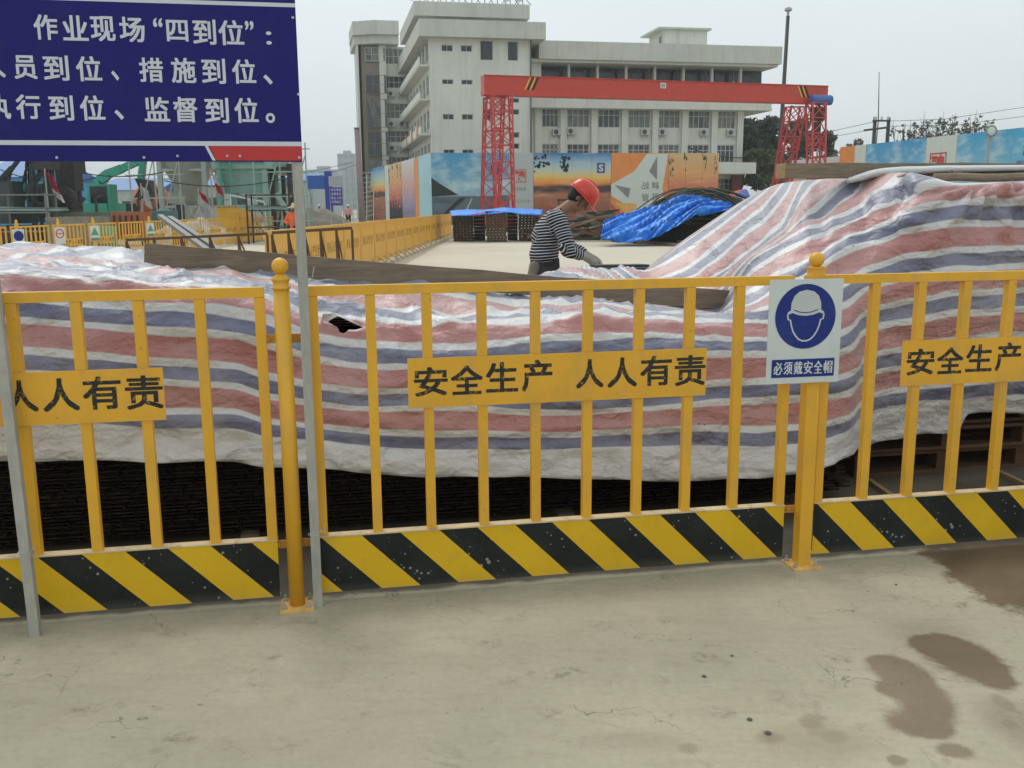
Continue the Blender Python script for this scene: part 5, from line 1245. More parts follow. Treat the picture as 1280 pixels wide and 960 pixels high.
# ------------------------------------------------------------------ barred yellow barriers on the left
def far_panel(loc, ang, label, H=1.12, W=1.86, group='barred yellow barriers along the left side of the site'):
    root = thing('barred_barrier', label, 'barrier panel', loc, ang, group); q = Frame(loc, ang)
    m = MB(); m.fbox(q, 0, W, -.02, .02, H - .04, H); m.build('top_rail', YELD, root)
    for i in range(9):
        m = MB(); u = .02 + (W - .04) * i / 8; m.fbox(q, u - .018, u + .018, -.015, .015, .26, H - .041); m.build('bar', YELD, root)
    m = MB(); m.fbox(q, 0, W, -.02, -.016, .06, .26); m.build('kick_plate', YELD, root)
    m = MB(); m.fbox(q, .25, W - .25, -.022, -.0155, .55, .74); b = m.build('word_board', YELD, root)
    m = MB()
    for k, ch in enumerate('安全生产人人有责'): m.glyph(ch, q.pt(.34 + k * .168, -.024, .645), q.U, Z, .12, .13, .01)
    m.build('stencil_lettering', STEN, b); return root
ORDN = ['nearest', 'second', 'third', 'fourth', 'fifth', 'sixth', 'seventh', 'eighth', 'ninth', 'tenth', 'eleventh', 'twelfth', 'thirteenth', 'fourteenth', 'fifteenth', 'sixteenth', 'seventeenth', 'eighteenth']
XL = -11.75; proto = None; LA = math.pi / 2
for k in range(14):
    y = 20.4 + k * 2.05; lab = f'{ORDN[k]} barred yellow barrier of the receding left row'
    if proto is None: proto = far_panel(Vector((XL, y, 0)), LA, lab)
    else:
        c = copy_tree(proto); c.location = (XL + .01 * k, y, 0); c['label'] = lab
def far_sign(x, y, label, style, group='small boards on the left barrier posts'):
    root = thing('barrier_sign', label, 'sign', (x, y, 0), R(58), group); q = Frame((x, y), R(58))
    m = MB(); m.fbox(q, -.03, .03, -.03, .03, 0, 1.2); m.lathe(q.pt(0, 0, 1.2), [(.03, 0), (.035, .03), (.02, .07), (.001, .08)], 8); m.build('post', YELD, root)
    m = MB(); m.fbox(q, -.14, .14, -.05, -.04, .64, 1.06); b = m.build('plate', WHITEP, root)
    m = MB()
    if style == 0:
        m.prism([(.12 * math.cos(t), .12 * math.sin(t)) for t in [2 * math.pi * k / 20 for k in range(20)]], q.U, Z, -q.N, q.pt(0, -.051, .90), .004); m.fbox(q, -.13, .13, -.055, -.051, .65, .73); mt = DEEP
    elif style == 1:
        for r0 in (0,):
            pts = [2 * math.pi * k / 24 for k in range(25)]
            for a, b_ in zip(pts[:-1], pts[1:]): m.add([q.pt(.12 * math.cos(a), -.052, .9 + .12 * math.sin(a)), q.pt(.12 * math.cos(b_), -.052, .9 + .12 * math.sin(b_)), q.pt(.09 * math.cos(b_), -.052, .9 + .09 * math.sin(b_)), q.pt(.09 * math.cos(a), -.052, .9 + .09 * math.sin(a))], [(0, 1, 2, 3)])
            m.fbox(q, -.11, .11, -.056, -.052, .89, .91)
        mt = PR_RED
    else:
        m.prism([(-.12, 0), (.12, 0), (0, .21)], q.U, Z, -q.N, q.pt(0, -.051, .80), .004); m.fbox(q, -.13, .13, -.055, -.051, .65, .73); mt = pmat('sign_green', (.10, .28, .18), .5)
    m.build('pictogram', mt, b)
for k, (y, st, lab) in enumerate([(22.35, 0, 'white board with blue disc on the nearest left barrier post'), (24.4, 1, 'white board with red ring on the second left barrier post'), (26.45, 2, 'white board with green mark on the third left barrier post'), (30.55, 2, 'smaller-looking white board with green mark on the farther left barrier post')]):
    far_sign(XL + .22, y - .02, lab, st)

# ------------------------------------------------------------------ solid yellow barriers running into the yard
YP = paint('yellow_hoarding_sheet', (.78, .40, .035), chips=False, amt=.25)
def solid_panel(loc, ang, label):
    root = thing('solid_barrier', label, 'barrier panel', loc, ang, 'solid yellow sheet barriers along the inner yard'); q = Frame(loc, ang); W = 1.98
    m = MB(); m.fbox(q, .02, W - .02, -.01, .01, .14, 1.12); m.build('sheet', YP, root)
    m = MB(); m.fbox(q, 0, W, -.025, .025, 1.1205, 1.16); m.build('top_rail', YELD, root)
    for u in (.0, W - .05): m = MB(); m.fbox(q, u, u + .05, -.024, .024, 0, 1.12); m.build('post', YELD, root)
    m = MB(); m.fbox(q, .0, W, .011, .04, .10, .16); m.build('bottom_rail', YELD, root)
    m = MB()
    for k, ch in enumerate('安全生产人人有责'): m.glyph(ch, q.pt(.34 + k * .185, .0125, .72), -q.U, Z, .14, .22, .01)
    m.build('lettering', pmat('brown_stencil', (.28, .15, .02), .6), root)
    for u in (.5, 1.45): m = MB(); m.bar(q.pt(u, .02, .2), q.pt(u, .28, .01), .03); m.build('foot', GALV, root)
    return root
SA0 = Vector((-3.72, 14.5, 0)); SA1 = Vector((-3.05, 49.0, 0)); sdir = (SA1 - SA0).normalized(); sang = math.atan2(sdir.y, sdir.x)
proto = None
for k in range(17):
    p = SA0 + sdir * (k * 2.02); lab = f'{ORDN[k]} solid yellow barrier of the row leading into the yard'
    # faces +X side (toward the yard): built with the lettering on the camera side
    loc = p + sdir * 1.98
    if proto is None: proto = solid_panel(Vector(loc), sang + math.pi, lab)
    else: c = copy_tree(proto); c.location = loc; c['label'] = lab

# ------------------------------------------------------------------ rusty trestle, angles
RUSTB = pmat('rusty_brown_steel', (.12, .07, .04), .7, .3, var=.35, dirt=(.25, .12, .05), dirt_amt=.5)
def trestle(px0, px1, y0, y1, D0_, D1_, n, label):
    a = at_y(px0, y0, D0_); b = at_y(px1, y1, D1_)
    root = thing('rebar_trestle', label, 'trestle', ((a.x + b.x) / 2, (a.y + b.y) / 2, 0), 0)
    m = MB(); m.bar(a, b, .035); m.build('top_bar', RUSTB, root)
    m = MB(); m.bar(a - Z * .45, b - Z * .45, .025); m.build('lower_bar', RUSTB, root)
    for k in range(n):
        t = k / (n - 1); p = a.lerp(b, t)
        m = MB(); m.bar(p - Z * .018, Vector((p.x, p.y, 0)), .028); m.build('leg', RUSTB, root)
        if k < n - 1:
            q = a.lerp(b, (k + .8) / (n - 1)); m = MB(); m.bar(p - Z * .03, Vector((q.x, q.y, .35)), .018); m.bar(p - Z * .03 , Vector((p.x, p.y + .5, 0)), .018); m.build('brace', RUSTB, root)
trestle(158, 334, 300, 292, 13.0, 12.6, 6, 'long low rusty rebar trestle left of the solid yellow barriers')
trestle(340, 440, 291, 285, 11.6, 11.9, 6, 'rusty braced rebar trestle in front of the solid yellow barriers')
GANG = pmat('grey_angle_steel', (.20, .20, .19), .6, .3)
for k, (a, b) in enumerate((((200, 270), (262, 315)), ((212, 272), (278, 316)))):
    pa, pb = at_y(*a, 16.5), at_y(*b, 14.0); m = MB(); m.bar(pa, pb + (pb - pa) * .5, .09, .06); o = m.build('steel_angle', GANG)
    tag(o, ['left one of two grey steel angles leaning behind the tarp', 'right one of two grey steel angles leaning behind the tarp'][k], 'steel angle')

# ------------------------------------------------------------------ machinery and plant on the left
def dirtpaint(name, c, amt=.6, rough=.5): return paint(name, c, grime=(.12, .11, .09), amt=amt, chips=False, rough=rough)
DG = dirtpaint('dark_green_machine', (.022, .04, .035)); TEAL = dirtpaint('teal_machine', (.045, .36, .26), .35); TEALP = dirtpaint('pale_teal_steel', (.26, .42, .37), .45); HOP = dirtpaint('hopper_grey', (.36, .37, .32), .45); WHS = dirtpaint('white_steel', (.45, .50, .47)); ORG = dirtpaint('orange_tank', (.50, .14, .06)); DK = dirtpaint('dark_greasy_steel', (.03, .028, .025)); TRK = pmat('track_steel', (.05, .045, .04), .8)
def px3(D): return lambda px, py, dn=0.0: at_y(px, py, D + dn)
X_, Y_ = Vector((1, 0, 0)), Vector((0, 1, 0))
def tracks(root, c, L, W, h):
    for s in (-1, 1):
        m = MB(); y = c.y + s * W / 2; pl = [(-L / 2 + h / 2, 0), (L / 2 - h / 2, 0), (L / 2, h * .4), (L / 2 - h * .3, h), (-L / 2 + h * .3, h), (-L / 2, h * .4)]
        m.prism(pl, X_, Z, Y_, Vector((c.x, y - .25, 0)), .5); t = m.build('track', TRK, root)
        for k in range(6):
            m = MB(); m.lathe(Vector((c.x - L / 2 + .5 + k * (L - 1) / 5, y - .3, h * .45)), [(h * .28, 0), (h * .28, .6)], 12, A=X_, B=Z, C=Y_); m.build('roller', DK, t)
def drill_rig(px, D, lean, label, w=1.0):
    c = at_y(px - 22, 258, D); root = thing('drilling_rig', label, 'drilling rig', (c.x, c.y, 0)); P = lambda x, y, z: Vector((c.x + x, c.y + y, z))
    tracks(root, Vector((c.x, c.y, 0)), 4.2, 2.6, .8)
    m = MB(); m.box(P(-.6, 0, 1.25), (3.2, 2.2, .6)); m.box(P(-1.5, 0, 1.9), (1.1, 1.6, .7)); m.bar(P(-.9, -.9, 1.6), P(-.3, -.9, 3.4), .14); m.bar(P(-1.6, -.9, 2.2), P(-.3, -.9, 3.4), .1); m.lathe(P(-.5, -.9, 1.9), [(.42, 0), (.42, .5), (.3, .55)], 14, A=X_, B=Z, C=Y_); m.build('body', DG, root)
    m = MB(); m.box(P(.75, -.6, 2.1), (.9, .9, 1.1)); cb = m.build('cab', DG, root)
    m = MB(); m.box(P(.78, -1.065, 2.2), (.68, .03, .7)); m.build('cab_window', GLASSD, cb)
    mx = 1.7
    top = 9.0
    for sx in (-.28, .28):
        m = MB(); m.bar(P(mx + sx, 0, .3), P(mx + sx + lean, 0, top), .16); m.build('mast_rail', DG, root)
    m = MB()
    for k in range(12):
        z0 = .6 + k * .7; f = z0 / top; f2 = (z0 + .7) / top
        m.bar(P(mx - .28 + lean * f, 0, z0), P(mx + .28 + lean * f2, 0, z0 + .7), .07); m.bar(P(mx + .28 + lean * f, 0, z0), P(mx - .28 + lean * f2, 0, z0 + .7), .07)
    m.build('mast_bracing', DG, root)
    m = MB(); m.tube([P(mx + .55 + lean * .05, -.1, .2), P(mx + .55 + lean, -.1, top)], .10, 10); m.build('drill_pipe', DK, root)
    m = MB(); m.box(P(mx + .4 + lean * .4, -.2, 3.6), (.8, .7, 1.0)); m.build('drill_head', DK, root)
    for k in range(4):
        m = MB(); m.tube([P(-.2 + .2 * k, -.5, 2.2), P(.3 + .1 * k, -.9, 3.2 + .5 * k), P(mx + .1, -.6, 4.3 - .3 * k), P(mx + .3 + lean * .3, -.4, 3.4)], .05, 6); m.build('hose', BLK, root)
    m = MB(); m.bar(P(-.4, 0, 1.9), P(mx - .1 + lean * .5, 0, 4.4), .14); m.build('mast_strut', DG, root)
drill_rig(20, 40, .4, 'dark green drilling rig at the far left with lattice mast')
drill_rig(62, 44, .1, 'second dark drilling rig with thick black mast under the blue sign')
c = at_y(90, 258, 42); m = MB(); m.box((c.x, c.y, 3.2), (.8, .8, 1.8)); m.box((c.x - .1, c.y, 1.1), (.8, .8, .8)); m.bar((c.x, c.y, 1.4), (c.x, c.y, 2.4), .25); m.tube([(c.x - .3, c.y - .7, 1.6), (c.x + .2, c.y - .9, 1.2), (c.x + .9, c.y - .7, 2.0)], .08, 6); m.lathe(Vector((c.x, c.y - .52, 2.0)), [(.5, 0), (.5, .3), (.3, .35)], 14, A=X_, B=Z, C=-Y_)
o = m.build('winch_unit', DK); tag(o, 'black greasy winch block hanging beside the second drilling rig', 'winch')
m = MB(); p = at_y(57, 263, 34); q = at_y(120, 263, 34)
m.box(((p.x + q.x) / 2, 34.5, .62), (q.x - p.x, 1.2, 1.24)); o = m.build('concrete_block_wall', pmat('dirty_concrete_block', (.24, .215, .17), .9, var=.3, dirt=(.13, .1, .07), dirt_amt=.7)); tag(o, 'low dirty concrete wall block behind the barred barriers', 'wall')
def excavator():
    D = 50.0; c = at_y(124, 258, D); root = thing('excavator', 'teal excavator with raised curved boom among the site plant', 'excavator', (c.x, c.y, 0)); P = lambda px, py, dn=0: at_y(px, py, D + dn)
    tracks(root, Vector((c.x, c.y, 0)), 3.6, 2.4, .75)
    m = MB(); m.box((c.x - .5, c.y, 1.35), (2.8, 2.4, .9)); m.build('body', TEAL, root)
    m = MB(); m.box((c.x + .5, c.y - .6, 2.0), (1.1, 1.0, 1.5)); cb = m.build('cab', TEAL, root); m = MB(); m.box((c.x + .5, c.y - 1.12, 2.2), (.85, .03, .9)); m.build('cab_window', GLASSD, cb)
    m = MB(); m.box((c.x - 1.7, c.y, 1.45), (.7, 2.2, 1.0)); m.build('counterweight', DK, root)
    bp_ = [P(113, 252), P(116, 240), P(124, 226), P(136, 217), P(152, 211), P(170, 203), P(179, 196)]
    m = MB()
    for a, b, w in zip(bp_[:-1], bp_[1:], (.34, .42, .46, .42, .36, .3)): m.bar(a, b + (b - a) * .04, .3, w)
    m.build('boom', TEAL, root)
    m = MB(); m.bar(P(180, 195), P(176, 226), .28, .32); m.build('stick', TEAL, root)
    for a, b in ((P(122, 242), P(140, 219)), (P(160, 205), P(183, 200)), (P(182, 205), P(180, 225))): m = MB(); m.tube([a, b], .07, 8); m.build('hydraulic_cylinder', GALV, root)
    m = MB(); e = P(175, 228); m.prism([(-.1, .2), (.6, .1), (.75, -.5), (.4, -1.0), (-.2, -.8), (.1, -.3)], X_, Z, Y_, e - Y_ * .45, .9); m.build('bucket', DK, root)
excavator()
def frame_tower(name, label, cat, px0, px1, ytop, D, matf, extra):
    a, b = at_y(px0, 258, D), at_y(px1, 258, D); z1 = at_y(px0, ytop, D).z
    root = thing(name, label, cat, ((a.x + b.x) / 2, D, 0))
    d = 2.2
    for x in (a.x, b.x):
        for y in (D, D + d): m = MB(); m.bar((x, y, 0), (x, y, z1), .22); m.build('leg', matf, root)
    for zz in (1.6, 3.4):
        m = MB()
        for y in (D, D + d): m.bar((a.x + .1, y, zz), (b.x - .1, y, zz), .12)
        m.build('cross_beam', matf, root)
    for s in (0, 1): m = MB(); m.bar((a.x + .1, D + s * d, .2), ((a.x + b.x) / 2, D + s * d, 1.7), .1); m.bar((b.x - .1, D + s * d, .2), ((a.x + b.x) / 2, D + s * d, 1.7), .1); m.build('brace', matf, root)
    extra(root, a, b, z1, D, d)
def silo_ex(root, a, b, z1, D, d):
    cx = (a.x + b.x) / 2; r = (b.x - a.x) * .62
    m = MB(); m.lathe((cx, D + d / 2, 0), [(.28, 1.7), (.32, 2.0), (r, 3.6), (r, 8.5), (r * .5, 9.3), (.1, 9.4)], 24); m.build('hopper', HOP, root, True)
    for k in range(3): m = MB(); m.tube([(cx + (r + .01) * math.cos(t), D + d / 2 + (r + .01) * math.sin(t), 4.2 + k * 1.5) for t in [2 * math.pi * j / 24 for j in range(25)]], .05, 5); m.build('hoop', HOP, root)
    m = MB(); m.bar((cx, D - .6, 1.7), (cx, D - .6, .9), .3); m.build('outlet', DK, root)
frame_tower('silo', 'grey cement silo with cone bottom on pale steel legs', 'silo', 203, 258, 200, 48, WHS, silo_ex)
def batch_ex(root, a, b, z1, D, d):
    m = MB(); m.box(((a.x + b.x) / 2, D + d / 2, 4.3), (b.x - a.x + .6, d + .4, 1.9)); m.build('bin', TEALP, root)
    m = MB(); cx = (a.x + b.x) / 2; m.hexa([Vector((cx - 1, D + .4, 2.2)), Vector((cx + 1, D + .4, 2.2)), Vector((cx + 1, D + 1.7, 2.2)), Vector((cx - 1, D + 1.7, 2.2)), Vector((a.x + .1, D, 3.34)), Vector((b.x - .1, D, 3.34)), Vector((b.x - .1, D + d, 3.34)), Vector((a.x + .1, D + d, 3.34))]); m.build('chute', TEALP, root)
    m = MB()
    for s in (-.25, .25): m.bar((cx - .7 + s, D - .35, 0), (cx - .7 + s, D - .35, 5.4), .06)
    for k in range(16): m.bar((cx - .95, D - .35, .3 + k * .32), (cx - .45, D - .35, .3 + k * .32), .04)
    m.build('ladder', TEAL, root)
    for k in range(3): m = MB(); m.bar((a.x - .05, D - .28, 3.7 + k * .5), (b.x + .05, D - .28, 3.7 + k * .5), .1); m.build('stiffener', TEAL, root)
frame_tower('batching_plant', 'pale teal concrete batching frame with ladder and bin beside the silo', 'batching plant', 277, 333, 200, 46, TEALP, batch_ex)
def grey_ex(root, a, b, z1, D, d):
    m = MB(); m.box(((a.x + b.x) / 2, D + 1, 4.6), (b.x - a.x - .1, 1.8, 3.0)); m.build('bin', HOP, root)
frame_tower('grey_tank_tower', 'dark grey tank tower with steel legs just left of the sign pole', 'tank', 342, 364, 205, 47, DK, grey_ex)
# conveyor / braces by the batching plant
m = MB(); m.bar(at_y(345, 242, 44), at_y(374, 285, 44), .18); o = m.build('leaning_pipe', TEALP); tag(o, 'thin teal pipe leaning beside the dark tank tower', 'pipe')
c = at_y(188, 258, 55); m = MB(); m.lathe((c.x - .8, c.y, 1.95), [(.1, 0), (.7, .12), (1.0, .5), (1.0, 1.3), (.7, 1.65), (.1, 1.75)], 20, A=Y_, B=Z, C=X_); tk = m.build('orange_tank', ORG, smooth=True); tag(tk, 'rounded rusty orange tank between the excavator and the silo', 'tank')
m = MB(); m.box((c.x, c.y, .9), (2.6, 1.6, 1.8)); 
for k in range(8): m.box((c.x - 1.1 + k * .31, c.y - .83, .95), (.05, .06, 1.5))
o = m.build('tank_cradle', DK); tag(o, 'dark ribbed base under the rounded orange tank', 'base')
c = at_y(205, 258, 42); m = MB(); m.box((c.x, c.y, .75), (.9, .8, 1.35)); m.lathe((c.x, c.y, 1.42), [(.3, 0), (.2, .1)], 12)
for k in range(5): m.box((c.x - .38 + k * .19, c.y - .42, .75), (.03, .04, 1.3))
o = m.build('blue_bin', dirtpaint('faded_teal_bin', (.10, .22, .22))); tag(o, 'small faded blue ribbed bin in front of the silo', 'bin')
# yellow cabin and tent
c = at_y(292, 258, 43); root = thing('yellow_cabin', 'small yellow site cabin with flat sheet sides', 'cabin', (c.x, c.y, 0)); m = MB(); m.box((c.x, c.y, .80), (1.2, 1.1, 1.56)); m.build('walls', YELD, root); m = MB(); m.box((c.x, c.y, 1.615), (1.32, 1.25, .06)); m.build('roof', GALV, root); m = MB(); m.box((c.x + .2, c.y - .565, .70), (.45, .03, 1.2)); m.build('door', YELS, root)
a, b, c_, d_ = at_y(288, 245, 45.2), at_y(331, 254, 45.2), at_y(331, 252, 47), at_y(290, 242, 47); m = MB(); m.hexa([a, b, c_, d_, a + Z * .05, b + Z * .05, c_ + Z * .05, d_ + Z * .05])
for pt in (a, b, c_, d_): m.bar(Vector((pt.x, pt.y, 0)), pt, .06)
o = m.build('sheet_canopy', pmat('white_canopy_sheet', (.6, .62, .62), .6)); tag(o, 'white sloping sheet canopy behind the yellow cabin', 'canopy')
# white sheeted heap
def heap(name, label, cat, c0, rx, ry, h, mat_, n=26, seed=1, kind=None):
    m = MB(); vs = []; 
    for i in range(n + 1):
        for j in range(n + 1):
            x, y = -1 + 2 * i / n, -1 + 2 * j / n; r = min(1, math.hypot(x, y)); z = h * (1 - r ** 2) ** .7 if r < 1 else 0
            z *= 1 + .5 * noise.noise(Vector((x * 3 + seed, y * 3, seed))); z += .06 * h * noise.noise(Vector((x * 9, y * 9, seed)))
            vs.append(Vector((c0[0] + x * rx, c0[1] + y * ry, max(-.02, z - .01))))
    m.add(vs, [(i * (n + 1) + j, (i + 1) * (n + 1) + j, (i + 1) * (n + 1) + j + 1, i * (n + 1) + j + 1) for i in range(n) for j in range(n)])
    o = m.build(name, mat_, smooth=True); return tag(o, label, cat, kind=kind)
c = at_y(240, 258, 41); heap('sheeted_heap', 'pale plastic sheeted heap left of the yellow cabin', 'heap', (c.x, c.y), 2.0, 1.4, .95, pmat('pale_plastic_sheet', (.42, .44, .42), .5, var=.3, scale=2), seed=4)
c = at_y(395, 258, 60); heap('soil_heap', 'grey-brown soil heap near the blue gate', 'heap', (c.x, c.y), 2.6, 2, 1.3, pmat('soil_grey', (.20, .18, .14), .95, var=.3), seed=9)
def flag(px, y0, y1, D, label, mats):
    a = at_y(px, y0, D); h = a.z - at_y(px, y1, D).z; m = MB(); n = 8
    root = thing('hanging_cloth', label, 'cloth', (a.x, a.y, a.z - h))
    for k, mt in enumerate(mats):
        m = MB(); w = .32; vs = []; z0 = a.z - h * k / len(mats); z1 = a.z - h * (k + 1) / len(mats) + .005
        for i in range(n + 1):
            x = a.x + (i / n) * w * (1 if True else 0) + .1 * k; yy = a.y + .08 * math.sin(i * 2.2 + k)
            vs += [Vector((x, yy, z0 - .25 * i / n)), Vector((x + .12, yy + .03, z1 - .25 * i / n)), Vector((x, yy + .012, z0 - .25 * i / n)), Vector((x + .12, yy + .042, z1 - .25 * i / n))]
        m.add(vs, [(i * 4, i * 4 + 4, i * 4 + 5, i * 4 + 1) for i in range(n)] + [(i * 4 + 2, i * 4 + 3, i * 4 + 7, i * 4 + 6) for i in range(n)]); m.build('cloth', mt, root, True)
    m = MB(); m.bar((a.x, a.y, 0), (a.x, a.y, a.z + .1), .04); m.build('pole', GALV, root)
REDC = fabric('red_cloth', (.45, .03, .05)); WHC = fabric('white_cloth', (.55, .56, .56))
flag(56, 214, 246, 38, 'red flag hanging in front of the drilling rigs', [REDC, REDC, WHC]); flag(176, 232, 256, 40, 'white rag hanging by the excavator bucket', [WHC]); flag(263, 214, 240, 42, 'red and white flag between silo and batching plant', [WHC, REDC]); flag(248, 238, 260, 40, 'small red and white flag below the silo cone', [REDC, WHC])
# blue warehouse far left, blue gate and distant blocks
BLUE = dirtpaint('blue_sheet_metal', (.03, .16, .42), .2); BLUE2 = dirtpaint('bright_blue_sheet', (.05, .33, .62), .2)
def shed(px0, px1, y0, D, depth, h2, mw, mr, label, ridge=True):
    a, b = at_y(px0, 258, D), at_y(px1, 258, D); z1 = at_y(px0, y0, D).z
    root = thing('shed', label, 'shed', ((a.x + b.x) / 2, D, 0)); m = MB(); m.box(((a.x + b.x) / 2, D + depth / 2, z1 / 2), (b.x - a.x, depth, z1)); m.build('walls', mw, root)
    m = MB(); m.prism([(-.3, z1 + .01), (depth + .3, z1 + .01), (depth / 2, z1 + h2)], Y_, Z, X_, Vector((a.x - .2, D, 0)), b.x - a.x + .4); m.build('roof', mr, root)
    nn = max(3, int((b.x - a.x) / 2.5))
    for k in range(nn):
        x = a.x + (b.x - a.x) * (k + .5) / nn; m = MB(); m.box((x, D - .02, z1 * .55), ((b.x - a.x) / nn * .5, .08, z1 * .25)); m.build('window', GLASS, root)
shed(-40, 26, 222, 70, 14, 1.6, BLUE2, BLUE, 'blue sheet metal warehouse at the far left edge')
shed(360, 392, 226, 120, 20, 1.2, dirtpaint('pale_grey_sheet', (.42, .48, .5), .2), BLUE, 'pale low shed with blue roof right of the sign pole')
shed(225, 345, 232, 105, 12, 1.0, dirtpaint('cream_sheet', (.45, .45, .4), .2), BLUE, 'low cream shed behind the batching plant')
shed(120, 200, 238, 100, 12, 1.4, WHS, BLUE, 'low white shed with blue roof behind the excavator')
c = at_y(410, 258, 66); root = thing('blue_gate', 'deep blue sheet gate post with beam at the site entrance', 'gate', (c.x, c.y, 0))
m = MB(); p0_, p1_ = at_y(406, 214, 66), at_y(414, 214, 66); m.box(((p0_.x + p1_.x) / 2, 66, p0_.z / 2), (p1_.x - p0_.x, .5, p0_.z)); m.build('post', dirtpaint('deep_blue_sheet', (.02, .05, .32), .2), root)
m = MB(); p2_ = at_y(384, 228, 66); m.box(((p2_.x + p0_.x) / 2, 66, p2_.z), (p0_.x - p2_.x, .4, .9)); m.build('beam', dirtpaint('deep_blue_beam', (.02, .10, .40), .2), root)
m = MB(); m.box((p2_.x, 66, p2_.z / 2 - .23), (.3, .3, p2_.z - .46)); m.build('post', WHS, root)
# notice board
c = at_y(421, 258, 58); root = thing('notice_board', 'dark purple-blue notice board with white lines near the entrance', 'notice board', (c.x, c.y, 0)); z0, z1 = at_y(421, 257, 58).z, at_y(421, 234, 58).z
m = MB(); m.box((c.x, c.y, (z0 + z1) / 2), (.72, .06, z1 - z0)); m.build('board', PR_PURP, root)
m = MB(); m.box((c.x, c.y, z1 + .35), (.85, .06, .6)); m.build('header', pmat('notice_header', (.35, .38, .42), .5), root)
for s in (-.38, .38): m = MB(); m.bar((c.x + s, c.y + .05, 0), (c.x + s, c.y + .05, z1), .05); m.build('leg', GALV, root)
m = MB()
for r_ in range(4):
    for k, ch in enumerate(('安全通道', '注意安全', '禁止入内', '文明施工')[r_]): m.glyph(ch, (c.x - .24 + k * .16, c.y - .035, z1 - .15 - r_ * .24), X_, Z, .13, .15, .01)
m.build('lettering', LET, root)
# distant city blocks and pole
CITY = facade('distant_city_wall', (.36, .40, .44), (.28, .32, .36))
def tower(px0, px1, ytop, D, label):
    a, b = at_y(px0, 258, D), at_y(px1, 258, D); z1 = at_y(px0, ytop, D).z; root = thing('distant_tower', label, 'building', ((a.x + b.x) / 2, D, 0), 0, 'distant city buildings'); w = b.x - a.x
    fl = max(3, int(z1 / 4)); m = MB(); ops = []
    cols = max(3, int(w / 6))
    for i in range(fl):
        for j in range(cols): ops.append((w * (j + .2) / cols, w * (j + .8) / cols, z1 * (i + .3) / fl, z1 * (i + .8) / fl))
    wall_open(m, Vector((a.x, D, 0)), X_, Y_, w, 0, z1, .6, ops); m.box(((a.x + b.x) / 2, D + 8, z1 / 2), (w, 14.6, z1)); m.build('wall', CITY, root)
    m = MB(); m.box(((a.x + b.x) / 2, D + 5, z1 + 1), (w * .4, 5, 2)); m.build('roof_block', CITY, root)
tower(424, 446, 192, 620, 'tall pale tower block in the haze left of the office'); tower(385, 424, 212, 560, 'long low pale block in the haze right of the sign pole'); tower(446, 460, 205, 600, 'narrow pale block in the haze beside the office'); tower(360, 386, 214, 650, 'faint block in the haze behind the sign pole')
m = MB(); a, b = at_y(450, 235, 75), at_y(446, 160, 75); m.tube([(a.x + .1, 75, 0), b], .28, 8, r1=.2); m.tube([b, b + Z * .02], .3, 8); o = m.build('slim_mast', pmat('dull_pink_mast', (.28, .21, .21), .7), smooth=True); tag(o, 'slim dull pink mast standing left of the office building', 'mast')
# striped grey folded gate near the left hoardings
root = thing('folded_gate', 'grey lattice folding gate at the far left end of the hoardings', 'gate', at_y(449, 258, 84).xy.to_3d()); c = at_y(449, 258, 84)
for k in range(5):
    m = MB(); x = c.x - 1.2 + k * .6; m.bar((x, 84, 0), (x + .15, 84, 4.6 + math.sin(k * 1.2) * .6), .08); m.build('upright', WHS, root)
for k in range(10): m = MB(); m.bar((c.x - 1.2, 84, .3 + k * .45), (c.x + 1.3, 84, .9 + k * .4), .05); m.build('lattice_bar', WHS, root)

# ------------------------------------------------------------------ clutter among the plant on the left
def clutter(name, label, cat, px, D, mt, fn):
    c = at_y(px, 258, D); root = thing(name, label, cat, (c.x, D, 0)); fn(root, Vector((c.x, D, 0)), mt); return root
def genset(root, c, mt):
    m = MB(); m.box(c + Z * .85, (1.7, .9, 1.1)); m.build('housing', mt, root)
    m = MB()
    for k in range(6): m.box(c + Vector((-.6 + k * .24, -.47, .85)), (.08, .03, .8))
    m.build('louvre', DK, root); m = MB(); m.tube([c + Vector((.5, 0, 1.4)), c + Vector((.5, 0, 1.9)), c + Vector((.7, 0, 2.0))], .06, 8); m.build('exhaust', DK, root)
    for s in (-.7, .7): m = MB(); m.box(c + Vector((s, 0, .15)), (.1, .9, .3)); m.build('skid', DK, root)
def barrel(root, c, mt):
    m = MB(); m.lathe(c, [(.28, 0), (.29, .02), (.28, .3), (.295, .31), (.28, .33), (.28, .58), (.295, .6), (.28, .62), (.28, .88), (.27, .9)], 18); m.build('drum', mt, root, True)
def rack(root, c, mt):
    for x in (-.9, .9):
        for y in (-.4, .4): m = MB(); m.bar(c + Vector((x, y, 0)), c + Vector((x, y, 2.1)), .06); m.build('upright', mt, root)
    for z in (.7, 1.4, 2.05):
        m = MB(); m.box(c + Z * z, (1.9, .85, .05)); m.build('shelf', mt, root)
    for k in range(7): m = MB(); m.tube([c + Vector((-1.3, -.35 + k * .11, 1.5 + .05 * (k % 3))), c + Vector((1.4, -.3 + k * .1, 1.48 + .06 * (k % 2)))], .04, 6); m.build('pipe', GANG if k % 2 else TEALP, root)
def scaff(root, c, mt):
    for x in (-1.2, 0, 1.2):
        m = MB(); m.tube([c + Vector((x, 0, 0)), c + Vector((x, 0, 4.4))], .035, 6); m.build('tube', mt, root)
    for z in (.9, 2.0, 3.1, 4.1): m = MB(); m.tube([c + Vector((-1.4, 0, z)), c + Vector((1.4, 0, z + .03))], .03, 6); m.build('tube', mt, root)
    for a in (0, 1): m = MB(); m.tube([c + Vector((-1.2 + 1.2 * a, 0, .1)), c + Vector((1.2 * a, 0, 3.9))], .03, 6); m.build('brace', mt, root)
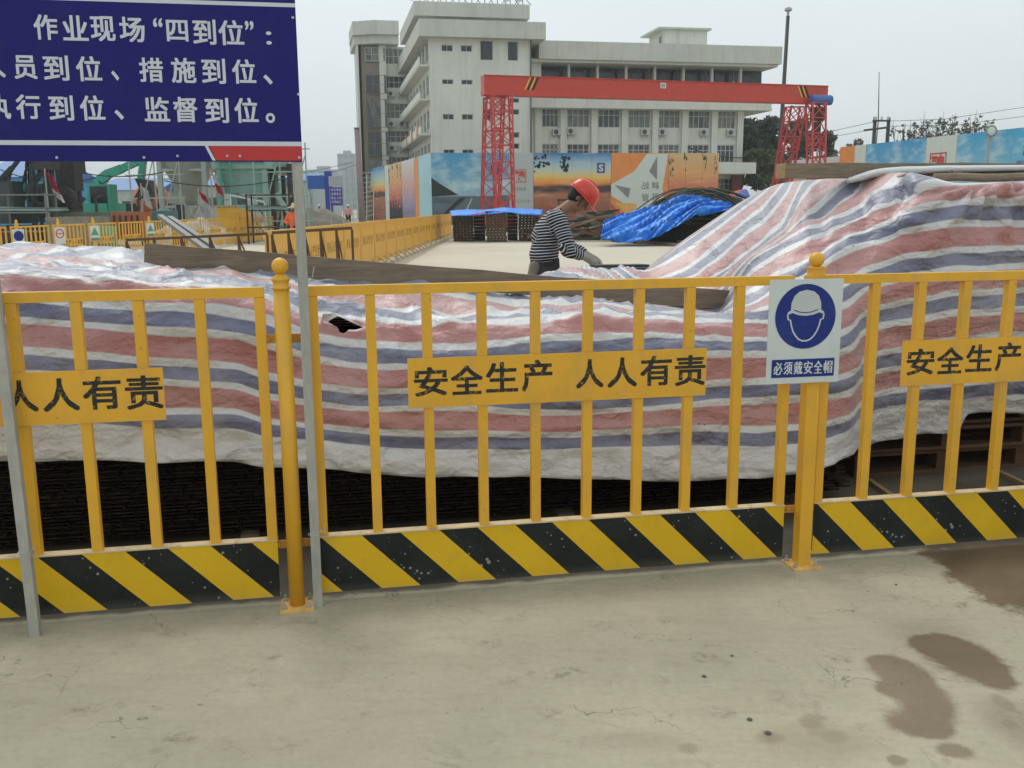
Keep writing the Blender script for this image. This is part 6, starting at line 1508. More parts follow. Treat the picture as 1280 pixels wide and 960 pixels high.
clutter('generator', 'grey-green generator set standing left of the excavator', 'generator', 104, 37, dirtpaint('olive_casing', (.10, .13, .09)), genset)
clutter('generator', 'dull orange generator set between excavator and silo', 'generator', 158, 40, dirtpaint('orange_casing', (.42, .13, .05)), genset)
clutter('oil_drum', 'green oil drum beside the grey-green generator', 'drum', 133, 34, TEAL, barrel)
clutter('oil_drum', 'rusty red oil drum in front of the silo legs', 'drum', 222, 37, dirtpaint('rust_red_drum', (.30, .06, .04)), barrel)
clutter('oil_drum', 'blue oil drum left of the yellow cabin', 'drum', 268, 42, BLUE2, barrel)
clutter('pipe_rack', 'steel rack with pipes under the batching plant', 'rack', 338, 41, DK, rack)
clutter('pipe_rack', 'steel pipe rack in front of the dark drilling rigs', 'rack', 34, 36, GANG, rack)
clutter('scaffold', 'tube scaffold standing behind the silo', 'scaffold', 232, 53, GALV, scaff)
clutter('scaffold', 'pale tube scaffold to the left of the silo legs', 'scaffold', 196, 46.5, WHS, scaff)
clutter('scaffold', 'tube scaffold beside the leaning teal pipe', 'scaffold', 352, 44, TEALP, scaff)
for k, (a, b, lab) in enumerate((((0, 212), (120, 222), 'sagging cable crossing the drilling rigs'), ((60, 205), (205, 215), 'sagging cable from the second rig to the silo'), ((205, 226), (372, 219), 'cable strung from the silo to the sign pole side'))):
    pa, pb = at_y(*a, 43), at_y(*b, 43); m = MB(); m.tube([pa.lerp(pb, t / 10) - Z * (.35 * 4 * (t / 10) * (1 - t / 10)) for t in range(11)], .022, 4); o = m.build('site_cable', BLK); tag(o, lab, 'cable')
# ------------------------------------------------------------------ people (one continuous remeshed body each, clothing as children)
def prim_mesh(prims, grow=0.0):
    bm = bmesh.new()
    for p in prims:
        if p[0] == 'c':
            _, a, b, ra, rb = p[:5]; a, b = Vector(a), Vector(b); ra += grow; rb += grow
            d = b - a; L = d.length; q = d.to_track_quat('Z', 'Y').to_matrix().to_4x4()
            for c, r in ((a, ra), (b, rb)): bmesh.ops.create_icosphere(bm, subdivisions=2, radius=r, matrix=Matrix.Translation(c))
            bmesh.ops.create_cone(bm, cap_ends=True, segments=14, radius1=ra, radius2=rb, depth=L, matrix=Matrix.Translation((a + b) / 2) @ q)
        else:
            _, c, r, rot = p[:4]; mt = Matrix.Translation(Vector(c)) @ rot.to_matrix().to_4x4() @ Matrix.Diagonal((r[0] + grow, r[1] + grow, r[2] + grow, 1))
            bmesh.ops.create_icosphere(bm, subdivisions=3, radius=1.0, matrix=mt)
    me = bpy.data.meshes.new('tmp'); bm.to_mesh(me); bm.free(); return me
def blob(name, prims, voxel, mat_, parent, M4, grow=0.0, smooth=4, zcut=None, ycut=None, stripe=None):
    me = prim_mesh(prims, grow); o = bpy.data.objects.new(name, me); COL.objects.link(o)
    md = o.modifiers.new('r', 'REMESH'); md.mode = 'VOXEL'; md.voxel_size = voxel; md.use_smooth_shade = True
    ms = o.modifiers.new('s', 'SMOOTH'); ms.iterations = smooth; ms.factor = .5
    dg = bpy.context.evaluated_depsgraph_get(); new = bpy.data.meshes.new_from_object(o.evaluated_get(dg)); o.modifiers.clear(); o.data = new; bpy.data.meshes.remove(me)
    new.name = name
    if name in ('striped_shirt', 'trousers', 'jacket', 'work_glove'):
        k = {'striped_shirt': .010, 'work_glove': .003}.get(name, .008)
        nrm = [v.normal.copy() for v in new.vertices]
        for v, vn in zip(new.vertices, nrm):
            c = v.co.copy(); f = noise.noise(Vector((c.x * 7 + c.z * 9, c.y * 6, c.z * 15))); g_ = 1 - 4 * abs(noise.noise(Vector((c.x * 6 - c.z * 7, c.y * 5 + 3, c.z * 8))))
            v.co = c + vn * (k * .7 * f + k * .8 * max(0, g_))
    if stripe is not None:
        at = new.attributes.new('stripe', 'FLOAT', 'POINT'); vals = []
        for v in new.vertices:
            best = 1e9; s = 0
            for k, p in enumerate(stripe):
                a, b, r = Vector(p[0]), Vector(p[1]), p[2]; d = b - a; t = (v.co - a).dot(d) / d.length_squared; tc = max(-.3, min(1.3, t)); q = a + d * tc; dist = (v.co - q).length - r
                if dist < best: best = dist; s = t * d.length + p[3]
            vals.append(s)
        at.data.foreach_set('value', vals)
    new.transform(wm(parent).inverted() @ M4)
    o.parent = parent; new.materials.clear(); new.materials.append(mat_)
    for p in new.polygons: p.use_smooth = True
    return o
SKIN = pmat('weathered_skin', (.27, .135, .085), .55, var=.1, scale=20, fine=150)
HAIRM = pmat('black_hair', (.012, .010, .009), .7, fine=200)
GLOVE = fabric('dirty_cotton_glove', (.34, .31, .26), dirt=(.1, .09, .07), dirt_amt=.6)
TROU = fabric('dark_work_trousers', (.028, .03, .035), dirt=(.10, .09, .07), dirt_amt=.4)
TROUG = fabric('grey_tan_trouser_cloth', (.20, .17, .14))
BOOT = pmat('rubber_boot', (.03, .03, .03), .5)
HELM = pmat('red_helmet_plastic', (.62, .055, .035), .28, var=.1, fine=30, bump=.03)
def shirt_mat():
    t = NT('navy_white_striped_knit'); s = t.n('ShaderNodeAttribute', attribute_name='stripe').outputs['Fac']
    fr = t.math('FRACT', t.math('DIVIDE', t.math('ADD', s, t.math('MULTIPLY', t.noise(t.coord(), 9, 2), .012)), .0245))
    w = t.maprange(t.math('ABSOLUTE', t.math('SUBTRACT', fr, .5)), .10, .16, 1, 0)
    col = t.mix(w, (.012, .014, .026), (.62, .62, .64)); f = t.noise(t.coord(), 300, 2)
    t.bump(t.noise(t.coord(), 14, 4), .4, .012); return t.fin(col, .9)
SHIRT = shirt_mat()
QI = Matrix.Identity(3).to_quaternion()
def rotY(a): return Matrix.Rotation(a, 3, 'Y').to_quaternion()
def main_worker():
    base = at_y(690, 258, 8.3); base.z = .004
    root = thing('person', 'worker in navy and white striped shirt and red helmet bending over behind the stack', 'person', base, 0)
    M4 = wm(root)
    V = Vector
    pel, wst, chs, ups, nck = V((-.055, 0, .90)), V((-.065, 0, 1.06)), V((-.045, 0, 1.25)), V((.03, 0, 1.395)), V((.095, 0, 1.455))
    hc = V((.235, 0, 1.565)); ax = V((math.sin(R(46)), 0, math.cos(R(46))))          # crown direction, head bowed forward
    fw = V((math.cos(R(46)), 0, -math.sin(R(46))))                                     # where the face looks
    qh = rotY(R(46))
    def arm(s):
        if s < 0: return V((.055, -.165, 1.385)), V((.125, -.225, 1.12)), V((.26, -.17, 1.075)), V((.33, -.14, 1.035))
        return V((.055, .165, 1.385)), V((.17, .22, 1.14)), V((.31, .13, 1.075)), V((.385, .10, 1.03))
    prims = [('e', pel, (.125, .165, .13), QI), ('c', pel, wst, .115, .108), ('c', wst, chs, .11, .122), ('e', chs, (.118, .165, .16), rotY(R(12))), ('e', V((.0, 0, 1.34)), (.10, .165, .12), rotY(R(25))),
             ('c', V((.02, -.13, 1.385)), V((.02, .13, 1.385)), .072, .072), ('c', ups, nck, .075, .058), ('c', nck, hc - ax * .06, .056, .055),
             ('e', hc + ax * .03 - fw * .008, (.092, .075, .105), qh), ('e', hc - ax * .05 + fw * .03, (.066, .058, .072), qh), ('e', hc - ax * .098 + fw * .05, (.034, .034, .026), qh),
             ('c', hc + fw * .095 + ax * .008, hc + fw * .112 - ax * .025, .008, .015), ('e', hc + fw * .092 - ax * .06, (.012, .024, .009), qh), ('e', hc + fw * .09 + ax * .025, (.012, .05, .010), qh)]
    for s in (-1, 1):
        a, b, c, d = arm(s)
        prims += [('c', a, b, .056, .044), ('c', b, c, .043, .030), ('e', hc - fw * .01 + V((0, s * .076, 0)) - ax * .01, (.018, .010, .030), qh),
                  ('c', c, d, .028, .030), ('e', d + (d - c).normalized() * .02, (.042, .034, .022), rotY(R(25)))]
        # fingers and thumb, closed around the batten they pull
        dr = (d - c).normalized(); side = V((0, 1, 0)); k0 = d + dr * .045
        for k, (off, ln) in enumerate(((-.028, .030), (-.010, .034), (.009, .032), (.026, .026))):
            p0 = k0 + side * off; p1 = p0 + (dr + V((0, 0, -.25))).normalized() * ln; p2 = p1 + V((.006, 0, -.026)); prims += [('c', p0, p1, .0095, .009), ('c', p1, p2, .009, .008)]
        t0 = d + side * (-s * .03); t1 = t0 + dr * .035 + side * (-s * .018); t2 = t1 + dr * .02 + V((0, 0, -.015)); prims += [('c', t0, t1, .011, .010), ('c', t1, t2, .010, .0085)]
    legs = []
    for s in (-1, 1):
        h, kn, an = V((-.05, s * .09, .87)), V((.0 if s < 0 else .05, s * .10, .47)), V((-.07 if s < 0 else .0, s * .10, .09))
        legs.append((h, kn, an)); prims += [('c', h, kn, .088, .058), ('c', kn, an, .057, .042), ('c', an + V((0, 0, -.045)), an + V((.14, 0, -.055)), .038, .032)]
    blob('body', prims, .0075, SKIN, root, M4, smooth=3)
    tp = [('c', V((-.066, 0, 1.07)), wst, .112, .112), ('c', wst, chs, .116, .124), ('e', chs, (.122, .168, .165), rotY(R(12))), ('e', V((.0, 0, 1.34)), (.104, .168, .122), rotY(R(25))), ('c', V((.02, -.13, 1.385)), V((.02, .13, 1.385)), .078, .078), ('c', ups, ups.lerp(nck, .55), .078, .064), ('e', V((-.072, 0, 1.08)), (.122, .162, .09), QI)]
    st = [(V((-.03, 0, .95)), V((-.05, 0, 1.30)), .13, 0.0), (V((-.05, 0, 1.30)), nck, .11, .35)]
    for s in (-1, 1):
        a, b, c, d = arm(s)
        tp += [('c', a, b, .064, .055), ('c', b, b.lerp(c, .72), .054, .043)]; st += [(a, b, .055, .0), (b, c, .045, (b - a).length)]
    blob('striped_shirt', tp, .008, SHIRT, root, M4, grow=.004, smooth=5, stripe=st)
    tr = [('e', pel, (.128, .168, .11), QI), ('c', pel, V((-.064, 0, 1.03)), .118, .112)]
    for (h, kn, an) in legs: tr += [('c', h, kn, .096, .07), ('c', kn, an + V((0, 0, .02)), .068, .058)]
    blob('trousers', tr, .009, TROU, root, M4, grow=.016, smooth=4)
    blob('waist_cloth', [('c', V((-.15, -.10, .99)), V((-.19, -.11, .80)), .05, .055), ('c', V((-.15, 0, .99)), V((-.18, .02, .78)), .05, .055)], .009, TROUG, root, M4, smooth=4)
    for s, (h, kn, an) in zip((-1, 1), legs): blob('boot', [('c', an + V((0, 0, .12)), an + V((0, 0, -.04)), .055, .05), ('c', an + V((0, 0, -.045)), an + V((.15, 0, -.05)), .048, .040)], .009, BOOT, root, M4, smooth=3)
    for s in (-1, 1):
        a, b, c, d = arm(s); dr = (d - c).normalized(); side = V((0, 1, 0)); k0 = d + dr * .045
        gp = [('c', c.lerp(b, .18), c, .036, .034), ('c', c, d, .032, .034), ('e', d + dr * .02, (.047, .038, .026), rotY(R(25)))]
        for k, (off, ln) in enumerate(((-.030, .032), (-.010, .036), (.010, .034), (.029, .028))):
            p0 = k0 + side * off; p1 = p0 + (dr + V((0, 0, -.25))).normalized() * ln; p2 = p1 + V((.006, 0, -.027)); gp += [('c', p0, p1, .0115, .011), ('c', p1, p2, .011, .010)]
        t0 = d + side * (-s * .032); t1 = t0 + dr * .035 + side * (-s * .018); t2 = t1 + dr * .02 + V((0, 0, -.015)); gp += [('c', t0, t1, .014, .012), ('c', t1, t2, .012, .0105)]
        blob('work_glove', gp, .0055, GLOVE, root, M4, smooth=1)
    blob('hair', [('e', hc + ax * .018 - fw * .03, (.080, .084, .098), qh), ('e', hc - ax * .03 - fw * .05, (.045, .070, .05), qh)], .008, HAIRM, root, M4, smooth=2)
    # helmet: shell with ridge and brim all round, peak in front
    m = MB(); hb = hc + ax * .045 + fw * .005; C_ = ax; A_ = fw; B_ = V((0, 1, 0))
    def W(p): return M4 @ p
    prof = [(.118, -.012), (.119, .0), (.117, .03), (.108, .065), (.088, .095), (.058, .115), (.025, .124), (.001, .126)]
    vs = []; n = 32
    for (r, z) in prof:
        for j in range(n):
            t = 2 * math.pi * j / n; vs.append(W(hb + A_ * (r * 1.16 * math.cos(t)) + B_ * (r * .96 * math.sin(t)) + C_ * z))
    fs = [(i * n + j, i * n + (j + 1) % n, (i + 1) * n + (j + 1) % n, (i + 1) * n + j) for i in range(len(prof) - 1) for j in range(n)]
    m.add(vs, fs); sh = m.build('helmet', HELM, root, True); md = sh.modifiers.new('t', 'SOLIDIFY'); md.thickness = .004
    m = MB(); vs = []
    for j in range(n):
        t = 2 * math.pi * j / n; e = .016 + .040 * max(0, math.cos(t)) ** 2
        vs += [W(hb + A_ * (.136 * math.cos(t)) + B_ * (.112 * math.sin(t)) + C_ * -.008), W(hb + A_ * ((.136 + e) * math.cos(t)) + B_ * ((.112 + e * .6) * math.sin(t)) + C_ * (-.020))]
    m.add(vs, [(2 * j, 2 * j + 1, (2 * j + 3) % (2 * n), (2 * j + 2) % (2 * n)) for j in range(n)]); br = m.build('brim', HELM, sh, True); md = br.modifiers.new('t', 'SOLIDIFY'); md.thickness = .004
    m = MB(); m.tube([W(hb + A_ * (.137 * math.cos(t)) + C_ * (.004 + .126 * math.sin(t))) for t in [math.pi * k / 14 for k in range(1, 14)]], .008, 6); m.build('ridge', HELM, sh, True)
    # eyes and brows
    EY = pmat('eye_dark', (.015, .012, .01), .3)
    m = MB()
    for s in (-1, 1):
        c = hc + fw * .083 + ax * .006 + V((0, s * .03, 0)); m.bar(W(c + V((0, -.012, 0))), W(c + V((0, .012, 0))), .005); c = c + ax * .020; m.bar(W(c + V((0, -.017, 0))), W(c + V((0, .017, 0))), .006)
    m.build('eyes_and_brows', EY, root)
    m = MB()
    for s in (-1, 1): m.tube([W(hb + V((0, s * .09, 0)) + fw * .01), W(hc - ax * .05 + fw * .03 + V((0, s * .066, 0))), W(hc - ax * .115 + fw * .05)], .004, 5)
    m.build('chin_strap', BLK, root)
main_worker()
def small_person(px, D, h, label, top, legc, helm, hat=None, face=1, bend=0.0, armup=0):
    c = at_y(px, 258, D); root = thing('person', label, 'person', (c.x, c.y, 0)); M4 = wm(root); V = Vector; k = h / 1.72
    P = lambda x, y, z: V((x * k + bend * max(0, z - .95) * .8, y * k, z * k))
    legs = [('c', P(-.09, 0, .9), P(-.11, .02, .48), .085 * k, .06 * k), ('c', P(-.11, .02, .48), P(-.13, 0, .08), .058 * k, .042 * k), ('c', P(.09, 0, .9), P(.12, -.03, .48), .085 * k, .06 * k), ('c', P(.12, -.03, .48), P(.15, .03, .08), .058 * k, .042 * k), ('c', P(-.13, 0, .05), P(-.14, -.12, .04), .04 * k, .035 * k), ('c', P(.15, .03, .05), P(.17, -.10, .04), .04 * k, .035 * k)]
    tors = [('c', P(0, 0, .93), P(0, 0, 1.28), .13 * k, .15 * k), ('c', P(-.13, 0, 1.38), P(.13, 0, 1.38), .075 * k, .075 * k)]
    arms = []
    for s in (-1, 1): arms += [('c', P(s * .2, 0, 1.38), P(s * .27, -.03, 1.12), .052 * k, .042 * k), ('c', P(s * .27, -.03, 1.12), P(s * (.14 if armup else .22), -.2 if armup else -.1, 1.05 if armup else .90), .04 * k, .03 * k)]
    hands = [('e', P(s * (.13 if armup else .215), -.23 if armup else -.12, 1.04 if armup else .85), (.035 * k, .03 * k, .06 * k), QI) for s in (-1, 1)]
    head = [('c', P(0, 0, 1.42), P(0, 0, 1.54), .055 * k, .055 * k), ('e', P(0, -.01, 1.60), (.08 * k, .095 * k, .115 * k), QI), ('e', P(0, -.11, 1.59), (.015 * k, .02 * k, .02 * k), QI)]
    blob('body', legs + tors + arms + hands + head, .018, SKIN, root, M4, smooth=2)
    blob('jacket', tors + arms, .018, top, root, M4, grow=.02, smooth=2); blob('trousers', legs[:4] + [('c', P(-.06, 0, .93), P(.06, 0, .93), .12 * k, .12 * k)], .018, legc, root, M4, grow=.018, smooth=2)
    m = MB(); c = M4 @ P(0, 0, 1.63)
    if hat: m.lathe(c, [(.27, -.02), (.28, .0), (.14, .05), (.12, .13), (.07, .16), (.001, .165)], 20)
    else: m.lathe(c, [(.135, -.01), (.14, .0), (.12, .005), (.115, .05), (.09, .10), (.05, .125), (.001, .13)], 18)
    m.build('hat' if hat else 'helmet', helm, root, True)
WHH = pmat('white_helmet', (.62, .64, .62), .3); ORV = fabric('orange_vest', (.72, .14, .06)); PNK = fabric('faded_pink_vest', (.60, .30, .26)); STRAW = pmat('straw_hat', (.62, .42, .26), .8); GRT = fabric('green_trousers', (.05, .08, .03)); BLT = fabric('black_trousers', (.014, .016, .018)); GRS = fabric('grey_shirt', (.35, .32, .28))
small_person(435, 74, 1.72, 'distant worker in faded pink vest, black trousers and white helmet seen near the notice board', PNK, BLT, WHH)
small_person(399, 66, 1.7, 'distant worker with white helmet by the blue gate, pale shirt and green trousers', GRS, GRT, WHH, armup=1)
small_person(364, 33, 1.6, 'worker in bright orange vest and straw hat left of the sign pole', ORV, BLT, STRAW, hat=True, bend=.25, armup=1)

# dark board strip and batten the worker handles
m = MB(); a, b = at_y(742, 336, 7.35), at_y(806, 335, 7.6); m.bar(a, b, .30, .022); m.bar(a + Z * .022, b + Z * .022, .12, .018); m.bar(Vector((a.x + .1, a.y, .0)), a + Vector((.1, 0, -.012)), .05); m.bar(Vector((b.x - .1, b.y, .0)), b + Vector((-.1, 0, -.012)), .05)
o = m.build('dark_work_board', pmat('dark_slate_board', (.05, .06, .07), .6)); tag(o, 'dark narrow board under the hands of the striped-shirt worker', 'board')

# ------------------------------------------------------------------ stacks under blue sheets in the yard
BRD = woodm('brown_form_panel', (.13, .085, .05)); BLUES = pmat('blue_tarp_sheet', (.015, .23, .80), .4, var=.2, scale=3, fine=15, bump=.4, bdist=.03)
REDS = pmat('red_edge_cloth', (.6, .12, .10), .6)
def form_stack(px0, px1, D, label):
    a, b = at_y(px0, 258, D), at_y(px1, 258, D); w = b.x - a.x; root = thing('panel_stack', label, 'stack', ((a.x + b.x) / 2, D, 0), 0, 'brown form panel stacks under blue sheets'); rng = random.Random(px0)
    n = 11
    for k in range(n):
        m = MB(); z = .02 + k * .118; dx = rng.uniform(-.025, .025)
        m.box(((a.x + b.x) / 2 + dx, D + .5, z + .02), (w, 1.0, .03)); m.box(((a.x + b.x) / 2 + dx, D + .5, z + .095), (w, 1.0, .03))
        for j in range(6): m.box((a.x + w * (j + .5) / 6 + dx, D + .5, z + .0575), (w / 11, .98, .045))
        m.build('form_panel', BRD, root)
form_stack(565, 591, 42, 'left brown stack of form panels under the blue sheet'); form_stack(607, 633, 41, 'middle brown stack of form panels under the blue sheet'); form_stack(648, 674, 42, 'right brown stack of form panels, partly behind the worker')
for k, (p0, p1) in enumerate(((591.5, 606.5), (633.5, 647.5))):
    a, b = at_y(p0, 258, 43), at_y(p1, 258, 43); m = MB()
    for j in range(8): m.box(((a.x + b.x) / 2, 43.3, .08 + j * .155), (b.x - a.x - .04, .8, .13))
    o = m.build('dark_bundle', DK); tag(o, ['dark bundle between the left and middle form panel stacks', 'dark bundle between the middle and right form panel stacks'][k], 'bundle')
def sheet(name, top, front, D, depth, mat_, label, cat, amp=.05, seed=0, n=48, mrow=10):
    # top: [(px, py)] rear edge, front: [(px, py)] front/lower edge
    m = MB(); vs = []
    for i in range(n + 1):
        t = i / n
        def ev(pl): 
            x = t * (len(pl) - 1); k = min(int(x), len(pl) - 2); f = x - k; return pl[k][0] * (1 - f) + pl[k + 1][0] * f, pl[k][1] * (1 - f) + pl[k + 1][1] * f
        a = at_y(*ev(top), D + depth); b = at_y(*ev(front), D)
        for j in range(mrow + 1):
            s = j / mrow; p = a.lerp(b, s) + Z * (math.sin(s * math.pi) * depth * .06)
            d = amp * (noise.noise(Vector((t * 7 + s * 4, s * 1.5, seed))) + .9 * (1 - 2.5 * abs(noise.noise(Vector((t * 13 + s * 9, s * 2.5, seed + 5))))) + .35 * noise.noise(Vector((t * 40, s * 14, seed))))
            vs.append(p + Vector((0, -d * 1.8, d * .45)))
    m.add(vs, [(i * (mrow + 1) + j, i * (mrow + 1) + j + 1, (i + 1) * (mrow + 1) + j + 1, (i + 1) * (mrow + 1) + j) for i in range(n) for j in range(mrow)])
    o = m.build(name, mat_, smooth=True); md = o.modifiers.new('t', 'SOLIDIFY'); md.thickness = .012; return tag(o, label, cat)
sheet('blue_cover', [(562, 266), (585, 263), (607, 265), (630, 262), (655, 263), (680, 264)], [(564, 270), (587, 270), (606, 268), (634, 265), (650, 268), (677, 269)], 40.8, 2.2, BLUES, 'thin blue sheet lying over the brown form panel stacks', 'cover', .05, 3)
m = MB(); a, b = at_y(590, 268.5, 40.6), at_y(606, 266, 40.6); m.bar(a, b, .3, .05); o = m.build('red_cloth_edge', REDS); tag(o, 'small red cloth on the blue sheet between the stacks', 'cloth')

# ------------------------------------------------------------------ rod pile with the big blue tarp
RODM = pmat('dark_green_rods', (.045, .05, .032), .7, var=.5, scale=2, dirt=(.20, .13, .06), dirt_amt=.7)
RODM2 = pmat('rust_brown_rods', (.15, .085, .04), .7, var=.4, scale=2)
def rod_pile():
    D = 38.0; c = at_y(870, 258, D); root = thing('rod_pile', 'arched heap of long dark green and rusty rods behind the blue tarp', 'rod pile', (c.x, D, 0)); rng = random.Random(11)
    for k in range(130):
        m = MB(); lay = k / 130; px0 = 782 + rng.uniform(-14, 30) ; px1 = 968 + rng.uniform(-30, 20); pk = 234 + 46 * (1 - lay) + rng.uniform(-2, 2); ym = D + rng.uniform(-.2, 3.2)
        x0, x1 = at_y(px0, 258, ym).x, at_y(px1, 258, ym).x; zp = at_y(870, pk, ym).z; xm = at_y(868 + rng.uniform(-22, 26), 258, ym).x; ze0 = at_y(px0, 283 + 12 * (1 - lay) + rng.uniform(-4, 3), ym).z; ze1 = at_y(px1, 276 + 20 * (1 - lay) + rng.uniform(-5, 5), ym).z
        pts = []
        for i in range(11):
            t = i / 10; x = x0 + (x1 - x0) * t; u = (x - xm) / ((x1 - xm) if x > xm else (xm - x0)); e = ze1 if x > xm else ze0; z = e + (zp - e) * (1 - min(1, abs(u)) ** 1.7)
            pts.append((x, ym + .3 * math.sin(t * 3 + k), max(.03, z)))
        m.tube(pts, rng.uniform(.022, .038), 4, cap=False); m.build('rod', RODM if rng.random() < .68 else RODM2, root)
    m = MB(); n = 30
    for i in range(n):
        t0, t1 = i / n, (i + 1) / n
        def prof(t): px = 790 + 170 * t; u = (t - .5) * 2; return px, 238 + 52 * abs(u) ** 1.8 + 5
        (pa, ya), (pb, yb) = prof(t0), prof(t1); q = [at_y(pa, ya, D + 3), at_y(pb, yb, D + 3)]; r = [at_y(pa, ya + 5, D + .5), at_y(pb, yb + 5, D + .5)]
        g0, g1 = Vector((r[0].x, D + .2, 0)), Vector((r[1].x, D + .2, 0)); m.add([r[0], r[1], q[1], q[0], g0, g1], [(0, 1, 2, 3), (4, 5, 1, 0)])
    m.build('rod_bulk', pmat('rod_bulk_dark', (.02, .02, .016), .9, var=.5), root, kind='stuff')
rod_pile()
sheet('blue_tarp', [(756, 276), (775, 268), (800, 263), (822, 256), (848, 246), (868, 245), (886, 250), (914, 261)], [(750, 300), (765, 302), (790, 303), (806, 302), (820, 296), (845, 285), (870, 268), (912, 263)], 35.6, 2.6, BLUES, 'bright blue tarp thrown over the rod pile in the yard', 'tarp', .20, 8, 90, 22)
def scrap():
    rng = random.Random(21); c = at_y(745, 258, 44); root = thing('scrap_heap', 'low heap of broken timber and scrap between the worker and the blue tarp', 'scrap heap', (c.x, 44, 0))
    mats = [RODM, WOOD_OLD, woodm('pale_scrap_wood', (.30, .24, .17)), pmat('scrap_brick', (.22, .09, .06), .9), DK, pmat('scrap_leaf_green', (.05, .08, .03), .9)]
    for k in range(230):
        m = MB(); x = c.x + rng.uniform(-2.8, 2.4); y = 44 + rng.uniform(-3.5, 3.0); z = rng.uniform(.03, .3 + .95 * max(0, 1 - abs(x - c.x - .3) / 2.6)); a = rng.uniform(-1, 1); l = rng.uniform(.3, 1.7)
        d = Vector((math.cos(a), math.sin(a) * .6, rng.uniform(-.28, .28))) * l / 2; p = Vector((x, y, z + .05)); m.bar(p - d, p + d, rng.uniform(.05, .22), rng.uniform(.03, .14)); m.build('scrap_piece', mats[rng.randrange(6)], root)
scrap()
heap('earth_mound', 'dark earth mound under the scrap heap', 'mound', (at_y(760, 258, 45).x, 45.5), 4.2, 3, .55, pmat('dark_earth', (.075, .065, .045), .95, var=.5, scale=2, fine=10, bump=.6, bdist=.05), seed=14)
for k, (xa, ya, xb, yb) in enumerate(((700, 287, 760, 292), (770, 300, 850, 306), (800, 297, 845, 293))):
    a, b = at_z(xa, ya, .08), at_z(xb, yb, .08); m = MB(); m.bar(a, b, .12, .10); o = m.build('loose_timber', WOOD_OLD); tag(o, ['loose timber lying left of the blue tarp', 'long loose timber on the ground below the blue tarp', 'short loose timber against the rods below the blue tarp'][k], 'timber')

# umbrella
def umbrella():
    D = 60; c = at_y(931, 258, D); zt_ = at_y(931, 236, D).z; root = thing('parasol', 'red, blue and white parasol showing over the slope of the tarp', 'parasol', (c.x, D, 0)); ms = [pmat('parasol_red', (.65, .08, .08), .6), pmat('parasol_blue', (.07, .12, .40), .6), pmat('parasol_white', (.6, .62, .6), .6)]
    m = MB(); m.bar((c.x, D, 0), (c.x, D, zt_), .05); m.build('pole', GALV, root)
    n = 8
    for k in range(n):
        m = MB(); t0, t1 = 2 * math.pi * k / n, 2 * math.pi * (k + 1) / n; rings = []
        for (r, z) in ((0.02, 0), (.6, -.12), (1.05, -.36), (1.25, -.60)): rings.append([Vector((c.x + r * math.cos(t), D + r * math.sin(t), zt_ + z)) for t in (t0, (t0 + t1) / 2, t1)])
        vs = [v for rg in rings for v in rg]; m.add(vs, [(i * 3 + j, i * 3 + j + 1, i * 3 + j + 4, i * 3 + j + 3) for i in range(3) for j in range(2)]); m.build('canopy_panel', ms[(0, 1, 2, 0, 0, 0, 1, 2)[(k + 1) % 8]], root)
umbrella()
# ------------------------------------------------------------------ trees
def leafm(name, c1, c2):
    t = NT(name); p = t.pos(); oi = t.noise(p, 1.2, 4, .6); col = t.mix(t.maprange(oi, .35, .65), c1, c2); t.b.inputs['Transmission Weight'].default_value = 0; return t.fin(col, .7, 0, .3)
LF1 = leafm('dark_foliage', (.018, .032, .014), (.06, .085, .038)); LF2 = leafm('olive_foliage', (.05, .06, .035), (.12, .12, .075)); BARK = pmat('bark', (.09, .075, .06), .9)
def tree(px, D, ytop, wpx, label, leaf, nleaf, ls, seed, bare=False, zc=.62):
    rng = random.Random(seed); c = at_y(px, 258, D); H = at_y(px, ytop, D).z; Rr = wpx / F_PX * D / 2
    root = thing('tree', label, 'tree', (c.x, D, 0), 0, 'trees behind the hoardings'); m = MB(); tips = []
    m.tube([(c.x, D, 0), (c.x + rng.uniform(-.2, .2), D, H * .25), (c.x + rng.uniform(-.3, .3), D, H * .45)], Rr * .07 + .08, 8, r1=Rr * .04 + .05)
    for k in range(14 if not bare else 26):
        a = rng.uniform(0, 2 * math.pi); b = Vector((c.x, D, H * rng.uniform(.28, .5))); e = Vector((c.x + math.cos(a) * Rr * rng.uniform(.3, .95), D + math.sin(a) * Rr * rng.uniform(.3, .9), H * rng.uniform(.5, .97)))
        mid = b.lerp(e, .5) + Vector((0, 0, -H * .03)); m.tube([b, mid, e], .09 if not bare else .06, 5, r1=.02)
        for q in range(3 if not bare else 6):
            f = e + Vector((rng.gauss(0, Rr * .25), rng.gauss(0, Rr * .25), abs(rng.gauss(0, H * .07)))); s0 = mid.lerp(e, rng.uniform(.2, 1)); m.tube([s0, f], .03, 4, r1=.008); tips.append(f)
        tips.append(e)
    m.build('trunk', BARK, root)
    m = MB(); clumps = [(t_, rng.uniform(.12, .26) * Rr * (1.0 if not bare else .5)) for t_ in tips]
    for k in range(nleaf):
        t_, r = clumps[rng.randrange(len(clumps))]; d = Vector((rng.gauss(0, 1), rng.gauss(0, 1), rng.gauss(0, .8))); p = t_ + d.normalized() * (r * rng.uniform(.3, 1.15))
        if p.z > H * 1.03: p.z = H * rng.uniform(.9, 1.0)
        a = Vector((rng.gauss(0, 1), rng.gauss(0, 1), rng.gauss(0, 1))).normalized(); b = a.orthogonal().normalized(); s = ls * rng.uniform(.6, 1.4); m.add([p - a * s, p + b * s * .55, p + a * s, p - b * s * .55], [(0, 1, 2, 3)])
    m.build('crown', leaf, root)
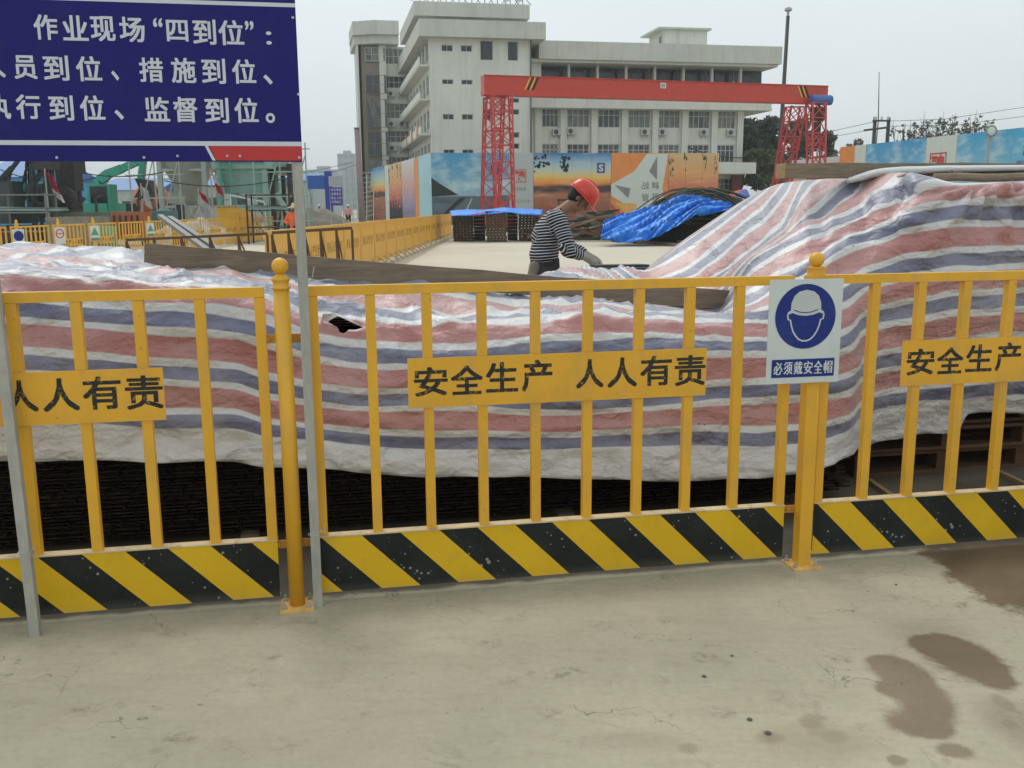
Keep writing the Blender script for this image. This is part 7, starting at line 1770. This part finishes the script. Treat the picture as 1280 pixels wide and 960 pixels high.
tree(944, 118, 152, 62, 'dense dark tree right beside the office building', LF1, 5200, .34, 1); tree(975, 124, 155, 56, 'dark tree behind the tall thin pole', LF1, 4800, .34, 2); tree(1012, 128, 168, 50, 'lower dark tree seen through the right gantry leg', LF1, 3600, .34, 3); tree(925, 105, 172, 40, 'small dark tree between porch and office corner', LF1, 2800, .28, 4); tree(960, 100, 190, 66, 'broad low green tree in front of the darker trees', leafm('mid_green_foliage', (.04, .06, .02), (.11, .13, .05)), 4200, .26, 5)
tree(1048, 132, 176, 44, 'low olive tree right of the gantry', LF2, 2600, .3, 6)
for k, (px, yt, w) in enumerate(((1128, 160, 40), (1160, 153, 46), (1192, 148, 44), (1212, 155, 34))): tree(px, 96, yt, w, ['sparse bare tree farthest left behind the right hoardings', 'sparse bare tree second from the left behind the right hoardings', 'tallest sparse tree behind the cream hoarding', 'sparse tree behind the right end of the cream hoarding'][k], LF2, 900, .16, 30 + k, True)
# ------------------------------------------------------------------ poles, mast, wires, lamp
PO = pmat('dark_pole', (.05, .055, .05), .7); a, b = at_y(973, 230, 88), at_y(985, 20, 88); root = thing('lamp_mast', 'tall thin dark mast with small lamp head right of the office', 'mast', (a.x, 88, 0)); m = MB(); m.tube([(a.x - .1, 88, 0), b], .22, 8, r1=.16); m.build('pole', PO, root, True)
m = MB(); m.lathe(b + Z * .35, [(.1, -.35), (.12, 0), (.35, .1), (.3, .3), (.05, .42)], 12); m.build('lamp_head', GALV, root)
root = thing('power_pole', 'h-shaped power pole behind the right hoardings', 'power pole', at_y(1103, 258, 80).xy.to_3d())
for px, yt in ((1094, 146), (1111, 147)): p = at_y(px, yt, 80); m = MB(); m.tube([(p.x, 80, 0), p], .2, 8, r1=.15); m.build('pole', PO, root, True)
m = MB(); m.bar(at_y(1091, 151, 79.8), at_y(1113, 151, 79.8), .14); m.build('cross_arm', PO, root); m = MB(); m.bar(at_y(1080, 163, 79.7), at_y(1112, 159, 79.7), .16); m.build('cross_arm', PO, root)
for px in (1094, 1102, 1110): m = MB(); m.lathe(at_y(px, 150, 79.8), [(.06, 0), (.12, .08), (.06, .14), (.12, .22), (.05, .3)], 8); m.build('insulator', WHITEP, root)
p = at_y(1099, 90, 86); m = MB(); m.tube([(p.x - .1, 86, 0), at_y(1098, 150, 86), p], .07, 5, r1=.03); o = m.build('antenna_mast', PO); tag(o, 'very thin antenna mast rising behind the h-shaped power pole', 'antenna')
for k, (pts, lab) in enumerate((([(1035, 165), (1094, 152), (1180, 149), (1320, 128)], 'upper overhead wire running right from the power pole'), ([(1035, 172), (1111, 158), (1200, 156), (1320, 140)], 'lower overhead wire running right from the power pole'), ([(385, 215), (415, 209), (440, 203)], 'thin overhead wire left of the office'), ([(390, 222), (420, 214), (446, 206)], 'lower thin wire left of the office'))):
    m = MB(); m.tube([at_y(px, py, 79.8) for px, py in pts], .018, 4); o = m.build('overhead_wire', PO); tag(o, lab, 'wire')
root = thing('floodlight', 'round pale floodlight on a post above the right cloud hoarding', 'floodlight', at_y(1237, 258, 59.5).xy.to_3d()); p = at_y(1237, 170, 59.5); m = MB(); m.bar((p.x, 59.5, 0), p, .12); m.build('post', GALV, root)
m = MB(); m.lathe(p + Z * .28 - Y_ * .1, [(.05, -.2), (.28, -.12), (.36, .08), (.3, .1), (.02, .05)], 16, A=X_, B=Z, C=-Y_); m.build('lamp_housing', LF2 if False else pmat('lamp_green_grey', (.22, .26, .20), .5), root); m = MB(); m.lathe(p + Z * .28 - Y_ * .19, [(.26, 0), (.2, .05), (.02, .08)], 16, A=X_, B=Z, C=-Y_); m.build('lamp_glass', WHITEP, root)
# pebbles in front
rng = random.Random(77); PEB = pmat('dark_pebble', (.10, .09, .075), .9)
for k, (px, py, s) in enumerate([(937, 900, .009), (960, 917, .010), (880, 846, .008), (915, 820, .006), (1120, 731, .006)]):
    p = at_z(px, py); m = MB(); m.lathe(p, [(s * .7, 0), (s, s * .25), (s * .6, s * .6), (.001, s * .65)], 7); o = m.build('pebble', PEB); tag(o, ['small dark pebble nearest the bottom edge', 'larger brown pebble beside the bottom dark stain', 'grey pebble in the middle of the bare concrete', 'tiny pebble right of the middle grey pebble', 'tiny pebble near the wet ground edge'][k], 'pebble')

# ------------------------------------------------------------------ haze: one closed box of thin even air around everything
hz = bpy.data.materials.new('haze_air'); hz.use_nodes = True
for nd in list(hz.node_tree.nodes): hz.node_tree.nodes.remove(nd)
ho = hz.node_tree.nodes.new('ShaderNodeOutputMaterial'); hv = hz.node_tree.nodes.new('ShaderNodeVolumePrincipled')
hv.inputs['Color'].default_value = (.97, .985, 1, 1); hv.inputs['Density'].default_value = .0006; hv.inputs['Anisotropy'].default_value = .1
hz.node_tree.links.new(hv.outputs[0], ho.inputs['Volume'])
m = MB(); m.hexa([(-1250, -40, -1), (1250, -40, -1), (1250, 1900, -1), (-1250, 1900, -1), (-1250, -40, 66), (1250, -40, 66), (1250, 1900, 66), (-1250, 1900, 66)])
o = m.build('haze', hz, loc=(0, 0, -1)); tag(o, 'thin pale haze filling the air over the site', 'haze', kind='stuff')
